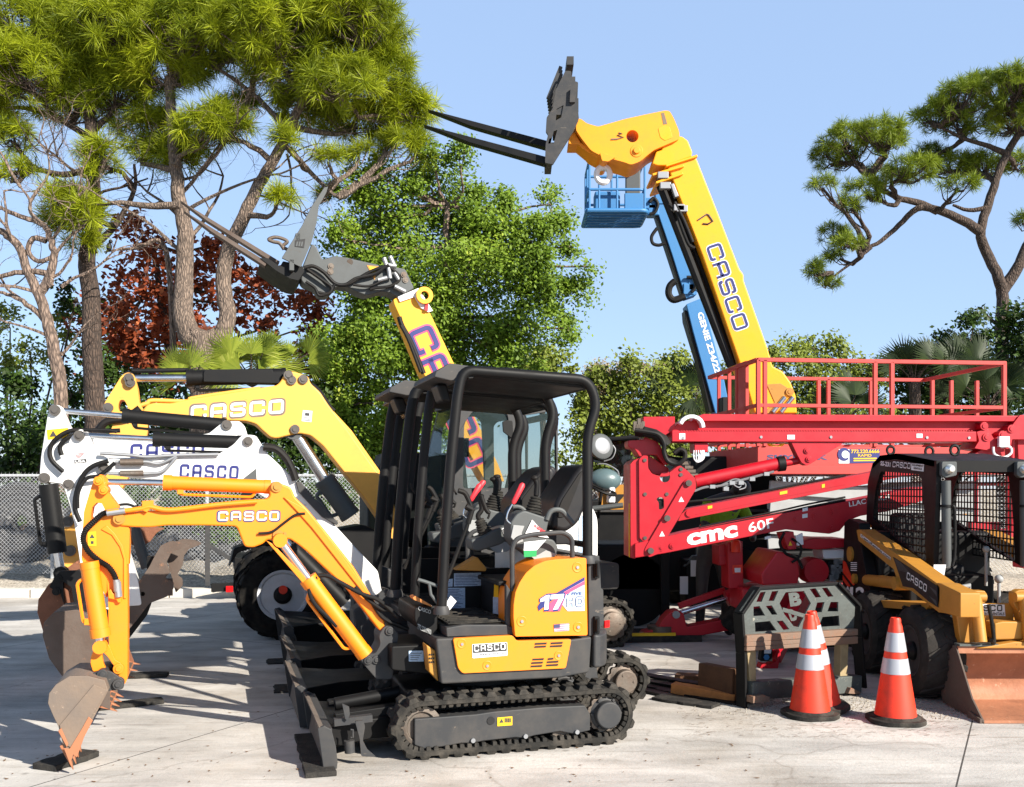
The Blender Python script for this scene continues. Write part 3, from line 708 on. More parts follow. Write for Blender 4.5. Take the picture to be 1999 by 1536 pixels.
m.build('flag_decal', [X['wprint'], X['pprint'], X['dnavy']], ph, smooth_=0)
m = MB()
m.prism(rounded(P1('f',[(612,598),(842,584),(845,672),(614,690)], .009), .006), .0085, .0095)
m.m = 1; m.prism(rounded(P1('f',[(616,601),(839,588),(840,642),(617,656)], .009), .005), .007, .0084)
casco(m, *tr(F1,'f',[(624,648),(834,634),(622,603)], .0062), t=.30, m=2, gap=.25)
casco(m, *tr(F1,'f',[(624,648),(834,634),(622,603)], .005), t=.2, m=0, gap=.25)
write(m, 'EQUIPMENT RENTAL', *tr(F1,'f',[(622,680),(832,664),(622,664)], .0065), m=2)
m.build('rental_plate', [X['wprint'], X['dgrey'], X['bprint']], lp, smooth_=0)
# rear column behind the hood
m = MB(); m.prism(rounded(P1('f', [(1374,22),(1450,15),(1462,230),(1476,240),(1480,470),(1402,545),(1378,545)], .06), .008), .06, .9); m.build('rear_column', X['dgrey'], E1, bevel=.012)
m = MB()
for y in (105, 470):
    p = F1.P(*Z('f',(1425,y))[0], .06); m.box((p.x,.05,p.z),(.035,.03,.11)); m.cyl((p.x,.03,p.z-.04),(p.x,.03,p.z+.04),.012)
m.build('hinge', X['black'], E1, bevel=.004)
# floor, mat, footwell
fl = P1('f', [(440,490),(445,552),(892,538),(885,488),(846,470),(560,470)], .05)
m = MB(); m.prism(fl, .05, .94); f = m.build('floor', X['dgrey'], E1, bevel=.008)
a, b = F1.P(*Z('f',(450,486))[0], .06), F1.P(*Z('f',(850,486))[0], .06); zf = max(p[1] for p in fl)
m = MB(); m.box(((a.x+b.x)/2, .42, zf+.004), (b.x-a.x-.02, .66, .008))
for k in range(9): m.box(((a.x+b.x)/2, .12+k*.075, zf+.011), (b.x-a.x-.05, .022, .008))
m.build('floor_mat', X['rubber'], f, bevel=.002)
wl = F1.P(*Z('r',(560,1000))[0], .8).x
q0, q1 = F1.P(*Z('r',(430,905))[0], .8), F1.P(*Z('r',(1010,1300))[0], .8)
m = MB(); m.box(((q0.x+q1.x)/2, .83, (q0.z+zf)/2), (q1.x-q0.x, .05, q0.z-zf)); m.build('far_side_panel', X['black'], E1, bevel=.004)
m = MB()
for pts in ([(540,935),(765,930),(765,1038),(538,1045)], [(470,1055),(632,1055),(632,1262),(465,1268)], [(470,985),(530,980),(528,1045),(465,1048)]):
    m.m = 0; q = tr(F1,'r',pts,.8); quad(m, *[(v.x,.803,v.z) for v in q])
    n = int((pts[3][1]-pts[0][1])/13)
    for i in range(1, n):
        y = pts[0][1]+i*13; x0, x1 = pts[0][0]+10, pts[1][0]-10-(37*i) % 60
        q = tr(F1,'r',[(x0,y),(x1,y),(x1,y+4),(x0,y+4)],.8); quad(m, *[(v.x,.801,v.z) for v in q], m=1)
m.build('instruction_label', [X['bluepaper'], X['dnavy']], E1, smooth_=0)
q0, q1 = F1.P(*Z('r',(812,985))[0], .55), F1.P(*Z('r',(1030,1330))[0], .55)
m = MB(); m.box(((q0.x+q1.x)/2+.05,.56,(q0.z+zf)/2),(q1.x-q0.x+.06,.44,q0.z-zf)); m.box(((q0.x+q1.x)/2,.5,q0.z),(q1.x-q0.x+.02,.5,.03)); bx = m.build('seat_base', X['black'], E1, bevel=.008)
m = MB(); quad(m, *[(v.x,.337,v.z) for v in tr(F1,'r',[(872,1028),(908,1032),(908,1136),(868,1130)],.34)]); quad(m, *[(v.x,.337,v.z) for v in tr(F1,'r',[(862,1130),(910,1136),(908,1276),(862,1268)],.34)], m=1)
m.build('sticker', [X['stick'], X['bluepaper']], bx, smooth_=0)
m = MB(); m.prism(P1('f', [(835,200),(870,250),(862,490),(835,470)], .06), .06, .1); m.build('door_sill', X['dgrey'], E1, bevel=.006)
m = MB(); m.prism(P1('r', [(540,905),(720,795),(800,890),(790,915)], .7), .66, .78); m.build('heel_guard', X['cyellow'], E1, bevel=.006)
# seat
m = MB(); m.prism(rounded(P1('r', [(1350,560),(1395,340),(1545,110),(1610,30),(1690,20),(1722,80),(1640,400),(1590,520),(1480,600)], .3), .04), .32, .74); st = m.build('seat_back', X['seat'], E1, bevel=.04, seg=3)
m = MB(); m.prism(rounded(P1('r', [(1395,470),(1440,330),(1590,100),(1625,70),(1560,250),(1470,470)], .3), .03), .312, .325); m.build('seat_bolster', X['hose'], st, bevel=.006)
q = F1.P(*Z('r',(1420,640))[0], .4); m = MB(); m.prism(rounded([(q.x-.3,q.z-.04),(q.x-.3,q.z+.05),(q.x+.02,q.z+.04),(q.x+.1,q.z-.04)], .04), .33, .73); m.build('seat_cushion', X['seat'], E1, bevel=.03, seg=3)
# consoles and joysticks
def boot(fr, k, base, top, w, r0, r1, n=6):
    a, b = [fr.P(*Z(k, p)[0], w) for p in (base, top)]; d = (b-a); L = d.length; pr = []
    for i in range(n):
        t = i/n; r = r0+(r1-r0)*t; pr += [(r*.86, L*t), (r, L*(t+.3/n)), (r, L*(t+.6/n)), (r*.82, L*(t+.8/n))]
    pr.append((r1*.6, L)); m = MB(); m.lathe(pr, a, d, 20); return m
sp_ = F1.scale(1000, 1000, .3)/4.267
def joystick(base, top, w, hand, head, r0=70, r1=34):
    m = boot(F1, 'r', base, top, w, r0*sp_, r1*sp_); o = m.build('joystick_boot', X['rubber'], E1)
    m = MB(); p = tr(F1, 'r', [top]+hand, w); m.ring(smooth(p, 4), [14*sp_]+[22*sp_]*(len(smooth(p,4))-2)+[24*sp_], 12); m.ball(p[-1]+Vector((0,0,0)), head*sp_, (1.1,1,.8)); m.build('joystick_grip', X['hose'], o)
m = MB(); m.prism(rounded(P1('r', [(1008,640),(1010,510),(1060,440),(1125,408),(1335,478),(1318,560),(1300,640),(1372,655),(1412,722),(1385,795),(1300,842),(1215,836),(1150,770),(1050,712)], .2), .02), .2, .36); cs1 = m.build('control_console', X['mgrey'], E1, bevel=.012)
m = MB(); m.prism(P1('r', [(1035,532),(1128,540),(1104,600),(1118,670),(1060,690),(1014,635)], .19), .192, .2); m.prism(P1('r', [(1178,790),(1240,782),(1305,742),(1400,775),(1330,838),(1240,850)], .19), .192, .2); m.build('console_trim', X['lgrey'], cs1, bevel=.003)
joystick((1195,438), (1222,295), .28, [(1226,240),(1228,190),(1210,140)], 30, 76, 40)
m = MB(); m.prism(rounded(P1('r', [(745,640),(870,572),(962,530),(1005,558),(1000,640),(930,690),(830,722),(742,752),(690,740),(672,650)], .6), .02), .58, .74); cs2 = m.build('control_console', X['mgrey'], E1, bevel=.012)
m = MB()
q = tr(F1,'r',[(935,565),(972,545),(998,615),(962,632)], .574); quad(m, *q); q = tr(F1,'r',[(941,570),(970,552),(992,612),(964,625)], .572); quad(m, *q, m=1); q = tr(F1,'r',[(950,580),(968,568),(982,604),(966,612)], .570); quad(m, *q)
m.build('console_sticker', [X['wprint'], X['bprint']], cs2, smooth_=0)
joystick((800,600), (745,485), .66, [(740,450),(770,400),(760,330),(765,290)], 24, 66, 40)
m = MB(); p = tr(F1,'r',[(820,480),(832,440),(805,400),(775,320),(765,285)], .5); m.ring(smooth(p), [10*sp_]*7+[20*sp_]*(len(smooth(p))-7), 10); m.build('control_lever', X['hose'], E1)
m = MB(); m.tube(tr(F1,'r',[(1010,520),(975,492),(985,430),(1025,360)], .18), 7*sp_, bend=.03); lv = m.build('safety_lever', X['chrome'], E1)
m = MB(); p = tr(F1,'r',[(1030,355),(1115,185)], .18); d = (p[1]-p[0]); m.ring([p[0],p[0]+d*.1,p[0]+d*.9,p[1]], [12*sp_,20*sp_,25*sp_,14*sp_], 12); m.build('lever_grip', X['redgrip'], lv)
m = MB(); m.tube(tr(F1,'r',[(1310,490),(1340,410),(1430,400),(1530,520)], .2), 22*sp_, bend=.04); m.build('armrest', X['mgrey'], E1)
m = MB(); m.tube(tr(F1,'r',[(1025,1080),(1022,720),(1060,645),(1180,612),(1450,592),(1522,640),(1525,800)], .07), 20*sp_, bend=.05); m.build('grab_rail', X['dgrey'], E1)
m = MB(); m.tube(tr(F1,'r',[(475,1000),(660,505)], .45), 17*sp_); m.tube(tr(F1,'r',[(655,520),(690,400)], .45), 24*sp_); m.tube(tr(F1,'r',[(690,400),(640,375)], .45), 30*sp_); m.tube(tr(F1,'r',[(690,400),(660,320),(630,260),(575,245)], .45), 22*sp_, bend=.03); m.tube(tr(F1,'r',[(560,280),(530,220),(525,180)], .5), 9*sp_); m.build('travel_lever', X['hose'], E1)
# paper tags
m = MB(); quad(m, *tr(F1,'r',[(1125,675),(1308,655),(1228,742),(1120,745)], .045)); quad(m, *tr(F1,'r',[(1120,745),(1228,742),(1226,795),(1122,800)], .045), m=1)
for k in range(3): quad(m, *tr(F1,'r',[(1140,690+k*15),(1240-k*8,682+k*15),(1240-k*8,686+k*15),(1140,694+k*15)], .043), m=2)
m.build('inspection_tag', [X['wprint'], X['green'], X['mgrey']], E1, smooth_=0)
m = MB(); quad(m, *tr(F1,'r',[(1190,488),(1330,640),(1240,628),(1125,620)], .19)); write(m, 'WARNING', *tr(F1,'r',[(1200,548),(1290,608),(1212,522)], .187), m=1, bold=.03); m.build('warning_tag', [X['wprint'], X['rprint']], E1, smooth_=0)
m = MB(); q = tr(F1,'r',[(512,1120),(560,1168),(500,1245),(470,1265),(472,1185)], .07); m.add(q, [(0,1,2,3,4)]); m.build('paper_tag', X['wprint'], E1, smooth_=0)
# front box with the phone number
bxp = P1('f', [(232,355),(365,345),(385,365),(385,560),(345,548),(262,498),(232,440)], .2)
m = MB(); m.prism(rounded(bxp, .02), .2, .75); fb = m.build('front_box', X['black'], E1, bevel=.01)
m = MB(); write(m, '772.220.9900', *tr(F1,'f',[(252,496),(342,536),(254,462)], .196), bold=.02); write(m, 'CASCO', *tr(F1,'f',[(256,372),(340,400),(258,346)], .196), bold=.02); m.build('phone_number', X['lgrey'], fb, smooth_=0)
m = MB(); m.prism(P1('f',[(222,290),(240,280),(350,345),(345,352),(230,306)], .19), .19, .3); m.build('document_pouch', X['wood'], E1)
m = MB(); m.tube(tr(F1,'f',[(255,172),(300,185),(385,215)], .1), .011); m.tube(tr(F1,'f',[(330,200),(340,270),(385,330)], .1), .01); m.build('front_rail', X['mgrey'], E1)
m = MB(); m.prism(rounded(P1('f',[(80,610),(310,600),(370,600),(385,800),(330,800),(80,770)], .25), .02), .25, .72); m.build('front_frame', X['black'], E1, bevel=.012)
m = MB(); m.prism(P1('f',[(310,600),(372,640),(392,845),(330,780)], .08), .08, .2); hl = m.build('corner_lamp_housing', X['cyellow'], E1, bevel=.008)
m = MB()
for k in range(9): p = F1.P(*Z('f',(332+(k % 3)*13, 665+(k//3)*25))[0], .08); m.box((p.x,.078,p.z),(.007,.006,.01))
m.build('vent_slot', X['bprint'], hl, smooth_=0)
m = MB(); m.prism(rounded(P1('f',[(196,642),(292,640),(294,712),(196,712)], .24), .005), .243, .247); pl_ = m.build('serial_plate', X['bluepaper'], E1, smooth_=0)
m = MB()
for k in range(4): quad(m, *tr(F1,'f',[(206,655+k*14),(280-k*9,655+k*14),(280-k*9,659+k*14),(206,659+k*14)], .242))
m.build('plate_text', X['mgrey'], pl_, smooth_=0)
# canopy
CN = [(862,1192),(868,1060),(880,900),(893,770),(903,722),(1148,741),(1166,790),(1146,848),(1147,1000),(1147,1090)]
cpts = [F1.P(x, y, .08) for x, y in CN]; RT = .032
def cpath(w, dz=0): return [Vector((p.x, w, p.z)) for p in cpts]
for w in (.08, .9):
    m = MB(); m.tube(cpath(w), RT, n=14, bend=.11, seg=6); m.build('canopy_post', X['black'], E1)
    if w < .5:
        m = MB(); m.lathe([(.05,0),(.05,.02),(.04,.05)], cpts[0]+Vector((0,0,-.02))); m.lathe([(.055,-.03),(.055,0),(.045,.02)], cpts[-1]); m.build('post_foot', X['dgrey'], E1)
tf, tr_ = cpts[4], cpts[5]
m = MB(); m.prism(rounded([(tf.x+.02,tf.z-.03),(tf.x+.02,tf.z+.012),(tf.x+.3,tf.z+.03),(tr_.x-.1,tr_.z+.02),(tr_.x+.02,tr_.z-.02),(tr_.x+.02,tr_.z-.055)], .02), .1, .88); m.build('canopy_roof', X['black'], E1, bevel=.015)
m = MB(); m.tube([(tf.x+.05,.08,tf.z-.02),(tf.x+.05,.9,tf.z-.02)], .03); m.tube([(tr_.x,.08,tr_.z-.03),(tr_.x,.9,tr_.z-.03)], .03); m.tube([(tr_.x,.1,1.25),(tr_.x,.9,1.25)], .02); m.build('cross_tube', X['black'], E1)
vz = tf.z
m = MB(); m.prism([(tf.x-.15,vz-.035),(tf.x-.14,vz+.0),(tf.x-.05,vz+.055),(tf.x+.1,vz+.04),(tf.x+.1,vz-.02),(tf.x-.02,vz-.06)], .2, .86); vs_ = m.build('lamp_hood', X['dgrey'], E1, bevel=.008)
m = MB(); m.prism([(tf.x-.06,vz-.17),(tf.x-.1,vz-.06),(tf.x-.03,vz-.05),(tf.x+.0,vz-.17)], .36, .56); m.build('work_lamp', X['black'], vs_, bevel=.02)
COCK = [o for o in E1.children if o.name.split('.')[0] in ('canopy_post','canopy_roof','cross_tube','lamp_hood','seat_back','seat_cushion','control_console','joystick_boot','control_lever','armrest','grab_rail','seat_base','floor','travel_lever','safety_lever','post_foot','far_side_panel')]
# boom, stick, rams
BW0, BW1 = .415, .565
km = [(1010,480),(1060,478),(1085,500),(1110,540),(1095,600),(1065,830),(960,830),(935,800),(870,725),(850,690),(862,668),(950,662),(985,600),(975,540)]
m = MB(); m.prism(rounded(P1('d', km, .38), .02), .38, .6); pins(m, F1, Z('d',(1045,510),(905,703),(958,700)), .38, .6, .028); m.build('swing_post', X['dgrey'], E1, bevel=.012)
boom = Z('a',(690,1040),(683,1010),(705,985),(790,985),(850,978),(920,975))+[(400,985),(470,976),(520,974),(527,968),(525,953),(530,943),(540,941),(552,945),(568,951),(576,970),(600,993),(640,1042),(690,1105)]+Z('d',(940,300),(1015,445),(1015,490),(985,515))+Z('c',(860,1450),(720,1320),(620,1225),(565,1180),(505,1140),(430,1160),(375,1145),(350,1172),(290,1195),(238,1190),(190,1068),(0,1062))+Z('a',(1000,1062),(900,1074),(800,1072),(715,1064))
m = MB(); m.prism(rounded(F1.poly(boom, BW0), .02), BW0, BW1); bo = m.build('boom', X['orange'], E1, bevel=.012, seg=3)
m = MB()
casco(m, *tr(F1,'c',[(70,1041),(452,1038),(72,972)], BW0-.003), t=.34, m=1, gap=.2)
casco(m, *tr(F1,'c',[(76,1036),(446,1033),(78,977)], BW0-.006), t=.22, m=0, gap=.24)
m.build('boom_lettering', [X['wprint'], X['dnavy']], bo, smooth_=0)
m = MB(); m.prism(F1.poly(Z('c',(470,890),(560,985),(640,1075),(960,1480),(1000,1490),(700,1080),(600,960)), BW0), BW0-.014, BW0)
m.prism(F1.poly(Z('a',(850,915),(920,910),(920,940),(880,985),(850,970)), BW0-.03), BW0-.03, BW0); m.build('boom_rib', X['orange'], bo, bevel=.004)
m = MB(); m.tube(smooth(tr(F1,'a',[(640,985),(700,975),(760,972),(850,960),(900,950),(990,968),(1100,962),(1300,938),(1540,918)], BW0-.02)), .014); m.build('boom_pipe', X['orange'], bo)
m = MB(); pins(m, F1, Z('a',(715,1022))+Z('c',(430,830),(440,1120)), BW0, BW1, .033); pins(m, F1, Z('c',(478,1112)), BW0, BW1, .012); m.build('boom_pin', X['cyellow'], bo)
stick = Z('a',(585,775),(600,752),(630,770),(645,860),(712,950),(706,1000),(742,1058),(778,1078),(772,1300))+Z('b',(876,0),(878,400),(876,790),(858,832),(800,760),(790,690),(750,600),(745,300),(735,100))+Z('a',(640,1500),(560,1330),(500,1295),(488,1260),(492,1150),(503,980),(550,820))
hole = Z('a',(545,1000),(555,950),(580,925),(610,930),(628,965),(600,1010),(570,1045),(550,1045))
m = MB(); m.prism(rounded(F1.poly(stick, .43), .012), .43, .55, [F1.poly(hole, .43)]); sk_ = m.build('stick', X['orange'], E1, bevel=.010)
m = MB(); m.prism(F1.poly(Z('a',(570,770),(620,765),(640,850),(625,870),(600,860)), .41), .40, .43); pins(m, F1, Z('a',(588,795),(620,850)), .40, .55, .026)
m.prism(F1.poly(Z('a',(640,1060),(690,1110),(735,1180),(755,1260),(758,1500),(740,1500),(740,1260),(718,1190),(670,1120),(605,1085)), .43), .422, .43); m.build('stick_bracket', X['orange'], sk_, bevel=.004)
m = MB(); quad(m, *tr(F1,'a',[(524,1100),(576,1098),(578,1186),(528,1186)], .427)); m.m = 1; m.add(tr(F1,'a',[(536,1138),(568,1137),(552,1112)], .425), [(0,1,2)]); quad(m, *tr(F1,'a',[(545,1155),(562,1155),(562,1172),(545,1172)], .425), m=1); m.build('warning_sticker', [X['stick'], X['dgrey']], sk_, smooth_=0)
c = cylinder(E1, F1, Z('a',(620,800))[0], Z('a',(1000,805))[0], Z('c',(385,830))[0], .49, .042, .018, 'orange', 'stick_cylinder')
c = cylinder(E1, F1, Z('b',(690,570))[0], Z('b',(690,480))[0], Z('a',(535,1290))[0], .38, .05, .024, 'orange', 'bucket_cylinder')
c = cylinder(E1, F1, Z('c',(450,1150))[0], Z('d',(520,180))[0], Z('d',(880,660))[0], .36, .05, .026, 'orange', 'boom_cylinder')
m = MB(); m.prism(F1.poly(Z('c',(365,1150),(410,1175),(600,1370),(620,1420),(590,1410)), .33), .33, .345); m.build('rod_guard', X['orange'], E1, bevel=.003)
# hoses
m = MB(); hp = smooth(tr(F1,'a',[(660,985),(620,990),(570,1030),(515,1090),(500,1150),(530,1215),(590,1270),(650,1310),(690,1370),(705,1450)], .40), 12)
m.ring(hp, [.019 if i % 2 else .014 for i in range(len(hp))], 10); m.build('guarded_hose', X['hose'], E1)
m = MB(); m.tube(tr(F1,'a',[(640,988),(750,972)], .40), .02); m.tube(tr(F1,'a',[(703,1400),(712,1490)], .40), .021); m.tube(tr(F1,'b',[(800,110),(805,190)], .4), .02); m.build('hose_fitting', X['zinc'], E1)
m = MB(); m.prism(F1.poly(Z('b',(740,190),(760,175),(775,205),(835,235),(830,270),(810,270),(800,250),(745,240)), .4), .4, .43); m.build('hose_bracket', X['orange'], E1, bevel=.004)
m = MB(); m.tube(smooth(tr(F1,'d',[(520,180),(560,150),(640,148),(720,190),(860,265),(960,300),(1040,360),(1100,420)], .36)), .013)
m.tube(smooth(tr(F1,'d',[(700,480),(640,420),(560,340),(520,260),(525,190),(570,160)], .33)), .012); m.tube(smooth(tr(F1,'d',[(820,220),(900,300),(1000,370),(1060,370)], .38)), .012); m.tube(smooth(tr(F1,'d',[(920,300),(1000,420),(1120,480),(1170,500)], .4)), .014)
m.tube(smooth(tr(F1,'c',[(320,1110),(400,1100),(470,1050),(540,1000),(600,990)], .4)), .008); m.build('hydraulic_hose', X['hose'], E1)
# linkage and bucket
m = MB(); m.prism(rounded(F1.poly(Z('b',(650,540),(690,530),(740,560),(745,595),(700,620),(710,690),(735,740),(680,735),(640,745),(622,690),(625,640),(645,590)), .40), .01), .40, .44)
m.prism(rounded(F1.poly(Z('b',(700,545),(750,560),(790,660),(840,690),(850,720),(820,740),(780,700),(740,640),(700,600)), .41), .01), .41, .43); pins(m, F1, Z('b',(688,572),(815,722)), .40, .56, .03); m.build('bucket_link', X['orange'], E1, bevel=.006)
bk = Z('b',(870,860),(745,860),(640,815),(540,770),(470,790),(385,835),(340,890),(330,960),(362,1040),(400,1130),(440,1250),(482,1370))
bkp = Z('b',(745,872),(720,800),(600,770),(480,772),(385,830),(338,890),(330,960),(365,1045),(402,1120),(432,1235),(480,1372))
bb = bucket(E1, F1, bkp, .27, .69, 'sand', 4, side='sand')
m = MB(); m.prism(rounded(F1.poly(Z('b',(580,790),(655,745),(720,728),(770,748),(852,800),(850,862),(745,878),(690,830)), .36), .015), .36, .385); m.prism(rounded(F1.poly(Z('b',(580,790),(655,745),(720,728),(770,748),(852,800),(850,862),(745,878),(690,830)), .36), .015), .575, .6); pins(m, F1, Z('b',(704,762),(812,830)), .35, .61, .03); m.build('bucket_ear', X['dgrey'], bb, bevel=.006)
m = MB(); m.prism(F1.poly(Z('b',(645,830),(740,870),(560,1165),(500,1270),(432,1238),(410,1110)), .26), .255, .264); m.build('side_cutter', X['sand'], bb, bevel=.003)
m = MB(); m.prism(F1.poly(Z('b',(400,1150),(420,1130),(470,1240),(460,1262)), .25), .245, .27)
m.prism(F1.poly(Z('b',(640,1075),(610,1050),(560,1140),(480,1270),(440,1265),(482,1375),(505,1310),(530,1330),(545,1290),(580,1190)), .262), .25, .256); m.build('corner_tooth', X['tooth'], bb, bevel=.002)
# dozer blade with hinged end
ub = F1.P(633, 1501, -.06).x
bd = dozer_blade(E1, ub, -.06, .92, .25)
m = MB(); m.prism(F1.poly(Z('d',(735,990),(780,1010),(785,1060),(770,1100),(755,1090)), .0), 0, .02); m.prism(rounded(F1.poly(Z('d',(820,1105),(875,1100),(885,1140),(870,1230),(900,1290),(960,1340),(860,1335),(850,1220)), -.03), .01), -.03, -.01)
m.cyl(F1.P(*Z('d',(780,1230))[0], -.02), F1.P(*Z('d',(785,1310))[0], -.02), .03); m.bar(F1.P(*Z('d',(680,1110))[0], .05), F1.P(*Z('d',(930,1080))[0], .05), .05, .04); m.tube(tr(F1,'d',[(790,1160),(805,1160),(805,1210),(790,1210)], -.04), .006); m.build('blade_hinge', X['dgrey'], bd, bevel=.004)
m = MB(); m.bar((ub+.1,.3,.2),(c1.x+.3,.3,.26),.08,.1); m.bar((ub+.1,.66,.2),(c1.x+.3,.66,.26),.08,.1); m.cyl((ub+.12,.49,.26),(c1.x+.35,.49,.36),.04); m.build('blade_ram', X['black'], E1, bevel=.008)
# ------------------------------------------------------------------ the two white mini excavators
def sub(k, w): x, y = F1.off(0, w); return Frame(x, y, YAW)
F2, F3, F4, FT = sub('', .99), sub('', 2.08), sub('', 3.42), sub('', 4.95)
TWO = 'row of excavators'
E2 = thing('mini_excavator', 'smaller white mini excavator directly behind the orange one', 'excavator', F2.o, YAW, TWO)
E3 = thing('mini_excavator', 'white mini excavator with a black bucket ram, third in the row', 'excavator', F3.o, YAW, TWO)
def cockpit(root, du, su, sz, dz=0):
    for o in COCK:
        c = copy_tree(o, root); c.location = (du, .02, dz); c.scale = (su, 1.0, sz)
cockpit(E2, -.14, 1.18, 1.0); cockpit(E3, .08, 1.32, 1.02)
def base(root, fr, uf, ur, wd, blade_u, bodymat, rear, hub, bolts, r=.175, zb=.42, zt=.95, hood=None):
    track(root, (uf, r), r-.01, (ur, r), r, 0, .24, [(uf-.05,.1),(uf-.05,.24),(ur-.22,.3),(ur-.2,.1)], hubmat=hub, bolts=bolts)
    track(root, (uf, r), r-.01, (ur, r), r, wd-.24, wd, None, hubmat=hub)
    dozer_blade(root, blade_u, -.02, wd+.02, .28, (uf+.1, .2))
    m = MB(); m.box(((uf+ur)/2, wd/2, .27), (ur-uf-.5, wd-.45, .2)); m.lathe([(.3,0),(.3,.12)], ((uf+ur)/2, wd/2, .34)); m.build('undercarriage', X['black'], root, bevel=.02)
    m = MB(); m.prism(rounded([(uf-.05,zb),(rear,zb),(rear,zb+.2),(uf-.05,zb+.2)], .04), .04, wd-.05); m.build('body_skirt', X['dgrey'], root, bevel=.015)
    h = hood or [(rear-.55,zb+.2),(rear-.55,zt-.1),(rear-.4,zt),(rear-.05,zt),(rear,zt-.1),(rear,zb+.25),(rear-.05,zb+.2)]
    m = MB(); m.prism(rounded(h, .08), .05, wd-.06); return m.build('engine_hood', X[bodymat], root, bevel=.02, seg=3)
u2r = F2.P(1222, 1330, .0).x
h2 = base(E2, F2, .12, u2r, .98, -.55, 'white', F2.P(1168,1050,.05).x, 'steel', 3, zt=F2.P(1168,985,.05).z)
m = MB(); q = [F2.P(x, y, .045) for x, y in ((1131,1010),(1141,1005),(1141,1088),(1128,1090))]; quad(m, *q); m.build('service_label', X['bluepaper'], h2, smooth_=0)
u3r = F3.P(1196, 1290, 0).x
base(E3, F3, .25, u3r-.25, 1.22, -.5, 'white', u3r-.12, 'dgrey', 0, zt=1.15)
def swing(root, fr, u, w, z=.62):
    m = MB(); m.prism([(u-.12,z-.2),(u+.35,z-.2),(u+.35,z+.15),(u+.1,z+.25),(u-.14,z+.1)], w-.11, w+.11); m.build('swing_post', X['dgrey'], root, bevel=.015)
def arm_parts(root, fr, w, tk, boom, stick, mat, kb='boom', rb=.02):
    m = MB(); m.prism(rounded(fr.poly(boom, w-tk/2), rb), w-tk/2, w+tk/2); b = m.build('boom', X[mat], root, bevel=.012, seg=3)
    m = MB(); m.prism(rounded(fr.poly(stick, w-tk/2+.015), rb), w-tk/2+.015, w+tk/2-.015); s = m.build('stick', X[mat], root, bevel=.01, seg=3)
    return b, s
# smaller white one
w2 = .55
b2 = [(190,908),(203,896),(245,893),(285,893),(425,887),(455,868),(470,851),(485,848),(500,850),(510,866),(525,888),(560,920),(592,952),(640,1010),(700,1075),(738,1115),(745,1150),(800,1230),(770,1250),(700,1160),(640,1085),(590,1030),(540,985),(500,962),(450,945),(380,940),(285,936),(245,931),(205,925)]
s2 = Z('a',(455,500),(480,483),(520,495),(540,530),(560,590),(600,630),(655,665),(650,740),(590,790),(690,800),(760,880),(815,940),(800,960),(720,960),(760,1180),(830,1400),(850,1540),(560,1560),(500,1420),(440,1010),(400,850),(380,800),(388,650),(420,540))
bo2, st2 = arm_parts(E2, F2, w2, .15, b2, s2, 'white')
swing(E2, F2, .0, w2)
m = MB(); casco(m, *tr(F2,'a',[(1072,778),(1432,788),(1078,690)], w2-.079), t=.23); m.build('boom_lettering', X['navy'], bo2, smooth_=0)
m = MB(); m.prism(F2.poly(Z('a',(1460,780),(1536,720),(1540,795),(1480,795)), w2-.08), w2-.083, w2-.07); m.build('boom_panel', X['mgrey'], bo2, smooth_=0)
m = MB(); pins(m, F2, Z('a',(475,522),(410,815),(622,715),(1487,558)), w2-.08, w2+.08, .034); m.build('boom_pin', X['pin'], bo2)
m = MB()
q = tr(F2,'a',[(440,625),(518,612),(522,690),(446,694)], w2-.066); quad(m, *q); quad(m, *tr(F2,'a',[(446,668),(518,662),(520,684),(448,690)], w2-.068), m=1); write(m, 'USA', *tr(F2,'a',[(452,686),(512,682),(452,672)], w2-.07), m=0, bold=.02)
for k in range(4): quad(m, *tr(F2,'a',[(448+k*3,632+k*8),(510-k*8,625+k*8),(510-k*8,629+k*8),(448+k*3,636+k*8)], w2-.068), m=2)
m.build('flag_sticker', [X['wprint'], X['dgrey'], X['rprint']], st2, smooth_=0)
cylinder(E2, F2, Z('a',(478,520))[0], Z('a',(935,545))[0], Z('a',(1450,563))[0], w2-.02, .047, .02, 'black', 'stick_cylinder')
m = MB(); m.tube(smooth(tr(F2,'a',[(600,628),(780,640),(880,650),(1060,640),(1310,635)], w2-.1)), .012); m.tube(smooth(tr(F2,'a',[(690,680),(790,682),(880,680),(960,690),(1060,645)], w2-.1)), .011); m.tube(smooth(tr(F2,'a',[(650,750),(800,750),(900,750),(980,735),(1060,650)], w2-.1)), .011); m.build('boom_pipe', X['zinc'], bo2)
m = MB(); m.tube(tr(F2,'a',[(720,682),(860,681)], w2-.11), .022); m.tube(tr(F2,'a',[(720,750),(860,748)], w2-.11), .02); m.build('hose_fitting', X['steel'], bo2)
m = MB(); m.tube(smooth(tr(F2,'a',[(650,675),(560,705),(500,760),(460,860),(450,960),(480,1040)], w2-.12)), .016); m.tube(smooth(tr(F2,'a',[(690,685),(600,760),(520,780),(470,860),(465,960)], w2-.13)), .013); m.tube(smooth(tr(F2,'a',[(500,490),(640,490),(700,500)], w2-.1)), .012); m.tube(smooth(tr(F2,'c',[(350,590),(420,600),(480,650),(520,720),(545,790)], w2-.1)), .028); m.tube(smooth(tr(F2,'a',[(700,940),(770,935),(830,960)], w2-.05)), .014); m.build('hydraulic_hose', X['hose'], E2)
m = MB(); m.prism(F2.poly(Z('c',(545,800),(575,800),(640,880),(800,1045),(790,1060),(700,1010),(560,860)), w2-.09), w2-.1, w2+.05); m.build('hose_guard', X['dgrey'], bo2, bevel=.006)
cylinder(E2, F2, Z('c',(255,890))[0], Z('c',(520,1200))[0], Z('c',(830,1520))[0], w2-.02, .06, .03, 'black', 'boom_cylinder')
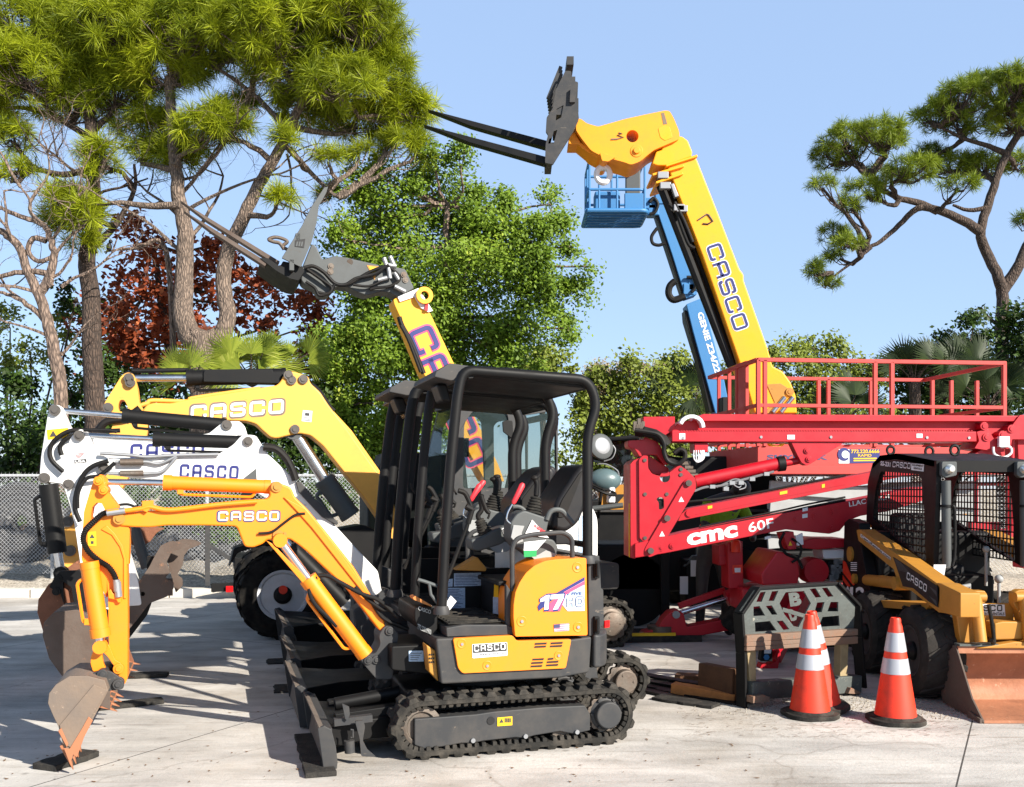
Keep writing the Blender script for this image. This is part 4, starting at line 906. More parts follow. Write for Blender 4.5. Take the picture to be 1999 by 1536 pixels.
bk2 = [(215,1300),(200,1210),(150,1190),(105,1195),(86,1215),(83,1240),(96,1285),(125,1325),(165,1365),(215,1385)]
bucket(E2, F2, bk2, .3, .82, 'brust', 4, side='brust')
m = MB(); m.prism(rounded(F2.poly(Z('u',(700,960),(850,750),(880,690),(930,600),(1000,568),(1080,575),(1140,600),(1120,615),(1010,640),(970,720),(1000,790),(960,830),(1020,860),(1020,910),(980,960),(850,1010),(760,1130),(700,1200)), w2), .012), w2-.05, w2-.01, [F2.poly(circ(Z('u',(803,943))[0], 4.5, 12), w2)])
m.prism(rounded(F2.poly([(x+22,y-2) for x, y in Z('u',(880,690),(930,600),(1000,568),(1080,575),(1140,600),(1120,615),(1050,640),(1010,690),(1000,760),(960,830),(1000,860),(1000,910),(950,960))], w2), .012), w2+.12, w2+.16); m.bar(F2.P(*Z('u',(960,900))[0], w2-.04), F2.P(*Z('u',(960,900))[0], w2+.16), .1, .12)
m.build('hydraulic_thumb', X['brust'], E2, bevel=.006)
m = MB(); m.prism(rounded(F2.poly(Z('u',(700,1000),(830,800),(830,680),(900,680),(860,1020),(830,1100),(700,1270)), w2+.05), .01), w2+.03, w2+.1); m.build('thumb_mount', X['black'], E2, bevel=.006)
# larger white one
w3 = .62
b3 = [(176,862),(190,851),(330,856),(408,846),(425,832),(438,822),(468,822),(478,832),(484,852),(520,885),(600,965),(700,1085),(770,1170),(790,1210),(740,1210),(660,1110),(560,990),(500,950),(430,905),(250,897),(190,893)]
s3 = [(93,808),(103,790),(114,790),(124,797),(134,830),(150,848),(182,868),(195,895),(185,930),(165,945),(185,1000),(235,1120),(250,1200),(205,1220),(172,1130),(150,1040),(135,985),(122,945),(82,940),(77,925),(80,890)]
bo3, st3 = arm_parts(E3, F3, w3, .17, b3, s3, 'white')
swing(E3, F3, .15, w3, .7)
m = MB(); casco(m, *tr(F3,'a',[(776,668),(1226,660),(780,570)], w3-.089), t=.23); m.build('boom_lettering', X['navy'], bo3, smooth_=0)
m = MB(); pins(m, F3, Z('a',(328,370),(265,778),(1360,460)), w3-.09, w3+.09, .042); m.build('boom_pin', X['pin'], bo3)
m = MB(); quad(m, *tr(F3,'a',[(280,488),(408,476),(412,535),(286,548)], w3-.073)); m.m = 1; m.add(tr(F3,'a',[(296,530),(340,527),(318,492)], w3-.076), [(0,1,2)]); quad(m, *tr(F3,'a',[(1384,472),(1434,474),(1432,512),(1384,512)], w3-.09), m=2); m.build('warning_sticker', [X['stick'], X['dgrey'], X['paper']], st3, smooth_=0, split=True)
cylinder(E3, F3, Z('a',(330,370))[0], Z('a',(750,405))[0], Z('a',(1350,460))[0], w3-.02, .055, .022, 'black', 'stick_cylinder')
cylinder(E3, F3, Z('a',(368,1345))[0], Z('a',(345,1225))[0], Z('a',(290,815))[0], w3-.1, .07, .032, 'black', 'bucket_cylinder', collar=False)
m = MB(); m.tube(smooth(tr(F3,'a',[(520,490),(420,495),(340,540),(300,600),(310,670),(380,740)], w3-.12)), .018); m.tube(smooth(tr(F3,'a',[(480,510),(400,540),(360,590),(370,640)], w3-.12)), .018); m.tube(smooth(tr(F3,'a',[(560,490),(640,495),(720,492)], w3-.1)), .018); m.build('hydraulic_hose', X['hose'], E3)
bk3 = [(200,1190),(170,1120),(130,1125),(95,1140),(75,1170),(73,1195),(85,1235),(110,1275),(165,1310),(250,1322)]
bucket(E3, F3, bk3, .3, .95, 'brust', 3, side='rust')
m = MB(); m.prism(rounded(F3.poly(Z('u',(130,900),(170,830),(210,785),(330,780),(390,800),(410,1010),(310,1020),(290,900),(230,860),(240,1030),(210,940)), .25), .01), .25, .29); pins(m, F3, Z('u',(195,840),(183,930)), .25, .3, .03); m.build('quick_coupler', X['black'], E3, bevel=.006)
# ------------------------------------------------------------------ yellow excavator with the glazed cab
E4 = thing('excavator', 'pale yellow excavator with white lettering and a closed glass cab, farthest of the row', 'excavator', F4.o, YAW, TWO)
u4r = F4.P(1196, 1225, 0).x; 
track(E4, (.55, .24), .23, (u4r, .24), .24, 0, .3, [(.5,.12),(.5,.32),(u4r-.3,.4),(u4r-.3,.12)], hubmat='steel', bolts=3, pitch=.12)
track(E4, (.55, .24), .23, (u4r, .24), .24, 1.12, 1.42, None, pitch=.12)
dozer_blade(E4, -.45, 0, 1.42, .34, (.6, .28))
m = MB(); m.box(((u4r+.55)/2, .71, .36), (1.3, .9, .24)); m.lathe([(.4,0),(.4,.16)], ((u4r+.55)/2, .71, .44)); m.build('undercarriage', X['black'], E4, bevel=.02)
m = MB(); m.prism(rounded([(.55,.58),(u4r+.1,.58),(u4r+.1,.85),(.55,.85)], .05), .05, 1.37); m.build('body_skirt', X['dgrey'], E4, bevel=.02)
m = MB(); m.prism(rounded([(u4r-.85,.85),(u4r-.85,1.1),(u4r-.75,1.15),(u4r-.4,1.12),(u4r-.35,1.0),(u4r-.35,.85)], .1), .05, 1.37); m.build('engine_hood', X['yellow'], E4, bevel=.02, seg=3)
# cab
ua, ub4 = F4.P(885, 800, .04).x, F4.P(1088, 800, .04).x; zt4 = F4.P(1000, 778, .04).z; zb4 = .85
def post(m, pts, r=.035): m.tube(pts, r, n=8, bend=.1)
m = MB(); side = [(ua-.04,zb4),(ua-.06,zt4-.55),(ua+.08,zt4),(ub4-.1,zt4),(ub4,zt4-.12),(ub4,zb4)]
door = F4.poly(Z('e',(500,810),(508,420),(560,345),(735,335),(770,370),(790,805)), .04)
win = F4.poly(Z('e',(850,820),(845,400),(870,372),(1040,345),(1055,380),(1060,800)), .04)
m.prism(rounded(side, .06), .02, .07, [rounded(door, .04), rounded(win, .04)]); m.prism(rounded(side, .06), .98, 1.03, [rounded(door, .04), rounded(win, .04)])
m.prism([(ua+.05,zt4-.03),(ua+.05,zt4+.03),(ub4-.05,zt4+.03),(ub4-.05,zt4-.03)], .03, 1.02)
m.bar((ua-.05,.05,zb4),(ua-.05,1.0,zb4),.06,.3); m.bar((ub4-.02,.05,zb4+.2),(ub4-.02,1.0,zb4+.2),.05,.6); m.bar((ua+.06,.05,zt4-.03),(ua+.06,1.0,zt4-.03),.06,.08); m.bar((ub4-.02,.05,zt4-.15),(ub4-.02,1.0,zt4-.15),.05,.06)
cb = m.build('cab', X['dgrey'], E4, bevel=.01, split=False)
m = MB(); m.prism(door, .04, .046); m.build('door_glass', X['glass'], cb, smooth_=0)
m = MB(); m.prism(win, .04, .046); m.build('side_glass', X['glass'], cb, smooth_=0)
m = MB(); m.prism([(ua-.05,zb4+.2),(ua-.055,zt4-.55),(ua+.07,zt4-.06),(ua+.064,zt4-.06),(ua-.061,zt4-.55),(ua-.056,zb4+.2)], .08, .97); m.build('windscreen', X['glass'], cb, smooth_=0)
m = MB(); m.prism(rounded(F4.poly(Z('e',(735,410),(760,400),(795,405),(800,480),(790,510),(740,470)), .03), .01), .0, .02); m.build('door_handle', X['black'], cb, bevel=.004)
m = MB(); m.prism(rounded([(ub4-.5,zb4+.1),(ub4-.45,zb4+.3),(ub4-.3,zb4+.95),(ub4-.18,zb4+.95),(ub4-.25,zb4+.1)], .05), .3, .75); m.build('seat', X['seat'], cb, bevel=.03)
m = MB(); m.tube([(ua+.25,.3,zb4),(ua+.32,.3,zb4+.75)], .015); m.tube([(ua+.2,.6,zb4),(ua+.3,.6,zb4+.7)], .015); m.box((ua+.3,.85,zt4-.45),(.12,.02,.2)); m.build('control_lever', X['hose'], cb)
w4 = .68
b4 = [(275,806),(286,790),(300,786),(335,787),(374,778),(440,768),(500,758),(540,752),(548,744),(556,728),(566,724),(578,726),(602,734),(606,748),(625,765),(641,790),(680,840),(725,905),(764,955),(775,1010),(763,1125),(743,1118),(745,1020),(712,972),(670,920),(630,870),(606,850),(585,846),(560,851),(540,856),(528,854),(514,842),(500,828),(480,822),(400,820),(335,822),(300,830),(280,820)]
s4 = [(238,732),(250,726),(262,731),(268,755),(272,788),(290,812),(288,845),(268,900),(235,960),(205,1050),(168,1120),(122,1118),(126,1025),(150,980),(185,915),(222,826),(202,806),(203,788)]
m = MB(); m.prism(rounded(F4.poly(b4, w4-.13), .03), w4-.13, w4+.13); bo4 = m.build('boom', X['yellow'], E4, bevel=.016, seg=3)
h4 = rounded(F4.poly(Z('a',(712,380),(708,340),(720,308),(745,308),(765,345),(770,380)), w4-.1), .03)
m = MB(); m.prism(rounded(F4.poly(s4, w4-.1), .03), w4-.1, w4+.1, [h4]); st4 = m.build('stick', X['yellow'], E4, bevel=.014, seg=3)
m = MB(); casco(m, *tr(F4,'a',[(1132,440),(1710,398),(1136,335)], w4-.131), t=.34, m=1, gap=.18); casco(m, *tr(F4,'a',[(1140,432),(1702,390),(1144,342)], w4-.135), t=.24, m=0, gap=.22); m.build('boom_lettering', [X['wprint'], X['sand']], bo4, smooth_=0)
m = MB(); quad(m, *tr(F4,'c',[(588,370),(645,375),(638,442),(580,436)], w4-.134)); quad(m, *tr(F4,'c',[(602,385),(628,388),(626,405),(600,402)], w4-.137), m=1)
for k in range(3): quad(m, *tr(F4,'c',[(592,412+k*8),(632,415+k*8),(632,418+k*8),(592,415+k*8)], w4-.137), m=1)
m.build('capacity_label', [X['paper'], X['dgrey']], bo4, smooth_=0)
m = MB(); pins(m, F4, Z('a',(772,178),(780,205),(648,355)), w4-.13, w4+.13, .045); pins(m, F4, Z('c',(500,160),(520,190),(540,485),(590,185)), w4-.14, w4+.14, .045); m.build('boom_pin', X['pin'], bo4)
m = MB(); m.tube(tr(F4,'c',[(640,235),(740,380),(860,510),(1000,710),(1100,850)], w4-.1), .02); m.tube(tr(F4,'c',[(650,225),(750,370),(870,500),(1010,700),(1110,840)], w4+.02), .02); m.build('boom_pipe', X['yellow'], bo4)
m = MB(); m.tube(smooth(tr(F4,'c',[(630,220),(680,260),(740,350),(770,380)], w4-.05)), .035); m.tube(smooth(tr(F4,'a',[(840,360),(800,390),(760,420),(640,440),(590,490)], w4-.12)), .035); m.build('hydraulic_hose', X['hose'], bo4)
m = MB(); m.tube(smooth(tr(F4,'a',[(820,350),(880,330),(920,312),(1130,318),(1150,300),(1400,262),(1560,240)], w4-.08)), .02); m.build('boom_pipe', X['yellow'], bo4)
o = cylinder(E4, F4, Z('a',(775,178))[0], Z('a',(1130,178))[0], Z('c',(480,165))[0], w4, .075, .036, 'black', 'stick_cylinder')
m = MB(); m.prism(rounded(F4.poly(Z('c',(-10,150),(-8,200),(450,210),(465,145),(410,145),(405,125),(0,125)), w4-.09), .01), w4-.09, w4+.09); m.tube(tr(F4,'a',[(790,135),(1130,130)], w4), .022); m.build('cylinder_guard', X['black'], o, bevel=.008)
cylinder(E4, F4, Z('c',(530,490))[0], Z('c',(720,790))[0], Z('c',(870,1000))[0], w4-.02, .1, .06, 'mgrey', 'boom_cylinder')
m = MB(); m.prism(rounded([(-.15,.55),(.8,.55),(.8,1.0),(.3,1.25),(.0,1.2),(-.2,.9)], .05), w4-.2, w4+.2); m.build('swing_post', X['black'], E4, bevel=.02)
m = MB(); m.tube(tr(F4,'u',[(740,470),(790,640),(830,760)], w4-.05), .05); m.build('bucket_cylinder', X['mgrey'], E4)
m = MB(); pins(m, F4, Z('u',(263,433),(280,640)), w4-.12, w4+.1, .05); m.build('stick_pin', X['pin'], st4)
bk4 = [(215,1150),(185,1100),(150,1095),(115,1120),(100,1160),(110,1200),(140,1235),(200,1260)]
bucket(E4, F4, bk4, .35, 1.05, 'rust', 3, side='rust')
m = MB(); m.prism(rounded(F4.poly(Z('u',(700,500),(760,480),(880,470),(960,480),(900,510),(850,580),(800,600),(720,600)), w4+.1), .02), w4+.08, w4+.2); m.build('hydraulic_thumb', X['rust'], E4, bevel=.01)
# ------------------------------------------------------------------ telehandler with the grey boom head
T1 = thing('telehandler', 'yellow telehandler with grey boom head, white wheel rims and thin forks raised beside the pines', 'telehandler', FT.o, YAW)
def wheel(root, fr, u, w, r, wd, rim='lgrey', lugs=18, name='wheel', hub=None, flip=1, rr_=.55, ang=None, mat='tyre'):
    R_ = Matrix.Rotation(ang or 0, 3, 'Z')
    def ro(m):
        m.v = [tuple(R_ @ Vector(v)+Vector((u, w, r))) for v in m.v]; return m
    m = MB(); pr = [(r*rr_,-.0),(r*rr_+.02,-.02),(r*.8,-.03),(r*.93,-.005),(r*.97,.04),(r*.97,wd-.04),(r*.93,wd+.005),(r*.8,wd+.03),(r*rr_,wd)]
    m.lathe([(a, b) for a, b in pr], (0,0,0), (0,1,0), 40, cap=False)
    for k in range(lugs):
        for s_ in (0, 1):
            a = 2*math.pi*(k+.5*s_)/lugs; b = a+.28*(1 if s_ else 1)
            w0_, w1_ = (-.012, wd*.52) if s_ == 0 else (wd+.012, wd*.48)
            def pt(an, ra, y): return (ra*math.cos(an), y, ra*math.sin(an))
            t = .085
            m.add([pt(a-t,r*.95,w0_),pt(a+t,r*.95,w0_),pt(a+t*.8,r*1.0,w0_+.0),pt(a-t*.8,r*1.0,w0_),pt(b-t*.8,r*.95,w1_),pt(b+t*.8,r*.95,w1_),pt(b+t*.6,r*1.015,w1_),pt(b-t*.6,r*1.015,w1_)],
                  [(0,1,2,3),(7,6,5,4),(0,4,5,1),(1,5,6,2),(2,6,7,3),(3,7,4,0)])
    ro(m); o = m.build(name, X[mat], root, bevel=.006, split=False)
    m = MB(); m.lathe([(0.001,.05),(r*.2,.05),(r*.22,.075),(r*.34,.08),(r*.36,.055),(r*.46,.03),(r*.5,-.005),(r*.56,-.012),(r*.57,.02)], (0,0,0), (0,1,0), 36)
    for k in range(8):
        a = 2*math.pi*k/8; m.cyl((r*.29*math.cos(a),.07,r*.29*math.sin(a)),(r*.29*math.cos(a),.085 if 0 else .055,r*.29*math.sin(a)),.016,n=6)
    ro(m); o2 = m.build('rim', X[rim], o, bevel=.003, split=False)
    m = MB(); m.lathe([(.001,-.03),(r*.13,-.03),(r*.2,.0),(r*.21,.06)], (0,0,0), (0,1,0), 28); ro(m); o3 = m.build('hub', X['black'], o, bevel=.003)
    if hub: m = MB(); m.cyl((-.0,-.045,.06),(.0,-.02,.06), .045, n=20); ro(m); m.build('hub_marker', X['cone'], o3)
    return o
pw = ground(552, 1249); uw = (pw-FT.o).dot(FT.a); 
wheel(T1, FT, uw, -.05, .475, .34, 'silver', 15, hub=True)
wheel(T1, FT, uw+2.35, -.05, .475, .34, 'lgrey', 15); wheel(T1, FT, uw, 1.35, .475, .34, 'lgrey', 15); wheel(T1, FT, uw+2.35, 1.35, .475, .34, 'lgrey', 15)
m = MB(); m.box((uw+1.2,.82,.55),(3.0,.8,.4)); m.box((uw+1.2,.35,.75),(1.1,.5,.6)); m.build('chassis', X['black'], T1, bevel=.03, split=False)
m = MB(); m.prism([(uw-.55,.78),(uw-.5,.98),(uw-.25,1.06),(uw+.25,1.06),(uw+.55,.9),(uw+.55,.84),(uw+.22,1.0),(uw-.24,1.0),(uw-.46,.93)], -.06, .34); m.build('mudguard', X['black'], T1, bevel=.012)
m = MB(); m.prism([(uw+.9,1.0),(uw+.9,1.55),(uw+1.1,2.0),(uw+2.0,2.0),(uw+2.1,1.0)], 0.0, .62); m.build('cab', X['black'], T1, bevel=.04)
m = MB(); m.prism([(uw+2.1,.7),(uw+2.1,1.2),(uw+3.0,1.1),(uw+3.1,.7)], .1, 1.5); m.build('engine_cover', X['lyellow'], T1, bevel=.05)
wb = .86; bw = .17
bm1 = Z('m',(1462,815),(1500,800),(1640,750),(1690,880),(1860,1240))+[(905,770),(972,905),(985,940),(948,940),(850,768)]+Z('m',(1660,1300),(1520,960),(1470,850))
m = MB(); m.prism(rounded(FT.poly(bm1, wb-bw), .02), wb-bw, wb+bw); bt = m.build('boom', X['lyellow'], T1, bevel=.015, seg=3)
a0, a1 = FT.P(*Z('m',(1630,985))[0], wb-bw-.004), FT.P(936, 900, wb-bw-.004)
d = (a1-a0); L_ = d.length; d.normalize(); up_ = Vector((-d.z, 0, d.x)) if d.x > 0 else Vector((d.z,0,-d.x))
hh = .33; q0 = a0+d*.02-up_*.185; q1 = a0+d*L_*1.02-up_*.185
m = MB(); casco(m, q0, q1, q0+up_*hh, t=.36, m=1, gap=.15, word='CASCO'); casco(m, q0, q1, q0+up_*hh, t=.22, m=0, gap=.15, off=(0,-.005,0)); m.build('boom_lettering', [X['navy'], X['pprint']], bt, smooth_=0)
m = MB(); m.prism(FT.poly(Z('m',(1490,800),(1625,742),(1640,765),(1720,890),(1690,900),(1640,870),(1600,800),(1505,832)), wb-bw-.02), wb-bw-.025, wb-bw); m.build('boom_scale_plate', X['wprint'], bt, bevel=.003)
m = MB(); m.lathe([(.05,-.02),(.1,-.02),(.1,.02),(.05,.02),(.05,-.02)], FT.P(*Z('m',(1665,790))[0], wb-bw-.06), (0,1,0), 20, cap=False); m.build('lifting_eye', X['lyellow'], bt)
m = MB(); m.prism(FT.poly(Z('m',(1672,825),(1692,825),(1688,890),(1668,885)), wb-bw-.05), wb-bw-.05, wb-bw-.03); m.build('load_arrow', X['rprint'], bt)
m = MB(); m.tube(smooth(tr(FT,'m',[(1500,930),(1520,990),(1580,1100),(1660,1300)], wb-bw-.05)), .03); m.tube(smooth(tr(FT,'m',[(1510,985),(1560,1080),(1640,1290)], wb-bw-.1)), .02); m.build('hydraulic_hose', X['hose'], bt)
hd = Z('m',(870,600),(930,450),(960,470),(1000,555),(1080,530),(1150,540),(1370,590),(1480,605),(1540,615),(1600,745),(1495,805),(1440,770),(1380,765),(1290,790),(1230,770),(1170,735),(1100,725),(1040,790),(980,790),(950,740),(880,715),(860,690))
m = MB(); m.prism(rounded(FT.poly(hd, wb-.14), .03), wb-.14, wb+.14); gh = m.build('boom_head', X['mgrey'], T1, bevel=.014, seg=3)
m = MB(); m.m = 0; m.add(tr(FT,'m',[(1288,592),(1370,600),(1340,690)], wb-.145), [(0,1,2)]); m.m = 1; m.add(tr(FT,'m',[(1300,600),(1358,606),(1338,668)], wb-.148), [(0,1,2)]); m.build('warning_sticker', [X['cyellow'], X['stick']], gh, smooth_=0)
m = MB()
for pts, r in (([(880,610),(940,600),(1010,640),(1080,710),(1150,720),(1220,680),(1340,650),(1400,610),(1430,590)], .022), ([(890,700),(950,740),(980,790),(1050,770),(1080,720),(1160,720),(1300,640),(1400,600)], .018), ([(900,620),(1000,690),(1060,740),(1030,780),(970,770)], .02), ([(1380,700),(1300,730),(1200,720)], .016), ([(1430,600),(1490,650),(1500,690),(1440,730),(1350,740),(1310,750)], .018)):
    m.tube(smooth(tr(FT,'m',pts, wb-.2)), r)
m.build('hydraulic_hose', X['hose'], gh, split=False)
m = MB()
for pts in ([(1400,545),(1420,600)], [(1440,535),(1465,590)], [(1410,590),(1480,600)], [(1430,610),(1440,680)], [(1470,640),(1500,690)], [(1360,690),(1420,675)], [(1470,730),(1540,765)]): m.tube(tr(FT,'m',pts, wb-.19), .028)
m.build('valve_block', X['zinc'], gh, split=False)
m = MB(); pins(m, FT, Z('m',(1055,600),(1052,635),(1530,655),(1540,690)), wb-.14, wb+.14, .035); m.cyl(FT.P(*Z('m',(1180,572))[0], wb-.145), FT.P(*Z('m',(1180,572))[0], wb-.13), .035); m.build('boom_pin', X['steel'], gh)
# carriage and forks
m = MB(); cg = Z('m',(735,545),(870,330),(880,305),(930,210),(1010,90),(1035,85),(1025,120),(975,210),(960,320),(930,440),(860,605))
m.prism(rounded(FT.poly(cg, wb-.5), .008), wb-.5, wb-.47); m.prism(rounded(FT.poly(cg, wb+.5), .008), wb+.47, wb+.5)
a, b = FT.P(*Z('m',(800,590))[0], wb-.5), FT.P(*Z('m',(840,420))[0], wb-.5)
for p in (a, b): m.bar((p.x,wb-.5,p.z),(p.x,wb+.5,p.z),.05,.12)
cg_ = m.build('fork_carriage', X['mgrey'], T1, bevel=.006, split=False)
m = MB()
q = Z('m',(822,430),(888,420),(880,480),(820,470)); m.prism(FT.poly(q, wb-.505), wb-.505, wb-.502)
m.m = 1
for k in range(3): m.prism(FT.poly(Z('m',(832+k*16,440),(842+k*16,438),(836+k*16,470),(826+k*16,468)), wb-.508), wb-.508, wb-.506)
m.build('maker_decal', [X['bprint'], X['mgrey']], cg_, smooth_=0)
m = MB(); m.prism(rounded(FT.poly(Z('m',(590,555),(640,555),(720,610),(740,575),(860,600),(880,640),(840,700),(790,690),(700,640)), wb-.35), .01), wb-.42, wb+.42); m.build('fork_mount', X['black'], cg_, bevel=.01)
for k, (p, q, ww) in enumerate((((75,180),(720,575),wb+.25), ((95,245),(640,580),wb-.35))):
    a, b = FT.P(*Z('m',p)[0], ww), FT.P(*Z('m',q)[0], ww); d = (b-a).normalized(); n_ = Vector((-d.z,0,d.x))
    m = MB(); m.prism([(a.x,a.z),(b.x,b.z),(b.x-n_.x*.055,b.z-n_.z*.055),(a.x+d.x*.35-n_.x*.04,a.z+d.z*.35-n_.z*.04)], ww-.06, ww+.06); m.build('fork', X['brust'], T1, bevel=.004)
m = MB(); m.tube(smooth(tr(FT,'m',[(770,490),(740,470),(770,440),(740,420),(690,410),(650,425),(680,440),(720,450),(750,490)], wb-.3)), .02); m.build('hose_loop', X['steel'], cg_)
# flatbed trailer corner with a tail lamp, behind the thumb
p = ground(405, 1172)
TRL = thing('trailer', 'black trailer corner post and tail lamp left of the big black tyre', 'trailer', p, YAW)
m = MB(); m.box((0,0,.56+.2),(.07,.07,1.1)); m.build('corner_post', X['dgrey'], TRL, bevel=.006)
m = MB(); m.bar((.0,.0,.8),(.45,.0,.5),.06,.06); m.build('brace', X['dgrey'], TRL, bevel=.006)
m = MB(); m.box((.55,.5,.5),(.36,1.3,.22)); m.box((.3,.02,.18),(.5,.1,.12)); m.box((.5,.1,.3),(.16,.16,.5)); m.build('frame', X['black'], TRL, bevel=.008)
m = MB(); m.box((.3,-.07,.16),(.1,.03,.09)); m.build('tail_lamp', X['taillight'], TRL, bevel=.008)
m = MB(); m.lathe([(.09,0),(.13,.02),(.16,.07),(.16,.15),(.13,.19),(.09,.2)], (.75,.9,.16+.0), (0,1,0), 28); m.build('wheel', X['tyre'], TRL)
# ------------------------------------------------------------------ traffic cones
def cone(px, py, label, yaw=0):
    p = ground(px, py); root = thing('traffic_cone', label, 'traffic cone', (p.x, p.y, 0), yaw, 'orange traffic cones with white bands')
    m = MB(); m.prism(rounded([(-.185,-.1),(-.1,-.185),(.1,-.185),(.185,-.1),(.185,.1),(.1,.185),(-.1,.185),(-.185,.1)], .04), 0, .032, ax='z'); m.lathe([(.17,.03),(.145,.045),(.14,.05)], (0,0,0)); m.build('base', X['rubber'], root, bevel=.006, split=False)
    r = lambda z: .140-(z-.04)*.155
    H_ = .715; m = MB(); m.lathe([(r(.04),.04)]+[(r(z),z) for z in (.15,.3,.45,.6,.66)]+[(.036,.68),(.036,H_-.012),(.03,H_),(.024,H_),(.022,.6)], (0,0,0), n=36); b = m.build('cone_body', X['cone'], root)
    for z0, z1 in ((.335,.44),(.485,.615)):
        m = MB(); m.lathe([(r(z0)+.0005,z0),(r(z0)+.003,z0+.002),(r(z1)+.003,z1-.002),(r(z1)+.0005,z1)], (0,0,0), n=36); m.build('reflective_band', X['reflect'], root)
    return root
cone(1581, 1397, 'orange cone in front of the fork frame, partly covering a second cone', 8)
cb2 = cone(1604, 1387, 'orange cone half hidden behind another cone in front of the fork frame', 0); cb2.rotation_euler = (R(2), R(-6.5), 0); cb2.location.z = .012
cone(1748, 1408, 'orange cone with a torn top standing alone beside the rusty loader bucket', -5)
# ------------------------------------------------------------------ fork frame
o_ = ground(1456, 1381); FF = Frame(o_.x, o_.y, 28)
KF = thing('fork_frame', 'worn grey pallet fork frame with cut-out back plate standing behind the cones', 'fork attachment', FF.o, 28)
cuts = [[(1065,435),(1105,430),(1075,505),(1035,505)], [(1150,428),(1197,424),(1165,498),(1125,498)], [(1205,515),(1250,435),(1385,425),(1435,515),(1345,690),(1308,682),(1240,595)],
        [(1425,410),(1470,405),(1510,470),(1470,475)], [(1515,403),(1555,400),(1600,465),(1560,470)], [(1015,540),(1060,535),(1100,605),(1015,610)], [(1105,535),(1150,530),(1190,598),(1150,600)],
        [(1025,655),(1135,645),(1185,715),(1028,725)], [(1185,645),(1230,642),(1278,705),(1235,712)], [(1480,510),(1535,505),(1515,580),(1460,585)], [(1580,505),(1635,505),(1635,575),(1555,575)], [(1520,615),(1640,605),(1645,680),(1490,690)], [(1430,630),(1480,620),(1450,692),(1400,695)]]
fp = lambda pts, w=0: FF.poly(Z('i', *pts), w)
X['plate'] = paint('worn_grey_plate', (84,90,88), .55, metal=.3, wear=.6, dirt=(60,58,54), bump=.25, worn=((170,166,150),.6))
m = MB(); m.prism(fp([(1040,400),(1605,368),(1758,530),(1745,735),(940,785),(920,570)]), 0, .014, [fp(c) for c in cuts]); bp_ = m.build('back_plate', X['plate'], KF)
m = MB()
for t, q in (('B', [(1285,540),(1370,530),(1270,440)]), ('D', [(1290,645),(1345,640),(1258,560)])): write(m, t, *[FF.P(*Z('i', z)[0], .004) for z in q], bold=.06)
m.bar(FF.P(*Z('i',(1225,560))[0], .007), FF.P(*Z('i',(1395,610))[0], .007), .012, .03); m.build('letter_plate', X['plate'], bp_, smooth_=0)
m = MB(); m.bar(FF.P(*Z('i',(1030,402))[0], .03), FF.P(*Z('i',(1612,366))[0], .03), .09, .022); m.build('top_rail', X['black'], KF, bevel=.004)
for a, b, c, d in (((1037,398),(905,590),(925,880),(930,1278)), ((1608,362),(1766,530),(1775,760),(1805,1130))):
    m = MB(); p = [FF.P(*Z('i', z)[0], .02) for z in (a, b, c, d)]
    for i in range(3): m.bar(p[i], p[i+1], .1, .022)
    m.build('side_rail', X['black'], KF, bevel=.004, split=False)
X['tan'] = paint('worn_tan_paint', (150,132,98), .7, wear=.6, dirt=(96,80,60), bump=.25, worn=((120,112,100),.62))
X['rustbar'] = paint('rusty_bar', (120,92,74), .7, wear=.6, dirt=(100,100,96), bump=.35, worn=((150,84,52),.58))
for y0, y1, h in ((772,722,.05),(812,768,.035),(846,792,.03)):
    m = MB(); m.bar(FF.P(*Z('i',(942,y0))[0], -.02), FF.P(*Z('i',(1755,y1))[0], -.02), .07, h); m.build('cross_bar', X['rustbar'], KF, bevel=.006)
m = MB(); m.bar(FF.P(*Z('i',(975,1150))[0], -.01), FF.P(*Z('i',(1772,1098))[0], -.01), .1, .13); m.build('lower_bar', X['plate'], KF, bevel=.006)
for pts in ([(955,860),(1020,855),(1022,1130),(980,1135)], [(1640,808),(1697,803),(1687,1062),(1634,1066)]):
    m = MB(); m.prism(fp(pts), -.02, .05); m.build('upright', X['tan'], KF, bevel=.005)
for pts in ([(985,1240),(985,1190),(1060,1175),(1112,1195),(1100,1230)], [(1680,1170),(1700,1125),(1780,1160),(1760,1175)]):
    m = MB(); m.prism(fp(pts, -.06), -.1, .03); m.build('foot', X['rustbar'], KF, bevel=.005)
# ------------------------------------------------------------------ planks, blocks, ground mats
rr = random.Random(11)
def slab(name, label, cat, px, py, L, W, T, yaw, mat, z=0.0, tilt=0, group=None, rough=True):
    p = ground(px, py); o = MB(); nx_ = 9
    pts = [(-L/2+L*i/nx_, -W/2+rr.uniform(-.01,.01)*(rough)) for i in range(nx_+1)]+[(L/2-L*i/nx_, W/2+rr.uniform(-.01,.01)*(rough)) for i in range(nx_+1)]
    o.prism(pts, 0, T, ax='z'); ob = o.build(name, X[mat], None, bevel=.004, smooth_=30)
    ob.location = (p.x, p.y, z+.001); ob.rotation_euler = (0, R(tilt), R(yaw)); return tag(ob, label, cat, group)
mg = 'black rubber mats under the machines'
slab('ground_mat', 'small cracked rubber block under the tooth of the nearest bucket', 'mat', 131, 1489, .34, .17, .035, 70, 'mat', group=mg)
slab('ground_mat', 'thin black rubber strip under the teeth of the second bucket', 'mat', 232, 1380, .62, .13, .03, 30, 'mat', group=mg)
slab('ground_mat', 'narrow black pad on the shaded concrete behind the second bucket', 'mat', 262, 1322, .55, .16, .03, 10, 'mat', group=mg)
slab('ground_mat', 'long black board sticking out under the nearest dozer blade', 'mat', 612, 1476, .9, .17, .03, 106, 'mat', group=mg)
slab('ground_mat', 'black board left of the second dozer blade', 'mat', 562, 1345, .3, .22, .014, 104, 'mat', group=mg)
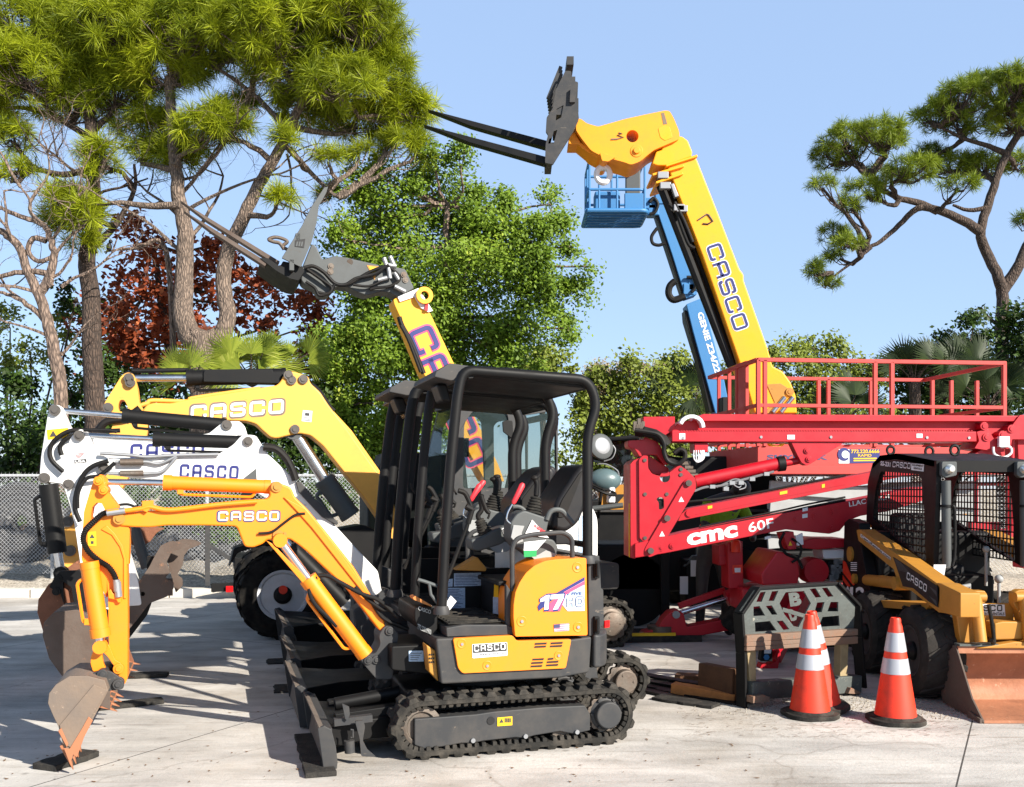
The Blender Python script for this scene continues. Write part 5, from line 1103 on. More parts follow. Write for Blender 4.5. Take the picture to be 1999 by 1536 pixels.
slab('ground_mat', 'black pad at the far left end of the row of dozer blades', 'mat', 543, 1292, .25, .2, .014, 104, 'mat', group=mg)
pg = 'loose boards beside the fork frame'
for i, (x, y, L, yaw, z) in enumerate(((1325,1352,.9,-38,0),(1340,1350,.95,-42,.02),(1350,1345,.9,-36,.04),(1330,1340,.85,-44,.03),(1360,1362,.7,-40,.0),(1315,1362,.8,-46,.0))):
    slab('rubber_strip', 'dark rubber strip in the loose heap between the crawler tracks and the timber blocks', 'strip', x, y, L, .09, .02, yaw, 'black', z, 1.5, pg)
slab('plank', 'thin black plank lying flat, nearest the camera in the heap beside the tracks', 'plank', 1338, 1372, .5, .16, .022, -38, 'mat', 0, 0, pg)
slab('timber', 'short timber with a bright orange sawn end leaning on the blocks', 'timber', 1374, 1362, .5, .11, .075, -28, 'wood', .0, 4)
slab('timber', 'flat reddish timber behind the standing blocks', 'timber', 1372, 1330, .45, .14, .05, -20, 'dwood')
def block(px, py, h, yaw, label):
    p = ground(px, py); m = MB(); m.box((0,0,h/2),(.34,.1,h)); o = m.build('timber_block', X['dwood'], None, bevel=.008); o.location = (p.x,p.y,.0); o.rotation_euler = (R(-4),0,R(yaw)); tag(o, label, 'block', 'timber blocks leaning on the fork frame')
block(1402, 1362, .245, -52, 'brown timber block on edge, left one of the two beside the fork frame')
block(1428, 1366, .2, -52, 'lower brown timber block on edge, touching the fork frame')
# ------------------------------------------------------------------ red tracked lift
FC = Frame(1.425, 9.5, 2)
CL = thing('boom_lift', 'crimson tracked boom lift with folded arms and white lettering, spread on outriggers', 'boom lift', FC.o, 2)
pc = lambda k, pts, w: FC.poly(Z(k, *pts), w)
m = MB(); m.prism(pc('o',[(515,440),(545,405),(600,380),(608,1215),(570,1235),(566,1385),(518,1375)], -.1), -.1, .34); m.m = 1; m.prism(pc('o',[(512,830),(516,830),(516,1375),(512,1375)], -.1), -.06, -.01); mc = m.build('mast', [X['red'], X['stick']], CL, bevel=.006, split=False)
holes = [circ(p_, .05) for p_ in [tuple(FC.P(*Z('o',(860,570))[0], -.12).xz)]]+[rounded(pc('o',[(770,790),(800,765),(850,780),(852,880),(815,895),(800,890),(798,820)], -.12), .03)]
m = MB(); m.prism(rounded(pc('o',[(600,395),(640,352),(690,355),(692,480),(730,535),(790,556),(900,560),(905,510),(960,465),(1010,452),(1080,500),(1165,585),(1168,690),(870,1180),(720,1210),(660,1225),(608,1180)], -.12), .015), -.125, -.1, holes)
m.prism(rounded(pc('o',[(1060,600),(1110,570),(1165,610),(1165,690),(880,1170),(800,1330),(700,1370),(650,1310),(670,1260)], -.13), .02), -.15, -.126); pl_ = m.build('mast_plate', X['red'], CL, bevel=.005, split=False)
m = MB()
for z in ((660,400),(1022,490),(1020,545),(662,740),(880,740),(662,1178)): q = FC.P(*Z('o',z)[0], -.13); m.cyl((q.x,-.135,q.z),(q.x,-.12,q.z),.018,n=10)
for z in ((1095,630),(880,980),(716,1305)): q = FC.P(*Z('o',z)[0], -.15); m.cyl((q.x,-.175,q.z),(q.x,-.14,q.z),.03,n=14)
m.build('plate_bolt', X['pin'], pl_)
m = MB()
for z in ((1024,790),(832,1135)): m.add([FC.P(*Z('o',(z[0]+a, z[1]+b))[0], -.153) for a, b in ((-28,28),(28,25),(0,-28))], [(0,1,2)])
m.build('warning_sticker', X['paper'], pl_, smooth_=0)
m = MB(); m.prism(rounded(pc('o',[(485,250),(490,205),(640,195),(655,170),(780,215),(830,300),(890,440),(850,455),(770,350),(690,350),(600,370),(550,290),(500,280)], -.02), .015), -.06, .2); m.prism(pc('o',[(700,350),(900,480),(900,560),(740,540),(690,480)], .0), .0, .2); m.build('mast_head', X['red'], CL, bevel=.008)
# upper boom
m = MB(); m.prism(pc('g',[(190,490),(400,488),(400,560),(370,600),(320,620),(290,595),(230,585),(190,585)], -.05), -.06, .25); m.build('boom_knuckle', X['red'], CL, bevel=.006)
m = MB(); y0, y1 = 476, 523
bx0 = FC.P(*Z('g',(520,478))[0], -.08); bx1 = FC.P(2060, 812, -.08)
m.prism([(bx0.x+.1,bx0.z+.01),(bx1.x,bx1.z+.0),(bx1.x,bx1.z-.055),(bx0.x-.02,bx0.z-.06)], -.1, .28); m.prism([(bx0.x-.1,bx0.z-.05),(bx1.x,bx1.z-.05),(bx1.x,bx1.z-.18),(bx0.x-.25,bx0.z-.18)], -.02, .24)
up_b = m.build('upper_boom', X['red'], CL, bevel=.006, split=False)
m = MB(); m.prism(pc('g',[(382,582),(1536,582),(2410,588),(2412,655),(1536,657),(382,655)], -.16), -.16, .2); lb = m.build('lower_boom', X['red'], CL, bevel=.006)
m = MB(); 
for k in range(110): q = FC.P(1330+k*5.2, 840.5, -.16); m.box((q.x,-.15,q.z),(.014,.03,.008))
m.build('rack_strip', X['red'], lb, split=False, smooth_=0)
m = MB()
for z in ((455,630),(975,625),(1440,625),(2080,628),(2360,630)): q = FC.P(*Z('g',z)[0], -.16); m.cyl((q.x,-.168,q.z),(q.x,-.155,q.z),.014,n=8)
m.build('boom_bolt', X['zinc'], lb)
m = MB()
for k in range(8):
    a = R(150-k*20); c = FC.P(*Z('g',(480,545))[0], -.1); m.box((c.x+.11*math.cos(a)+.04,-.1,c.z+.1*math.sin(a)-.02),(.036,.1,.05), Matrix.Rotation(-a,3,'Y'))
m.build('cable_chain', X['paper'], CL, bevel=.006, split=False)
m = MB()
for k in range(6):
    o1 = k*.018; m.tube(smooth(tr(FC,'o',[(560,100+k*8),(700,120+k*7),(800,150+k*10),(850,230+k*6),(850,320),(890,410-k*8),(980,440-k*10),(1050,390),(1060,320+k*6),(1010,290+k*10),(950,330)], -.2+o1*1.2)), .022, n=8)
m.ring(tr(FC,'o',[(640,110),(760,140),(840,190),(880,250)], -.15), .05, 10)
m.build('hose_bundle', X['hose'], CL, split=False)
m = MB()
for k, z in enumerate(((600,30),(620,70),(580,90),(640,60),(560,60),(610,130))): q = FC.P(*Z('o',z)[0], -.05); m.box(q,(.03,.05,.09))
for k in range(4): m.box(FC.P(*Z('o',(1070+k*25,430+k*40))[0], -.05),(.08,.06,.03))
m.build('hose_fitting', X['steel'], CL, split=False)
m = MB()
for k in range(4): m.tube(smooth(tr(FC,'o',[(1150+k*22,300),(1150+k*24,380),(1190,420),(1250-k*14,380),(1250-k*5,300)], -.12)), .006, n=6)
m.build('wire_loop', X['paper'], CL, split=False)
m = MB(); m.prism(pc('o',[(1150,230),(1290,230),(1285,320),(1150,325)], -.1), -.12, .1); m.build('boom_rest', X['red'], CL, bevel=.008)
# boom ram
q0, q1, q2, q3 = [FC.P(*Z('g',z)[0], -.06) for z in ((535,920),(1085,805),(1130,800),(1225,782))]
m = MB(); m.cyl(q0, q1, .062, n=24); rm = m.build('boom_ram', X['red'], CL)
m = MB(); m.cyl(q1, q2, .075, n=20); m.build('ram_collar', X['black'], rm); m = MB(); m.cyl(q2, q3, .035); m.build('ram_rod', X['red'], rm)
m = MB()
for pts, r in (([(530,985),(600,960),(700,950),(830,915),(930,890),(1060,855)], .012), ([(680,960),(740,930),(800,905),(850,920),(830,960),(790,940)], .007), ([(720,965),(780,940),(860,930),(870,960),(830,975)], .007)): m.tube(smooth(tr(FC,'g',pts, -.13)), r, n=6)
for z in ((650,955),(740,970),(915,905),(780,930),(1010,870),(840,930)): m.box(FC.P(*Z('g',z)[0], -.13), (.05,.04,.035))
m.build('ram_pipe', X['zinc'], rm, split=False)
m = MB(); m.prism(rounded(pc('g',[(1175,655),(1340,655),(1540,655),(1420,730),(1310,800),(1280,815),(1245,795),(1215,740)], -.14), .01), -.14, -.02); pins(m, FC, Z('g',(1292,772),(1280,715)), -.14, -.02, .03); m.build('ram_bracket', X['red'], CL, bevel=.005, split=False)
# arms
m = MB(); m.prism(rounded(pc('g',[(420,1185),(440,1140),(480,1105),(520,1095),(1536,893),(2050,790),(2050,860),(1536,966),(540,1160)], -.1), .01), -.11, .1); ua_ = m.build('upper_arm', X['red'], CL, bevel=.008)
m = MB(); m.prism(pc('g',[(540,1135),(1536,935),(1536,940),(540,1141)], -.11), -.113, -.11); q = FC.P(*Z('g',(497,1132))[0], -.11); m.cyl((q.x,-.125,q.z),(q.x,-.1,q.z),.035); m.build('arm_rib', X['red'], ua_)
la = [(135,1430),(135,1335),(200,1320),(360,1285),(480,1255),(1140,1130),(1536,1055),(2050,955),(2050,1050),(1820,1120),(1640,1150),(1560,1180),(1500,1250),(1430,1270),(1230,1250),(1140,1240),(330,1400)]
m = MB(); m.prism(rounded(pc('g', la, -.14), .01), -.14, .12); la_ = m.build('lower_arm', X['red'], CL, bevel=.01)
m = MB()
for z in ((310,1362),(385,1348),(1212,1175),(1335,1150),(1455,1122),(1450,1235),(238,1380)): q = FC.P(*Z('g',z)[0], -.14); m.cyl((q.x,-.152,q.z),(q.x,-.13,q.z),.03); m.cyl((q.x,-.16,q.z),(q.x,-.15,q.z),.015,n=8)
m.build('arm_pin', X['red'], la_)
m = MB(); W_ = -.143
def bold_text(txt, p0, p1, p2, b): write(m, txt, *tr(FC,'g',[p0,p1,p2], W_), bold=b)
bold_text('cmc', (484,1352), (822,1288), (478,1272), .045); bold_text('60F', (895,1262), (1062,1228), (887,1196), .012)
write(m, 'LLAC', *tr(FC,'h',[(372,1090),(484,1068),(368,1056)], W_), bold=.02); write(m, 'REACH', *tr(FC,'h',[(500,1065),(640,1038),(496,1032)], W_), bold=.02)
m.build('arm_lettering', X['wprint'], la_, smooth_=0)
m = MB()
for kk, pts in (('g',((1000,1290),(1040,1282),(1040,1300),(1000,1308))),('g',((1250,1140),(1285,1133),(1285,1160),(1250,1166))),('h',((60,1100),(95,1093),(95,1115),(60,1122)))): quad(m, *tr(FC,kk,pts,-.144))
m.build('safety_label', X['paper'], la_, smooth_=0, split=True)
m = MB()
for kk, pts in (('g',((620,1085),(650,1079),(650,1098),(620,1104))),('g',((1100,990),(1150,980),(1150,1000),(1100,1010))),('g',((1380,940),(1400,936),(1400,960),(1380,964)))): quad(m, *tr(FC,kk,pts,-.114))
m.build('safety_label', X['stick'], ua_, smooth_=0, split=True)
m = MB()
for kk, pts in (('g',((430,600),(470,600),(470,640),(430,640))),('g',((1150,610),(1200,610),(1200,640),(1150,640))),('h',((820,602),(860,602),(860,630),(820,630)))): quad(m, *tr(FC,kk,pts,-.164))
m.build('safety_label', X['paper'], lb, smooth_=0, split=True)
m = MB()
for dz, r in ((0,.012),(.03,.009)): m.tube(smooth([p+Vector((0,0,dz)) for p in tr(FC,'g',[(560,1245),(800,1195),(1100,1135),(1300,1090),(1536,1045)],-.1)]), r)
m.tube(smooth(tr(FC,'g',[(420,1100),(470,1060),(700,1035),(1000,985),(1300,925),(1536,880)],-.08)), .012)
m.tube(smooth(tr(FC,'g',[(1130,1260),(1100,1330),(1140,1400),(1220,1440),(1250,1500)],-.2)), .014); m.tube(smooth(tr(FC,'g',[(1180,1300),(1240,1350),(1230,1420),(1180,1460)],-.22)), .012)
m.build('hydraulic_hose', X['hose'], CL)
# right hand knuckle
m = MB(); m.prism(rounded(pc('h',[(1215,590),(1290,570),(1330,640),(1440,560),(1500,480),(1600,470),(1600,640),(1450,640),(1440,700),(1330,720),(1200,700),(1230,650)], -.1), .01), -.12, .2); pins(m, FC, Z('h',(1268,552),(1284,626),(1390,610),(1450,570)), -.12, .2, .04)
m.prism(rounded(pc('h',[(1190,740),(1300,680),(1390,690),(1400,740),(1350,760)], -.05), .01), -.08, .1); m.build('boom_hinge', X['red'], CL, bevel=.006, split=False)
m = MB(); m.box(FC.P(*Z('h',(1400,655))[0], -.16),(.1,.04,.1)); m.tube(smooth(tr(FC,'h',[(1380,690),(1440,690),(1450,730),(1400,760),(1340,740),(1330,690)], -.15)), .012); m.build('wiring', X['paper'], CL, split=False)
m = MB(); m.prism(pc('h',[(1490,640),(1600,640),(1600,1500),(1530,1500)], .1), .1, .3); m.build('basket_arm', X['red'], CL, bevel=.01)
m = MB(); a = FC.P(1975, 830, .0)
for dx in (0, .35, .7): m.tube([(a.x+dx,.0,1.15),(a.x+dx,.0,2.2)], .025); m.tube([(a.x+dx,.7,1.15),(a.x+dx,.7,2.2)], .025)
m.box((a.x+.35,.35,1.15),(.8,.8,.05)); m.box((a.x-.1,.35,1.2),(.3,.12,.12))
for w in (.0,.7):
    for z in (1.65,2.2): m.tube([(a.x,w,z),(a.x+.7,w,z)], .02)
for z in (1.65,2.2): m.tube([(a.x,0,z),(a.x,.7,z)], .02); m.tube([(a.x+.7,0,z),(a.x+.7,.7,z)], .02)
m.build('basket_rail', X['red'], CL, split=False)
# pedestal, turret, engine
m = MB(); m.prism(pc('i',[(825,70),(935,60),(945,405),(835,410)], .3), .3, .6); m.prism(pc('i',[(760,90),(830,80),(830,230),(765,240)], .4), .4, .7); pd = m.build('control_post', X['red'], CL, bevel=.008, split=False)
m = MB(); q = FC.P(*Z('i',(880,95))[0], .3); m.lathe([(.05,-.06),(.05,.03),(.03,.06),(.001,.065)], (q.x,.26,q.z)); m.build('beacon', X['cone'], pd)
m = MB(); quad(m, *tr(FC,'i',[(860,235),(936,232),(936,295),(862,300)], .296)); quad(m, *tr(FC,'i',[(876,258),(920,256),(920,288),(878,290)], .293), m=1); m.build('warning_sticker', [X['cone'], X['paper']], pd, smooth_=0)
m = MB(); m.prism(rounded(pc('i',[(1070,300),(1190,135),(1285,150),(1345,210),(1355,300),(1340,375),(1080,385)], -.2), .02), -.2, .5); m.build('turret', X['red'], CL, bevel=.03, seg=3)
m = MB(); m.prism(pc('i',[(1225,0),(1310,-10),(1330,120),(1270,125)], -.2), -.2, .0); m.prism(pc('i',[(1330,70),(1440,40),(1700,42),(1700,100),(1470,120),(1360,110)], -.1), -.15, .3); m.build('engine_tray', X['red'], CL, bevel=.008)
m = MB(); m.prism(rounded(pc('i',[(1520,122),(1680,120),(1680,185),(1530,192)], -.1), .02), -.1, .2); m.build('fuel_tank', X['paper'], CL, bevel=.02)
m = MB(); m.prism(pc('i',[(1555,200),(1680,200),(1680,350),(1560,345)], -.05), -.05, .3); e = m.build('engine', X['black'], CL, bevel=.02)
m = MB(); q = FC.P(*Z('i',(1472,280))[0], -.1); m.lathe([(.02,-.02),(.12,-.02),(.13,.03),(.13,.2)], q, (0,1,0), 24); m.build('recoil_drum', X['red'], CL)
m = MB()
for k in range(16): m.box(FC.P(*Z('i',(rr.uniform(1570,1660),rr.uniform(205,345)))[0], -.07),(rr.uniform(.02,.06),.03,rr.uniform(.02,.07)))
m.build('engine_fin', X['zinc'], e, split=False)
m = MB(); m.prism(rounded(pc('i',[(1322,25),(1372,0),(1380,85),(1335,95)], -.22), .006), -.23, -.2); m.build('control_box', X['paper'], CL, bevel=.006); m = MB(); m.add(tr(FC,'i',[(1270,95),(1300,92),(1282,60)], -.203), [(0,1,2)]); m.build('warning_sticker', X['stick'], CL, smooth_=0)
# crawler base, outriggers
m = MB(); m.box((1.5,.35,.5),(1.3,.5,.24)); m.build('crawler_frame', X['red'], CL, bevel=.03)
for w in (-.05,.6):
    m = MB(); m.prism(rounded([(.75,.2),(.95,.05),(2.3,.05),(2.5,.2),(2.3,.42),(.95,.42)], .08), w, w+.2); m.build('crawler_track', X['rubber'], CL, bevel=.02)
wf = .75
m = MB(); m.prism(rounded(FC.poly(Z('i',(185,745),(200,715),(300,690),(340,620),(390,570),(450,553),(490,580),(515,680),(900,600),(1040,520),(1080,600),(900,690),(450,772),(300,785)), wf), .02), wf-.1, wf+.1); og = m.build('outrigger', X['red'], CL, bevel=.012)
q = FC.P(*Z('i',(447,597))[0], wf-.1); m = MB(); m.cyl((q.x,wf-.125,q.z),(q.x,wf+.12,q.z),.04); m.build('outrigger_pin', X['zinc'], og)
q0, q1, q2 = [FC.P(*Z('i',z)[0], wf) for z in ((480,585),(820,480),(1090,380))]
m = MB(); m.cyl(q0,q1,.03); m.build('outrigger_rod', X['chrome'], og); m = MB(); m.cyl(q1-(q2-q1)*.02,q2,.085); m.bar(q0+Vector((0,.09,.06)),q1+Vector((0,.09,.08)),.06,.06); m.build('outrigger_ram', X['red'], og, split=False)
q = FC.T(1275, 1246, 0); m = MB(); m.cyl((q.x+.05,wf,.09),(q.x+.05,wf,.16),.14); m.build('foot_pad', X['steel'], og)
q0, q1 = FC.P(*Z('i',(1110,1000))[0], -.75), FC.P(*Z('i',(1400,420))[0], -.1)
m = MB(); m.bar(q1+Vector((0,0,0)), q0+Vector((.06,0,.12)), .12, .14); m.prism(rounded(FC.poly(Z('i',(1030,1045),(1060,950),(1110,960),(1170,930),(1185,840),(1200,880),(1165,1050),(1100,1060)), -.8), .008), -.86, -.74); og2 = m.build('outrigger', X['red'], CL, bevel=.01, split=False)
m = MB(); m.prism(FC.poly(Z('i',(1070,850),(1150,845),(1150,940),(1060,935)), -.87), -.89, -.8); q = m.build('outrigger_box', X['black'], og2, bevel=.006)
m = MB(); quad(m, *tr(FC,'i',[(1095,848),(1148,845),(1142,882),(1092,882)], -.895)); m.m = 1; p = FC.P(*Z('i',(1110,910))[0], -.895); cc = circ((p.x,p.z), .028, 6); m.add([(a,-.895,b) for a, b in cc], [tuple(range(6))]); m.build('label', [X['paper'], X['blue']], q, smooth_=0)
q0, q1 = Vector((2.3,.2,.7)), Vector((3.1,-.9,.12)); m = MB(); m.bar(q0,q1,.12,.14); m.box(q1+Vector((0,0,-.03)),(.2,.2,.06)); m.build('outrigger', X['red'], CL, bevel=.01, split=False)
q = ground(1268, 1252); sl_ = MB(); sl_.box((0,0,.035),(.95,.55,.07)); o = sl_.build('outrigger_mat', X['mat'], None, bevel=.006); o.location = (q.x+.05,q.y+.2,.001); o.rotation_euler = (0,0,R(4)); tag(o, 'black pad with a yellow edge under the red outrigger foot', 'mat')
m = MB(); m.box((-.12,-.278,.085),(.62,.03,.03)); m.build('yellow_edge', X['stick'], o)
# ------------------------------------------------------------------ salmon scissor lift
FS = Frame(3.1, 12.3, 6)
SC = thing('scissor_lift', 'faded salmon red scissor lift with a long railed platform behind the crimson arms', 'scissor lift', FS.o, 6)
L5 = FS.P(1962, 800, 0).x; D5 = 2.0; zd = FS.P(1700, 872, 0).z; zr = FS.P(1480, 702, 0).z; zm = FS.P(1480, 791, 0).z
def rail(m, p, q, t=.05): m.bar(p, q, t, t)
m = MB()
for w in (0, D5):
    rail(m, (0,w,zr), (L5,w,zr-.0)); rail(m, (0,w,zm), (L5,w,zm), .045); rail(m, (0,w,zd+.1), (L5,w,zd+.1), .04)
for u in (0, L5): rail(m, (u,0,zr), (u,D5,zr)); rail(m, (u,0,zm), (u,D5,zm), .045); rail(m, (u,0,zd+.1), (u,D5,zd+.1), .04)
for px in (1480,1493,1708,1741,1960): u = FS.P(px,760,0).x; m.box((u,0,(zr+zd)/2),(.05,.05,zr-zd))
for px in (1598,1617,1700,1820,1857,1907): u = FS.P(px,760,D5).x; m.box((u,D5,(zr+zd)/2),(.05,.05,zr-zd))
for w in (.4,.75,1.1,1.55): m.box((0,w,(zr+zd)/2),(.045,.045,zr-zd))
m.build('guard_rail', X['salmon'], SC, bevel=.004, split=False)
m = MB(); m.box((.01,.62,(zr+zm)/2-.02),(.05,.42,zr-zm+.12)); m.build('control_panel', X['red'], SC, bevel=.01); m = MB(); m.box((.05,1.45,zm+.08),(.12,.2,.3)); m.build('control_box', X['black'], SC, bevel=.01)
zb5 = FS.P(1700, 926, 0).z
m = MB(); m.box((L5/2,D5/2,(zd+zb5)/2),(L5,D5,zd-zb5)); dk = m.build('platform', X['salmon'], SC, bevel=.01)
m = MB(); m.box((L5/2,-.02,zb5+.055),(L5-.05,.05,.1)); m.build('tread_step', X['salmon'], dk, bevel=.004)
m = MB(); write(m, 'SKYJACK', *[FS.P(*Z('g',z)[0], -.004) for z in ((1015,788),(1420,788),(1015,742))], bold=.03)
m.build('platform_lettering', X['dnavy'], dk, smooth_=0)
m = MB(); 
def q4(k, pts, w): return [FS.P(*z, w) for z in Z(k, *pts)]
quad(m, *q4('h',[(302,705),(372,705),(372,800),(302,800)], -.006)); quad(m, *q4('h',[(372,705),(575,705),(575,795),(372,800)], -.006), m=1); write(m, '772.220.6666', *q4('h',[(384,733),(572,731),(384,708)], -.009), m=2, bold=.02); write(m, 'RAPID', *q4('h',[(430,755),(520,755),(430,738)], -.009), m=2, bold=.02)
for k in range(2): quad(m, *q4('h',[(400,764+k*14),(555,762+k*14),(555,770+k*14),(400,772+k*14)], -.009), m=2)
m.m = 1; c = FS.P(*Z('h',(337,740))[0], -.009); cc = circ((c.x,c.z), .085, 16); ci = circ((c.x+.02,c.z), .05, 16); m.add([(a,-.009,b) for a, b in cc+ci], [(i,(i+1) % 16,16+(i+1) % 16,16+i) for i in range(1,14)])
m.build('banner_decal', [X['wprint'], X['navy'], X['stick']], dk, smooth_=0)
m = MB(); m.tube(smooth(q4('g',[(1005,655),(1040,680),(1090,690),(1130,660)], .1)), .02); m.build('cable', X['stick'], SC)
for w in (.25, 1.65):
    for i, (z0, z1) in enumerate(((1.62,1.42),(1.42,1.62),(1.36,1.16),(1.16,1.36),(1.1,.9),(.9,1.1))):
        m = MB(); m.bar((.25,w+.07*(i % 2),z0),(L5-.2,w+.07*(i % 2),z1),.05,.17); m.build('scissor_arm', X['lgrey'], SC, bevel=.006)
m = MB(); m.box((L5/2,D5/2,.62),(L5-.2,1.5,.34)); m.build('chassis', X['black'], SC, bevel=.02)
for u in (.5, L5-.5):
    for w in (.05, 1.65): wheel(SC, FS, u, w, .38, .3, 'lgrey', 14)
# ------------------------------------------------------------------ tall yellow telehandler
FT2 = Frame(3.4, 14.6, 0)
T2 = thing('telehandler', 'tall orange yellow telehandler boom with black forks high against the sky', 'telehandler', FT2.o, 0)
p2 = lambda k, pts, w: FT2.poly(Z(k, *pts), w)
bmp = [(265,195),(300,178),(405,140),(500,380),(625,705),(645,730),(645,760),(765,1100),(790,1190),(840,1215),(880,1270),(905,1335),(912,1425),(700,1425),(650,1250),(620,1160),(540,930),(440,640),(330,360)]
m = MB(); m.prism(rounded(p2('l', bmp, -.28), .03), -.28, .28); bt = m.build('boom', X['tyellow'], T2, bevel=.025, seg=3)
m = MB(); a, b, c = [FT2.P(*Z('l',z)[0], -.284) for z in ((452,592),(598,1020),(530,566))]
casco(m, a, b, c, t=.34, m=1, gap=.1); casco(m, a, b, c, t=.19, m=0, gap=.1, off=(0,-.006,0)); m.build('boom_lettering', [X['navy'], X['wprint']], bt, smooth_=0)
m = MB(); lg = [(415,460),(460,430),(470,435),(490,465),(465,480),(440,478)]; stroke(m, lg, 7, lambda x, y: FT2.P(*Z('l',(x,y))[0], -.285), 1) if False else m.tube(tr(FT2,'l',lg,-.285), .014, n=4); m.build('crane_logo', X['dgrey'], bt, smooth_=0, split=False)
m = MB(); m.prism(p2('l',[(760,1280),(830,1275),(870,1300),(840,1360),(790,1425),(745,1425),(800,1370)], -.3), -.29, -.275); pins(m, FT2, Z('l',(875,1318)), -.3, .3, .06); m.build('boom_pivot', X['cyellow'], bt, bevel=.006, split=False)
m = MB()
for d_ in (0, .12): m.tube([FT2.P(*Z('l',z)[0], -.3)+Vector((d_,0,0)) for z in ((790,1420),(850,1345))], .035)
m.build('lift_ram_rod', X['chrome'], T2)
for (p, q) in (((188,235),(345,190)), ((205,275),(340,228)), ((255,190),(412,140))):
    m = MB(); a, b = FT2.P(*Z('l',p)[0], -.3), FT2.P(*Z('l',q)[0], -.3); m.bar(a, b, .7, .035, up=(0,1,0)) if False else m.bar(Vector((a.x,0,a.z)), Vector((b.x,0,b.z)), .66, .035); m.build('boom_collar', X['tyellow'], bt, bevel=.008)
m = MB(); m.prism(rounded(p2('l',[(190,170),(210,110),(240,100),(240,85),(320,30),(345,35),(370,55),(392,110),(388,135),(260,180),(215,180)], -.3), .02), -.24, .24); m.build('inner_boom', X['tyellow'], T2, bevel=.02)
m = MB(); m.prism(rounded(p2('k',[(1088,440),(1112,438),(1150,468),(1225,490),(1400,440),(1560,405),(1660,385),(1690,388),(1715,430),(1752,520),(1755,570),(1650,615),(1590,640),(1540,680),(1500,715),(1440,738),(1400,722),(1250,682),(1180,645),(1120,570),(1080,510)], -.3), .04), -.3, .3, [p2('k', circ((1448,552), 40, 20), -.3)]); X['horange'] = paint('amber_paint', (244,150,6), .42, wear=.3, dirt=(180,110,40), chips=.72); bh = m.build('boom_head', X['horange'], T2, bevel=.02, seg=3)
m = MB(); q = FT2.P(*Z('k',(1475,648))[0], -.3); m.lathe([(.001,-.04),(.045,-.04),(.05,-.01),(.09,-.01),(.1,.02)], q, (0,1,0), 24); q = FT2.P(*Z('k',(1268,690))[0], -.32); m.cyl(q, q+Vector((0,.64,0)), .06)
m.prism(rounded(p2('k',[(1235,660),(1340,690),(1290,720),(1250,715)], -.32), .02), -.34, -.3); m.build('head_pin', X['horange'], bh, bevel=.004)
m = MB(); m.prism(rounded(p2('k',[(1615,500),(1650,480),(1690,490),(1710,560),(1660,580),(1630,560)], -.31), .02), -.306, -.3); m.build('head_panel', X['tyellow'], bh, bevel=.004); m = MB(); m.prism(p2('k',[(1635,400),(1655,398),(1675,470),(1650,475)], -.31), -.304, -.3); m.tube(tr(FT2,'k',[(1310,572),(1350,570),(1390,560),(1350,545),(1380,535),(1360,530)], -.305), .012, n=4); m.build('maker_decal', X['sand'], bh, smooth_=0)
m = MB(); a = FT2.P(*Z('k',(1262,720))[0], -.05); m.tube([a, a+Vector((0,0,-.12))], .05); c = FT2.P(*Z('k',(1258,802))[0], -.05); m.ring([c+Vector((math.cos(t_)*.1,0,math.sin(t_)*.12)) for t_ in [2*math.pi*i/16 for i in range(16)]], .045, 8, closed=True); m.build('lifting_hook', X['paper'], T2, split=False)
m = MB(); m.prism(p2('k',[(1035,560),(1070,530),(1110,600),(1180,640),(1240,680),(1230,700),(1150,660),(1090,610),(1030,610)], -.15), -.2, .2); m.build('head_link', X['horange'], bh, bevel=.01)
def fbar(p, q, th, dw, w): m.bar(FT2.P(*Z('k',p)[0], w), FT2.P(*Z('k',q)[0], w), dw, th)
m = MB()
for w in (-.55, .5): m.prism(rounded(p2('k',[(1012,126),(1050,128),(1055,190),(1095,200),(1090,330),(1100,440),(1062,522),(930,735),(880,725),(884,600),(900,540),(885,520),(890,430),(930,370),(950,250)], w), .02), w, w+.06, [p2('k',[(955,375),(1000,350),(985,430),(950,450)], w), p2('k',[(935,520),(960,510),(935,600),(915,600)], w)])
for p, h in (((1030,160),.12),((1000,330),.16),((960,470),.14),((1060,440),.2),((905,700),.12),((1040,300),.18)):
    q = FT2.P(*Z('k',p)[0], 0); m.box((q.x,0,q.z),(.1,1.06,h))
for k in range(6): q = FT2.P(*Z('k',(985+k*5,300-k*8))[0], 0); m.box((q.x-.12,-.4+k*.16,q.z+.05),(.05,.06,.5), Matrix.Rotation(R(22),3,'Y'))
m.prism(p2('k',[(1045,240),(1085,250),(1075,330),(1040,330)], -.6), -.6, -.55); m.build('fork_carriage', X['dgrey'], T2, bevel=.01, split=False)
for p, q, w in (((118,388),(915,612),.35), ((92,488),(890,712),-.35)):
    a, b = FT2.P(*Z('k',p)[0], w), FT2.P(*Z('k',q)[0], w); d = (b-a).normalized(); n_ = Vector((-d.z,0,d.x)); m = MB()
    m.prism([(a.x,a.z),(b.x,b.z+.03),(b.x,b.z-.08),(a.x+d.x*.7-n_.x*.07,a.z+d.z*.7-n_.z*.07)], w-.08, w+.08); m.build('fork', X['black'], T2, bevel=.006)
m = MB()
for k, (a0_, b0_, r) in enumerate((((222,260),(585,1190),.075),((250,250),(620,1175),.05),((268,300),(640,1170),.03),((240,330),(560,1100),.03))):
    m.tube([FT2.P(*Z('l',a0_)[0], -.12+k*.06), FT2.P(*Z('l',b0_)[0], -.12+k*.06)], r)
m.tube(smooth(tr(FT2,'l',[(270,380),(310,420),(330,480),(370,580),(400,600)], -.3)), .03); m.tube(smooth(tr(FT2,'l',[(300,370),(320,410),(350,470),(390,570)], -.33)), .025); m.build('boom_ram', X['black'], T2, split=False)  # black hoses and cylinder, also standing for the boom's shaded underside
m = MB()
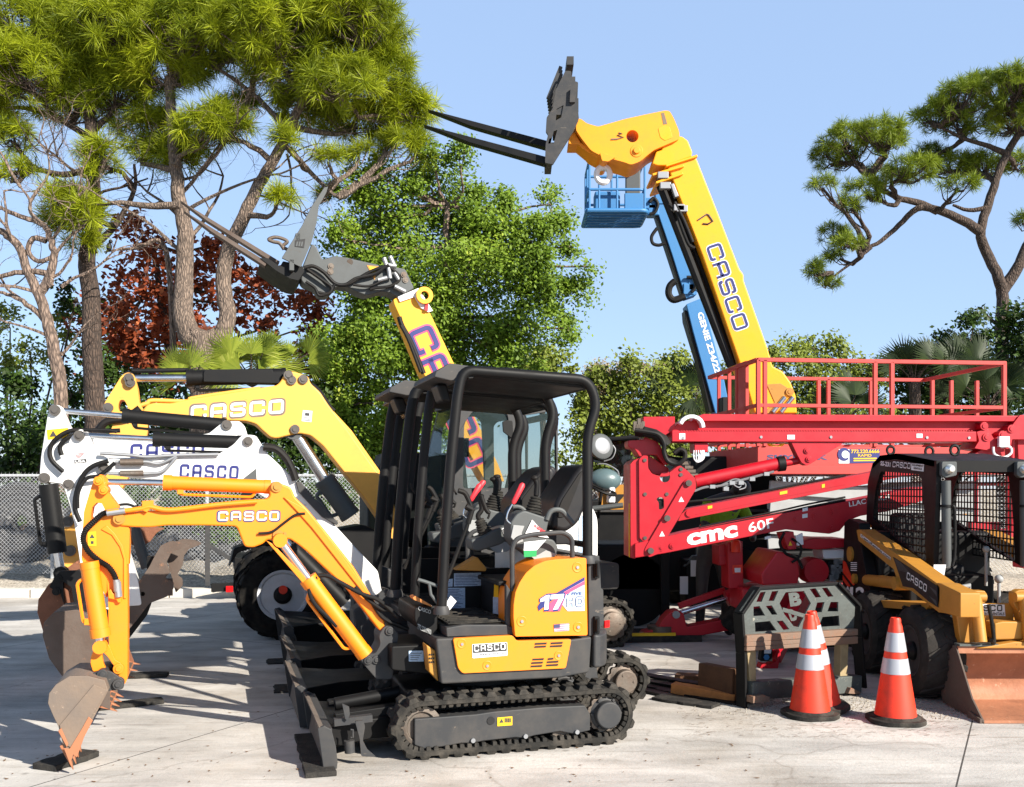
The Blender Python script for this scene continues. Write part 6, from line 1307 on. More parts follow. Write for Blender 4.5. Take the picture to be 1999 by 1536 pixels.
for z in ((240,238),(252,290),(320,400),(335,405)): m.box(FT2.P(*Z('l',z)[0], -.3), (.16,.1,.1))
m.prism(p2('l',[(275,285),(292,280),(318,345),(298,352)], -.3), -.36, -.28); m.build('ram_clamp', X['zinc'], T2, bevel=.01)
m = MB(); m.box((.7,.1,.95),(5.0,1.2,.7)); m.build('chassis', X['tyellow'], T2, bevel=.05); m = MB(); m.prism(rounded([(-1.2,1.2),(-1.2,1.9),(-.9,2.05),(.2,2.05),(.4,1.2)], .1), -1.1, -.3); m.build('cab', X['black'], T2, bevel=.04)
for u in (-1.1, 2.3):
    for w in (-1.1, .9): wheel(T2, FT2, u, w, .6, .4, 'tyellow', 14)
# ------------------------------------------------------------------ blue boom lift
FB = Frame(3.0, 17.2, 0)
BL = thing('boom_lift', 'blue boom lift with its work basket raised behind the yellow boom', 'boom lift', FB.o, 0)
pb = lambda k, pts, w: FB.poly(Z(k, *pts), w)
m = MB(); m.prism(rounded(pb('l',[(205,370),(240,350),(262,400),(400,740),(412,830),(355,850),(290,640),(215,420)], -.15), .02), -.15, .15); j1 = m.build('jib', X['blue'], BL, bevel=.012)
m = MB(); m.prism(pb('l',[(203,375),(216,420),(356,850),(340,850),(205,440),(195,400)], -.1), -.12, .12); m.build('jib_ram', X['black'], j1, bevel=.01)
m = MB(); m.prism(rounded(pb('l',[(358,880),(432,850),(470,960),(548,1260),(580,1430),(505,1430),(445,1210),(390,1010)], -.2), .02), -.2, .2); bl = m.build('boom', X['blue'], BL, bevel=.014)
m = MB(); m.prism(pb('l',[(348,910),(372,920),(455,1210),(500,1420),(470,1420),(410,1150),(352,960)], -.12), -.16, .16); m.build('boom_shaded_face', X['black'], bl, bevel=.01)  # black strip darkens the boom's left face, where shade falls
m = MB(); write(m, 'GENIE Z34/22N', *tr(FB,'l',[(412,925),(512,1262),(440,916)], -.204), bold=.03); m.build('boom_lettering', X['wprint'], bl, smooth_=0)
m = MB(); m.tube(smooth(tr(FB,'l',[(212,500),(185,540),(190,575),(220,585),(250,575)], -.2)), .03); m.tube(smooth(tr(FB,'l',[(300,765),(275,790),(270,830),(295,858),(350,840)], -.2)), .06); m.tube(smooth(tr(FB,'l',[(360,745),(395,750),(405,790),(385,820)], -.2)), .03); m.tube(smooth(tr(FB,'l',[(175,370),(195,350),(215,380),(200,420),(175,430)], -.2)), .03); m.build('hydraulic_hose', X['hose'], BL)
m = MB()
for z in ((175,385),(190,415),(365,810),(390,790),(225,360)): m.box(FB.P(*Z('l',z)[0], -.05), (.2,.24,.2))
m.build('knuckle', X['blue'], BL, bevel=.02)
yb0 = -.5; f0 = FB.P(*Z('k',(1155,1035))[0], yb0); f1 = FB.P(*Z('k',(1545,1035))[0], yb0); zf0 = f0.z; zt0 = FB.P(*Z('k',(1160,700))[0], yb0).z
m = MB(); bd_ = 1.0
for k in range(12): m.box((f0.x+(f1.x-f0.x)*(k+.5)/12, yb0+bd_/2, zf0),((f1.x-f0.x)/12*.45, bd_, .03))
for k in range(6): m.box(((f0.x+f1.x)/2, yb0+bd_*(k+.5)/6, zf0-.03),(f1.x-f0.x,.03,.04))
m.tube([(f0.x,yb0,zf0),(f1.x,yb0,zf0),(f1.x,yb0+bd_,zf0),(f0.x,yb0+bd_,zf0)], .04, bend=.12, closed=False); m.tube([(f0.x,yb0+bd_,zf0),(f0.x,yb0,zf0)], .04); bs = m.build('basket_floor', X['blue'], BL, split=False)
m = MB()
loopz = [(f0.x+.04,yb0+.04),(f1.x-.04,yb0+.04),(f1.x-.04,yb0+bd_-.04),(f0.x+.04,yb0+bd_-.04)]
for z in (zt0, zf0+(zt0-zf0)*.42): m.tube([(a,b,z) for a, b in loopz+loopz[:1]], .024, bend=.1)
for a, b in loopz+[((f0.x+f1.x)/2,yb0+.04),((f0.x*.8+f1.x*.2),yb0+.04),((f0.x+f1.x)/2,yb0+bd_-.04),(f0.x+.04,yb0+.5)]: m.tube([(a,b,zf0),(a,b,zt0)], .02)
m.build('basket_rail', X['blue'], BL, split=False)
m = MB(); m.box((f0.x+(f1.x-f0.x)*.35,yb0+.3,zf0+.2),(.44,.3,.36)); m.box((f1.x-.22,yb0+.05,zf0+.16),(.34,.04,.3)); m.build('tool_box', X['blue'], BL, bevel=.03); m = MB(); m.box((f1.x-.2,yb0+.4,zf0+.75),(.26,.1,.9)); m.build('control_panel', X['mgrey'], BL, bevel=.02)
m = MB(); m.tube([FB.P(*Z('l',(165,395))[0], 0), (f1.x,yb0+.5,zf0+.2)], .07); m.build('basket_mount', X['blue'], BL)
m = MB(); m.box((1.3,0,1.1),(2.2,1.5,.9)); m.build('turntable', X['blue'], BL, bevel=.08); m = MB(); m.box((1.0,0,.5),(2.6,1.4,.3)); m.build('chassis', X['dgrey'], BL, bevel=.04)
for u in (-.1, 2.1):
    for w in (-.9, .6): wheel(BL, FB, u, w, .42, .3, 'lgrey', 14)
# ------------------------------------------------------------------ skid steer loader
FK = Frame(3.15, 9.0, -90)
K = thing('skid_steer', 'black and mustard skid steer loader with mesh cab and rusty bucket facing the camera', 'skid steer', FK.o, -90)
kp = lambda k, pts, w: FK.poly(Z(k, *pts), w)
tk_ = lambda k, pts, w: [FK.P(*z, w) for z in Z(k, *pts)]
X['dtyre'] = paint('dusty_tyre_rubber', (44,42,40), .85, wear=.6, dirt=(74,70,66), bump=.3, scale=9, spec=.15)
X['krust'] = paint('scoured_bucket_steel', (168,112,82), .6, wear=.7, dirt=(116,74,52), bump=.3, scale=4, worn=((196,158,132),.6))
for nm, u in (('rear', .5), ('front', 1.5)):
    wheel(K, FK, u, -.08, .355, .27, 'dgrey', 13, mat='dtyre'); wheel(K, FK, u, 1.0, .355, .27, 'dgrey', 13, mat='dtyre')  # dark rim paint carries the shadow on the wheels
m = MB(); m.box((.8,.6,.42),(1.6,.78,.4)); m.build('frame', X['cyellow'], K, bevel=.03)
m = MB(); m.prism(rounded(kp('j',[(180,-75),(215,-105),(290,-70),(300,60),(345,330),(392,490),(310,560),(300,660),(265,560),(165,450)], .0), .02), .0, .1); rt = m.build('arm_tower', X['black'], K, bevel=.008)
t0, t1 = FK.P(1690, 1040, 0), FK.P(1705, 1170, 0)
m = MB(); m.box((.12,.6,.85),(.5,1.0,.75)); m.build('engine_cover', X['black'], K, bevel=.04)
m = MB(); m.prism(kp('j',[(170,200),(190,215),(255,380),(245,385),(170,290)], -.004), -.004, .0); m.prism(kp('j',[(168,310),(225,390),(205,395),(168,345)], -.004), -.004, .0); m.build('red_decal', X['cone'], rt, smooth_=0)
m = MB(); W_ = -.006; write(m, '12', *tk_('j',[(220,495),(330,500),(222,395)], W_), bold=.04); write(m, 'A', *tk_('j',[(192,420),(222,425),(190,388)], W_), bold=.03); write(m, 'S', *tk_('j',[(192,470),(218,475),(190,432)], W_), bold=.03); write(m, 'STEER', *tk_('j',[(255,545),(332,550),(258,515)], W_), bold=.04)
for k in range(5): quad(m, *tk_('j',[(226,215+k*14),(272,216+k*14),(274,222+k*14),(228,221+k*14)], W_))
m.build('side_lettering', X['wprint'], rt, smooth_=0)
m = MB(); q = FK.P(*Z('j',(268,335))[0], 0); m.cyl((q.x,-.03,q.z),(q.x,.1,q.z),.045); q = FK.P(*Z('j',(232,155))[0], 0); m.cyl((q.x,-.02,q.z),(q.x,.1,q.z),.07); m.build('tower_pin', X['cyellow'], rt)
def arm(w0, w1, near):
    m = MB(); m.prism(rounded(kp('j',[(285,-20),(305,-25),(560,140),(872,365),(900,400),(895,585),(810,520),(690,425),(600,400),(560,268),(300,58)], 0), .01), w0, w1); a = m.build('lift_arm', X['cyellow'], K, bevel=.012)
    m = MB(); m.prism(rounded(kp('j',[(872,365),(905,370),(1010,420),(1050,440),(1050,620),(960,590),(895,583)], 0), .01), w0+.0, w1+.0); m.build('arm_end', X['cyellow'], a, bevel=.01)
    return a
ar = arm(-.02, .12, True); arm(1.08, 1.22, False)
m = MB(); m.prism(kp('j',[(540,175),(700,280),(865,390),(870,545),(800,500),(690,405),(612,390),(580,290)], -.02), -.025, -.019); pnl = m.build('arm_panel', X['bprint'], ar, smooth_=0)
m = MB(); casco(m, *tk_('j',[(634,338),(780,438),(640,282)], -.029), t=.2, gap=.22); m.build('arm_lettering', X['wprint'], pnl, smooth_=0)
m = MB()
for k in range(8): quad(m, *tk_('j',[(548+k*4,190+k*11),(600+k*9,222+k*10),(600+k*9,227+k*10),(548+k*4,195+k*11)], -.028))
for k in range(2): m.m = 0; m.add(tk_('j',[(800,390+k*70),(852,425+k*70),(858,465+k*70)], -.028), [(0,1,2)])
m.build('stripe_decal', X['mgrey'], pnl, smooth_=0)
m = MB(); quad(m, *tk_('j',[(300,5),(520,180),(518,200),(300,30)], -.023)); write(m, 'CascoRentals.com', *tk_('j',[(305,32),(515,197),(305,12)], -.026), m=1, bold=.02); m.build('web_label', [X['wprint'], X['bprint']], ar, smooth_=0)
m = MB(); a, b = tk_('j',[(350,345),(605,370)], .02); m.cyl(a, b, .05, n=20); q = a.lerp(b, .8); m.build('lift_ram', X['cyellow'], K); m = MB(); m.cyl((b.x,-.05,b.z),(b.x,.1,b.z),.055); m.build('ram_pin', X['cyellow'], K)
m = MB(); m.prism(rounded(kp('j',[(385,488),(800,518),(805,530),(760,580),(640,560),(390,540),(300,640),(340,560)], .0), .01), .0, .28); m.prism(kp('j',[(300,655),(420,570),(640,590),(960,600),(1005,840),(930,780),(700,690)], .2), .2, .3); m.build('fender', X['cyellow'], K, bevel=.01)
# cab
wa, wz = .2, .92
cs_ = [(1691,1018),(1694,940),(1703,905),(1718,889),(1750,885),(1826,899),(1828,935),(1822,1108)]
wn_ = Z('v',(150,268),(450,292),(472,500),(492,950),(300,800),(92,622),(112,400))
S_ = FK.poly(cs_, wa); Wd_ = rounded(FK.poly(wn_, wa), .04)
m = MB()
for w in (wa, wz): m.prism(rounded(S_, .03), w, w+.04, [Wd_])
rf = [S_[2], S_[3], S_[4], S_[5]]
m.prism([(x, z) for x, z in rf]+[(x-.0, z-.05) for x, z in rf[::-1]], wa, wz+.04); uF = S_[5][0]; uB = S_[0][0]
m.prism([(S_[0][0],S_[0][1]-.3),(S_[0][0],S_[0][1]),(S_[0][0]+.04,S_[0][1]),(S_[0][0]+.04,S_[0][1]-.3)], wa+.05, wz)
m.bar((uF,wa,rf[-1][1]-.045),(uF,wz+.04,rf[-1][1]-.045),.04,.09)
cab = m.build('cab', X['black'], K, bevel=.006, split=False)
uu = [p[0] for p in Wd_]; zz = [p[1] for p in Wd_]
for w in (wa+.02, wz+.02):
    m = MB(); st = .058
    k = min(uu)
    while k < max(uu): m.box((k,w,(min(zz)+max(zz))/2),(.011,.009,max(zz)-min(zz))); k += st
    k = min(zz)
    while k < max(zz): m.box(((min(uu)+max(uu))/2,w,k),(max(uu)-min(uu),.008,.011)); k += st
    m.build('mesh_guard', X['black'], cab, smooth_=0, split=False)
m = MB(); write(m, 'SS-231', *tk_('v',[(148,224),(222,236),(150,190)], wa-.003), bold=.03); casco(m, *tk_('v',[(238,238),(372,252),(242,192)], wa-.003), t=.2, gap=.22)
quad(m, *tk_('v',[(380,208),(476,216),(472,270),(378,258)], wa-.003)); write(m, 'EQUIPMENT', *tk_('v',[(386,230),(470,240),(388,212)], wa-.006), m=1, bold=.03); write(m, 'RENTALS', *tk_('v',[(398,252),(458,260),(398,236)], wa-.006), m=1, bold=.03); m.build('cab_lettering', [X['wprint'], X['bprint']], cab, smooth_=0)
zl_ = FK.Q(1844, 916, uF).z
for w in (wa+.08, wz-.05):
    m = MB(); m.prism(rounded([(w-.06,zl_+.06),(w+.06,zl_+.06),(w+.06,zl_-.05),(w-.03,zl_-.07),(w-.06,zl_-.05)], .015), uF+.02, uF+.07, ax='u'); lh = m.build('lamp_housing', X['mgrey'], cab, bevel=.006)
    m = MB(); m.lathe([(.001,.05),(.02,.048),(.034,.03),(.04,0)], (uF+.07,w,zl_), (1,0,0), 24); m.build('headlight', X['lens'], lh)
zb_ = FK.Q(1830, 1100, uF).z
for w in (wa+.07, wz-.03):
    m = MB(); m.cyl((uF+.03,w,zl_-.09),(uF+.0,w+.02,zb_-.02),.036); cp_ = m.build('cab_post', X['mgrey'], cab)
    m = MB(); m.cyl((uF+.03,w,zl_-.28),(uF+.03,w,zl_-.30),.04); m.tube(smooth([(uF+.05,w+.04,zl_-.29),(uF+.05,w+.06,zl_-.33),(uF+.03,w+.07,zb_+.1),(uF+.03,w+.05,zb_-.02)]), .012); m.build('post_cable', X['black'], cp_, split=False)
m = MB(); m.prism([(uB+.1,.9),(uB+.1,1.2),(uB+.16,1.38),(uB+.27,1.38),(uB+.33,1.0),(uB+.8,.95),(uB+.8,.8),(uB+.1,.8)], wa+.15, wz-.15); m.build('seat', X['seat'], cab, bevel=.04); m = MB(); m.box((uB+.5,.56,.72),(1.0,.72,.3)); m.build('floor', X['black'], cab, bevel=.02)
m = MB(); a = FK.Q(1950, 1130, uF-.1); m.tube([a+Vector((0,0,-.2)), a], .014); m.ball(a, .035); a = FK.Q(1925, 1072, uF-.3); m.tube([a+Vector((0,0,-.3)),a], .012); m.ball(a,.028); m.build('drive_lever', X['lgrey'], cab)
m = MB(); m.tube([FK.Q(1868,1148,uF), FK.Q(1893,1143,uF), FK.Q(1893,1155,uF), FK.Q(1865,1160,uF)], .02); m.build('lap_bar', X['lgrey'], cab)
m = MB(); pts = [FK.Q(*z, uF+.05) for z in ((1823,1102),(1847,1102),(1842,1131),(1822,1123))]; quad(m, *pts); quad(m, *[FK.Q(*z, uF+.051) for z in ((1822,1123),(1843,1124),(1838,1133),(1823,1131))], m=1); m.build('inspection_tag', [X['paper'], X['green']], cab, smooth_=0)
m = MB()
for z in ((515,120),(705,110),(225,110)): q = FK.P(*Z('v',z)[0], .5); m.ring([q+Vector((0,math.cos(t_)*.035,math.sin(t_)*.04)) for t_ in [2*math.pi*i/14 for i in range(14)]], .013, 6, closed=True)
m.build('lifting_eye', X['black'], cab)
m = MB()
for i in range(4): m.box((uF-.25,.35+.15*i,rf[-1][1]+.01),(.03,.03,.012))
m.build('roof_bolt', X['dgrey'], cab)
# front linkage and bucket
uk = 1.9
def frontplate(m, pts, u0, u1): m.prism([(FK.Q(x, y, u0).y, FK.Q(x, y, u0).z) for x, y in pts], u0, u1, ax='u')
m = MB(); frontplate(m, Z('j',(880,372),(1010,425),(1100,415),(1170,415),(1190,440),(1180,500),(1140,520),(1110,830),(1000,835),(965,600),(895,580)), uk-.1, uk-.02); m.build('arm_upright', X['cyellow'], K, bevel=.01)
m = MB(); frontplate(m, Z('j',(1378,430),(1420,408),(1600,408),(1600,810),(1450,810),(1410,560),(1378,510)), uk-.1, uk-.02); m.build('arm_upright', X['cyellow'], K, bevel=.01)
for x0, x1 in ((1140,1180),(1500,1540)):
    a, b = FK.Q(*Z('j',(x0,470))[0], uk+.03), FK.Q(*Z('j',(x1,800))[0], uk+.1)
    m = MB(); m.cyl(a, b, .042, n=20); tc_ = m.build('tilt_ram', X['cyellow'], K); m = MB(); m.cyl(a+Vector((0,-.07,0)), a+Vector((0,.07,0)), .035); m.build('ram_pin', X['cyellow'], tc_)
    m = MB(); m.tube(smooth([a+Vector((.03,.08,-.05)), a+Vector((.04,.1,-.18)), a+Vector((.05,.11,-.32)), b+Vector((.03,.06,.02))]), .014); m.build('hydraulic_hose', X['hose'], tc_)
m = MB(); frontplate(m, Z('j',(1190,515),(1400,510),(1400,650),(1190,640)), uk-.14, uk-.1); m.build('cross_plate', X['cyellow'], K, bevel=.006)
def fq(pts, u): return [FK.Q(*z, u) for z in Z('j', *pts)]
m = MB(); quad(m, *fq([(1190,520),(1352,525),(1360,610),(1180,600)], uk-.097)); casco(m, *fq([(1100,575),(1338,575),(1100,525)], uk-.094), t=.22, m=1, gap=.2); write(m, 'EQUIPMENT RENTALS', *fq([(1110,606),(1352,606),(1110,582)], uk-.094), m=1, bold=.02); m.build('rental_label', [X['wprint'], X['bprint']], K, smooth_=0)
m = MB(); frontplate(m, Z('j',(1200,640),(1260,625),(1400,628),(1425,650),(1420,755),(1205,760)), uk-.1, uk+.06); m.build('hitch_box', X['cyellow'], K, bevel=.012)
m = MB(); frontplate(m, Z('j',(1100,830),(1380,780),(1600,790),(1600,830)), uk-.0, uk+.1); m.build('bucket_hitch', X['cyellow'], K, bevel=.008)
bkc = [(1.93,.46),(1.80,.38),(1.71,.24),(1.69,.12),(1.74,.035),(1.82,.012),(2.36,.006)]
kw0, kw1 = .07, 1.55
def offs(P, t):
    out = []
    for i, p in enumerate(P):
        a, b = Vector(P[max(i-1,0)]), Vector(P[min(i+1,len(P)-1)]); d = (b-a).normalized(); out.append((p[0]-d.y*t*-1, p[1]+d.x*t))
    return out
bs_ = [tuple(v) for v in [(p.x, p.y) for p in smooth([Vector((a,b)).to_3d() for a, b in bkc], 4)]]
m = MB(); n = len(bs_); ins = offs(bs_, .014); vs = []
for p, q in zip(bs_, ins): vs += [(p[0],kw0,p[1]),(p[0],kw1,p[1]),(q[0],kw1,q[1]),(q[0],kw0,q[1])]
m.add(vs, [(i*4+k, i*4+(k+1) % 4, (i+1)*4+(k+1) % 4, (i+1)*4+k) for i in range(n-1) for k in range(4)]); m.bar((2.36,(kw0+kw1)/2,.012),(2.28,(kw0+kw1)/2,.014),kw1-kw0,.02); m.box((1.95,(kw0+kw1)/2,.44),(.05,kw1-kw0,.05)); lb_ = m.build('bucket', X['krust'], K, bevel=.003, split=False)
for w in (kw0-.012, kw1): m = MB(); m.prism([(1.95,.47),(1.90,.46)]+bs_[1:]+[(2.36,.02),(2.2,.14)], w, w+.014); m.build('side_plate', X['brust'], lb_, bevel=.003)
m = MB(); m.box((1.95,(kw0+kw1)/2,.475),(.09,kw1-kw0+.0,.016)); m.build('step_grip', X['plate'], lb_, bevel=.003)
m = MB(); m.prism([(2.36,.03),(2.36,-.0),(2.16,-.0),(2.2,.05)], kw0-.03, kw0-.012); m.build('side_cutter', X['brust'], lb_, bevel=.003)
# ------------------------------------------------------------------ machines half hidden behind the row
FR = Frame(1.05, 11.3, 0); RO = thing('ride_on_roller', 'ride-on roller with silver lamp and tinted screen behind the nearest excavator seat', 'roller', FR.o, 0)
e = lambda pts, w: [FR.P(*z, w) for z in Z('o', *pts)]
m = MB(); c = FR.P(*Z('o',(220,265))[0], -.1); m.lathe([(.001,.05),(.1,.045),(.15,.02),(.155,-.01),(.12,-.08),(.03,-.12)], c, (.45,-1,.25), 24); m.m = 1; m.lathe([(.001,.055),(.09,.05),(.12,.03)], c, (.45,-1,.25), 24, cap=False); m.build('lamp', [X['mgrey'], X['zinc']], RO, split=False)
m = MB(); m.tube(smooth(e([(130,300),(160,240),(260,195),(400,185),(520,175),(600,172)], 0)), .028); m.tube(e([(130,300),(120,560)], 0), .025); m.tube(e([(600,172),(620,900)], 0), .03); fr_ = m.build('roll_frame', X['black'], RO, split=False)
m = MB(); m.prism(FR.poly(Z('o',(140,300),(170,240),(280,205),(520,190),(520,570),(380,560),(330,440),(140,420)), .04), .04, .046); m.build('tinted_screen', X['tint'], fr_, smooth_=0)
m = MB(); c = FR.P(*Z('o',(255,600))[0], .0); m.ball(c, .17, (1.15,.8,.8), 20); m.build('hood', paint('teal_grey_paint', (84,104,108), .3, wear=.3), RO)
m = MB(); c = FR.P(*Z('o',(230,690))[0], -.2); A_ = Vector((.35,-.2,.9)).normalized(); x_ = A_.orthogonal().normalized(); y_ = A_.cross(x_); m.ring([c+(x_*math.cos(t_)+y_*math.sin(t_))*.17 for t_ in [2*math.pi*i/20 for i in range(20)]], .016, 6, closed=True)
for k in range(3): m.tube([c, c+(x_*math.cos(k*2.1)+y_*math.sin(k*2.1))*.17], .012)
m.tube([c, c+Vector((-.05,.05,-.4))], .02); m.build('steering_wheel', X['hose'], RO, split=False)
m = MB(); m.tube(smooth(e([(250,410),(330,380),(365,300),(340,250)], -.05)), .008, n=6); m.tube(smooth(e([(180,440),(270,440),(380,500),(400,560)], -.05)), .008, n=6); m.build('mirror_bracket', X['zinc'], RO)
m = MB(); m.prism(FR.poly(Z('o',(300,670),(365,670),(365,830),(290,830)), -.1), -.1, .1); m.build('fluid_box', X['paper'], RO, bevel=.02)
m = MB(); m.tube(e([(130,885),(440,850)], -.3), .03); m.build('hand_rail', X['mgrey'], RO)
m = MB(); q = FR.P(*Z('o',(400,1000))[0], 0); m.box((.5,.5,.68),(1.2,1.0,.55)); m.build('body', X['black'], RO, bevel=.03)
m = MB(); m.cyl((.35,.0,.42),(.35,1.0,.42),.42,n=32); m.build('drum', X['black'], RO)
m = MB(); a = e([(370,700),(520,660),(520,840),(200,850)], .3)
st_ = FR.P(*Z('o',(200,850))[0], .3); en_ = FR.P(*Z('o',(530,690))[0], .3)
m.box(((st_.x+en_.x)/2,.33,(st_.z+en_.z)/2),(en_.x-st_.x,.04,.3)); m.m = 1
for k in range(3): m.prism([(st_.x+.12+k*.22,st_.z+.02),(st_.x+.22+k*.22,st_.z+.02),(st_.x+.32+k*.22,en_.z-.06),(st_.x+.22+k*.22,en_.z-.06)], .3, .309)
m.build('hazard_board', [X['cyellow'], X['bprint']], RO, bevel=.004, split=False)
p = ground(1330, 1185); TR2 = thing('dark_fill_trailer', 'added dark box trailer filling the black space under the crimson lift arms', 'trailer', (p.x-.2, 13.2, 0), 2)  # added dark body, stands in for the black space packed with machines
m = MB(); m.box((.3,.6,.95),(3.4,1.2,1.0)); bx2 = m.build('box_body', X['black'], TR2, bevel=.03); m = MB(); m.box((.3,-.03,1.3),(3.3,.05,.04)); m.box((.3,-.03,.6),(3.3,.05,.05)); m.build('trim_strip', X['dgrey'], bx2, bevel=.006)
for u in (-.5,.5): wheel(TR2, FR, u, -.1, .33, .24, 'lgrey', 12)
m = MB(); m.tube([(-1.5,.3,.4),(-2.2,.3,.35)], .05); m.build('drawbar', X['dgrey'], TR2)
# steel rack with loose parts, in shade behind the mast
p = ground(1310, 1205); RK = thing('parts_rack', 'dark steel stand with paper tags in the shade under the crimson mast', 'stand', (p.x, 11.0, 0), 0)
m = MB(); m.box((-.25,0,.5),(.1,.1,1.0)); m.box((-.25,0,.03),(.3,.3,.06)); m.build('post', X['black'], RK, bevel=.008); m = MB(); m.box((.25,.1,.55),(.55,.4,.5)); m.build('crate', X['black'], RK, bevel=.01)
m = MB(); m.prism([(-.05,.72),(.05,.85),(.25,.86),(.4,.78),(.4,.74),(.2,.8),(.05,.79)], -.12, .0); m.build('guard', X['mgrey'], RK, bevel=.01)
m = MB()
for x, z, a, b in ((.02,.62,.1,.18),(.4,.72,.08,.12),(-.1,.42,.09,.2),(.35,1.1,.12,.2)): quad(m, (x,-.13,z),(x+a,-.13,z),(x+a,-.13,z+b),(x,-.13,z+b))
m.build('paper_tag', X['paper'], RK, smooth_=0, split=True)
# person bending behind the arms
PE = bpy.data.meshes.new('person'); 
PH = Vector((at(1392,1040,10.6).x, 10.6, 0)); x0 = PH.x; y0 = PH.y
jn = [((x0,y0,.92),.15),((x0+.02,y0,1.08),.145),((x0+.06,y0-.02,1.28),.16),((x0+.12,y0-.04,1.45),.14),((x0+.19,y0-.06,1.53),.065),((x0+.26,y0-.09,1.57),.085),((x0+.31,y0-.11,1.61),.075),
      ((x0-.1,y0+.02,.86),.095),((x0-.13,y0-.02,.48),.065),((x0-.14,y0+.03,.09),.05),((x0-.12,y0-.14,.04),.04),
      ((x0+.1,y0+.02,.86),.095),((x0+.14,y0-.04,.48),.065),((x0+.14,y0+.03,.09),.05),((x0+.16,y0-.14,.04),.04),
      ((x0-.06,y0-.06,1.44),.075),((x0-.12,y0-.14,1.2),.052),((x0+.02,y0-.3,1.08),.042),((x0+.07,y0-.36,1.06),.03),
      ((x0+.3,y0+.0,1.42),.07),((x0+.4,y0-.1,1.2),.05),((x0+.36,y0-.3,1.08),.04),((x0+.34,y0-.37,1.06),.03)]
ed = [(0,1),(1,2),(2,3),(3,4),(4,5),(5,6),(0,7),(7,8),(8,9),(9,10),(0,11),(11,12),(12,13),(13,14),(3,15),(15,16),(16,17),(17,18),(3,19),(19,20),(20,21),(21,22)]
PE.from_pydata([Vector(j[0])-PH for j in jn], ed, []); po = bpy.data.objects.new('person', PE); COL.objects.link(po); po.location = PH
md = po.modifiers.new('skin', 'SKIN'); 
for v, j in zip(PE.skin_vertices[0].data if PE.skin_vertices else [], jn): v.radius = (j[1], j[1])
if not PE.skin_vertices:
    bm = bmesh.new(); bm.from_mesh(PE); ly = bm.verts.layers.skin.verify(); bm.verts.ensure_lookup_table()
    for v, j in zip(bm.verts, jn): v[ly].radius = (j[1], j[1])
    bm.verts[0][ly].use_root = True; bm.to_mesh(PE); bm.free()
md.use_smooth_shade = True; s_ = po.modifiers.new('sub', 'SUBSURF'); s_.levels = 1; s_.render_levels = 2
PE.materials.append(X['dgrey']); tag(po, 'person in a lime high visibility shirt stooping behind the crimson arms', 'person')
vm = bpy.data.meshes.new('shirt'); vo = bpy.data.objects.new('shirt', vm); COL.objects.link(vo); vo.parent = po
keep = [0,1,2,3,15,16,19,20]; ix = {k: i for i, k in enumerate(keep)}
vm.from_pydata([Vector(jn[k][0])-PH+(Vector((.01,0,.07)) if k == 0 else Vector()) for k in keep], [(ix[a], ix[b]) for a, b in ed if a in ix and b in ix], [])
bm = bmesh.new(); bm.from_mesh(vm); ly = bm.verts.layers.skin.verify(); bm.verts.ensure_lookup_table()
vo.modifiers.new('skin', 'SKIN')
for v, k in zip(bm.verts, keep): v[ly].radius = (jn[k][1]*1.13, jn[k][1]*1.13)
bm.verts[0][ly].use_root = True; bm.to_mesh(vm); bm.free(); s_ = vo.modifiers.new('sub', 'SUBSURF'); s_.levels = 1; s_.render_levels = 2
vm.materials.append(X['vest'])
m = MB()
for dz in (1.02, 1.16): m.lathe([(.175,-.025),(.18,0),(.175,.025)], Vector((x0+.03,y0,dz))-PH, (.15,0,1), 20)
m.build('reflective_stripe', X['cone'], po)
m = MB(); m.ball(Vector((x0+.285,y0-.1,1.60))-PH, .105, (1,1,1.05), 16); m.build('hair', X['bprint'], po)
# ------------------------------------------------------------------ vegetation
rg = random.Random(5); NP = np.random.RandomState(5)
X['bark'] = barkmat('pine_bark', (58,50,45), (140,122,108), 15, 4)
X['barkd'] = barkmat('dark_bark', (36,30,27), (92,76,66), 14, 4)
X['barkg'] = barkmat('grey_dead_bark', (60,50,45), (140,120,106), 10, 3)
X['needle'] = leafmat('pine_needles', (62,84,14), (172,182,34), .34, (226,218,76), .8)
X['needle2'] = leafmat('pine_needles_far', (52,76,20), (146,162,40), .3, (200,200,72), .8)
X['oak'] = leafmat('glossy_leaves', (60,90,20), (132,158,48), .35, (182,186,76), .9)
X['redleaf'] = leafmat('red_brown_leaves', (62,28,16), (172,86,50), .35, (224,146,96), .9)
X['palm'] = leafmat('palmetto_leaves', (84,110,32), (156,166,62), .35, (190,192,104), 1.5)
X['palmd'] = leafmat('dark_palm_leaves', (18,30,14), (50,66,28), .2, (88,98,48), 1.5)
X['hedge'] = leafmat('hedge_leaves', (64,80,26), (136,148,56), .3, (190,182,124), .7)
X['dry'] = leafmat('dry_brush', (104,90,64), (172,156,124), .25, (206,190,162), .7)
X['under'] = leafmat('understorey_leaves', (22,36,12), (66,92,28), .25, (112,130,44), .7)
class Cloud:
    """many small faces, all instances of a template, gathered into one mesh"""
    def __init__(s, tv, tf): s.tv = np.array(tv, float); s.tf = np.array(tf, int); s.I = []
    def put(s, pos, rot, sc_): s.I.append((pos, rot, sc_))
    def arrays(s):
        n = len(s.I); V = np.empty((n*len(s.tv), 3)); k = len(s.tv)
        for i, (p, r, c) in enumerate(s.I): V[i*k:(i+1)*k] = (s.tv*c) @ r.T+p
        F = (s.tf[None]+(np.arange(n)*k)[:, None, None]).reshape(-1, s.tf.shape[1]); return V, F
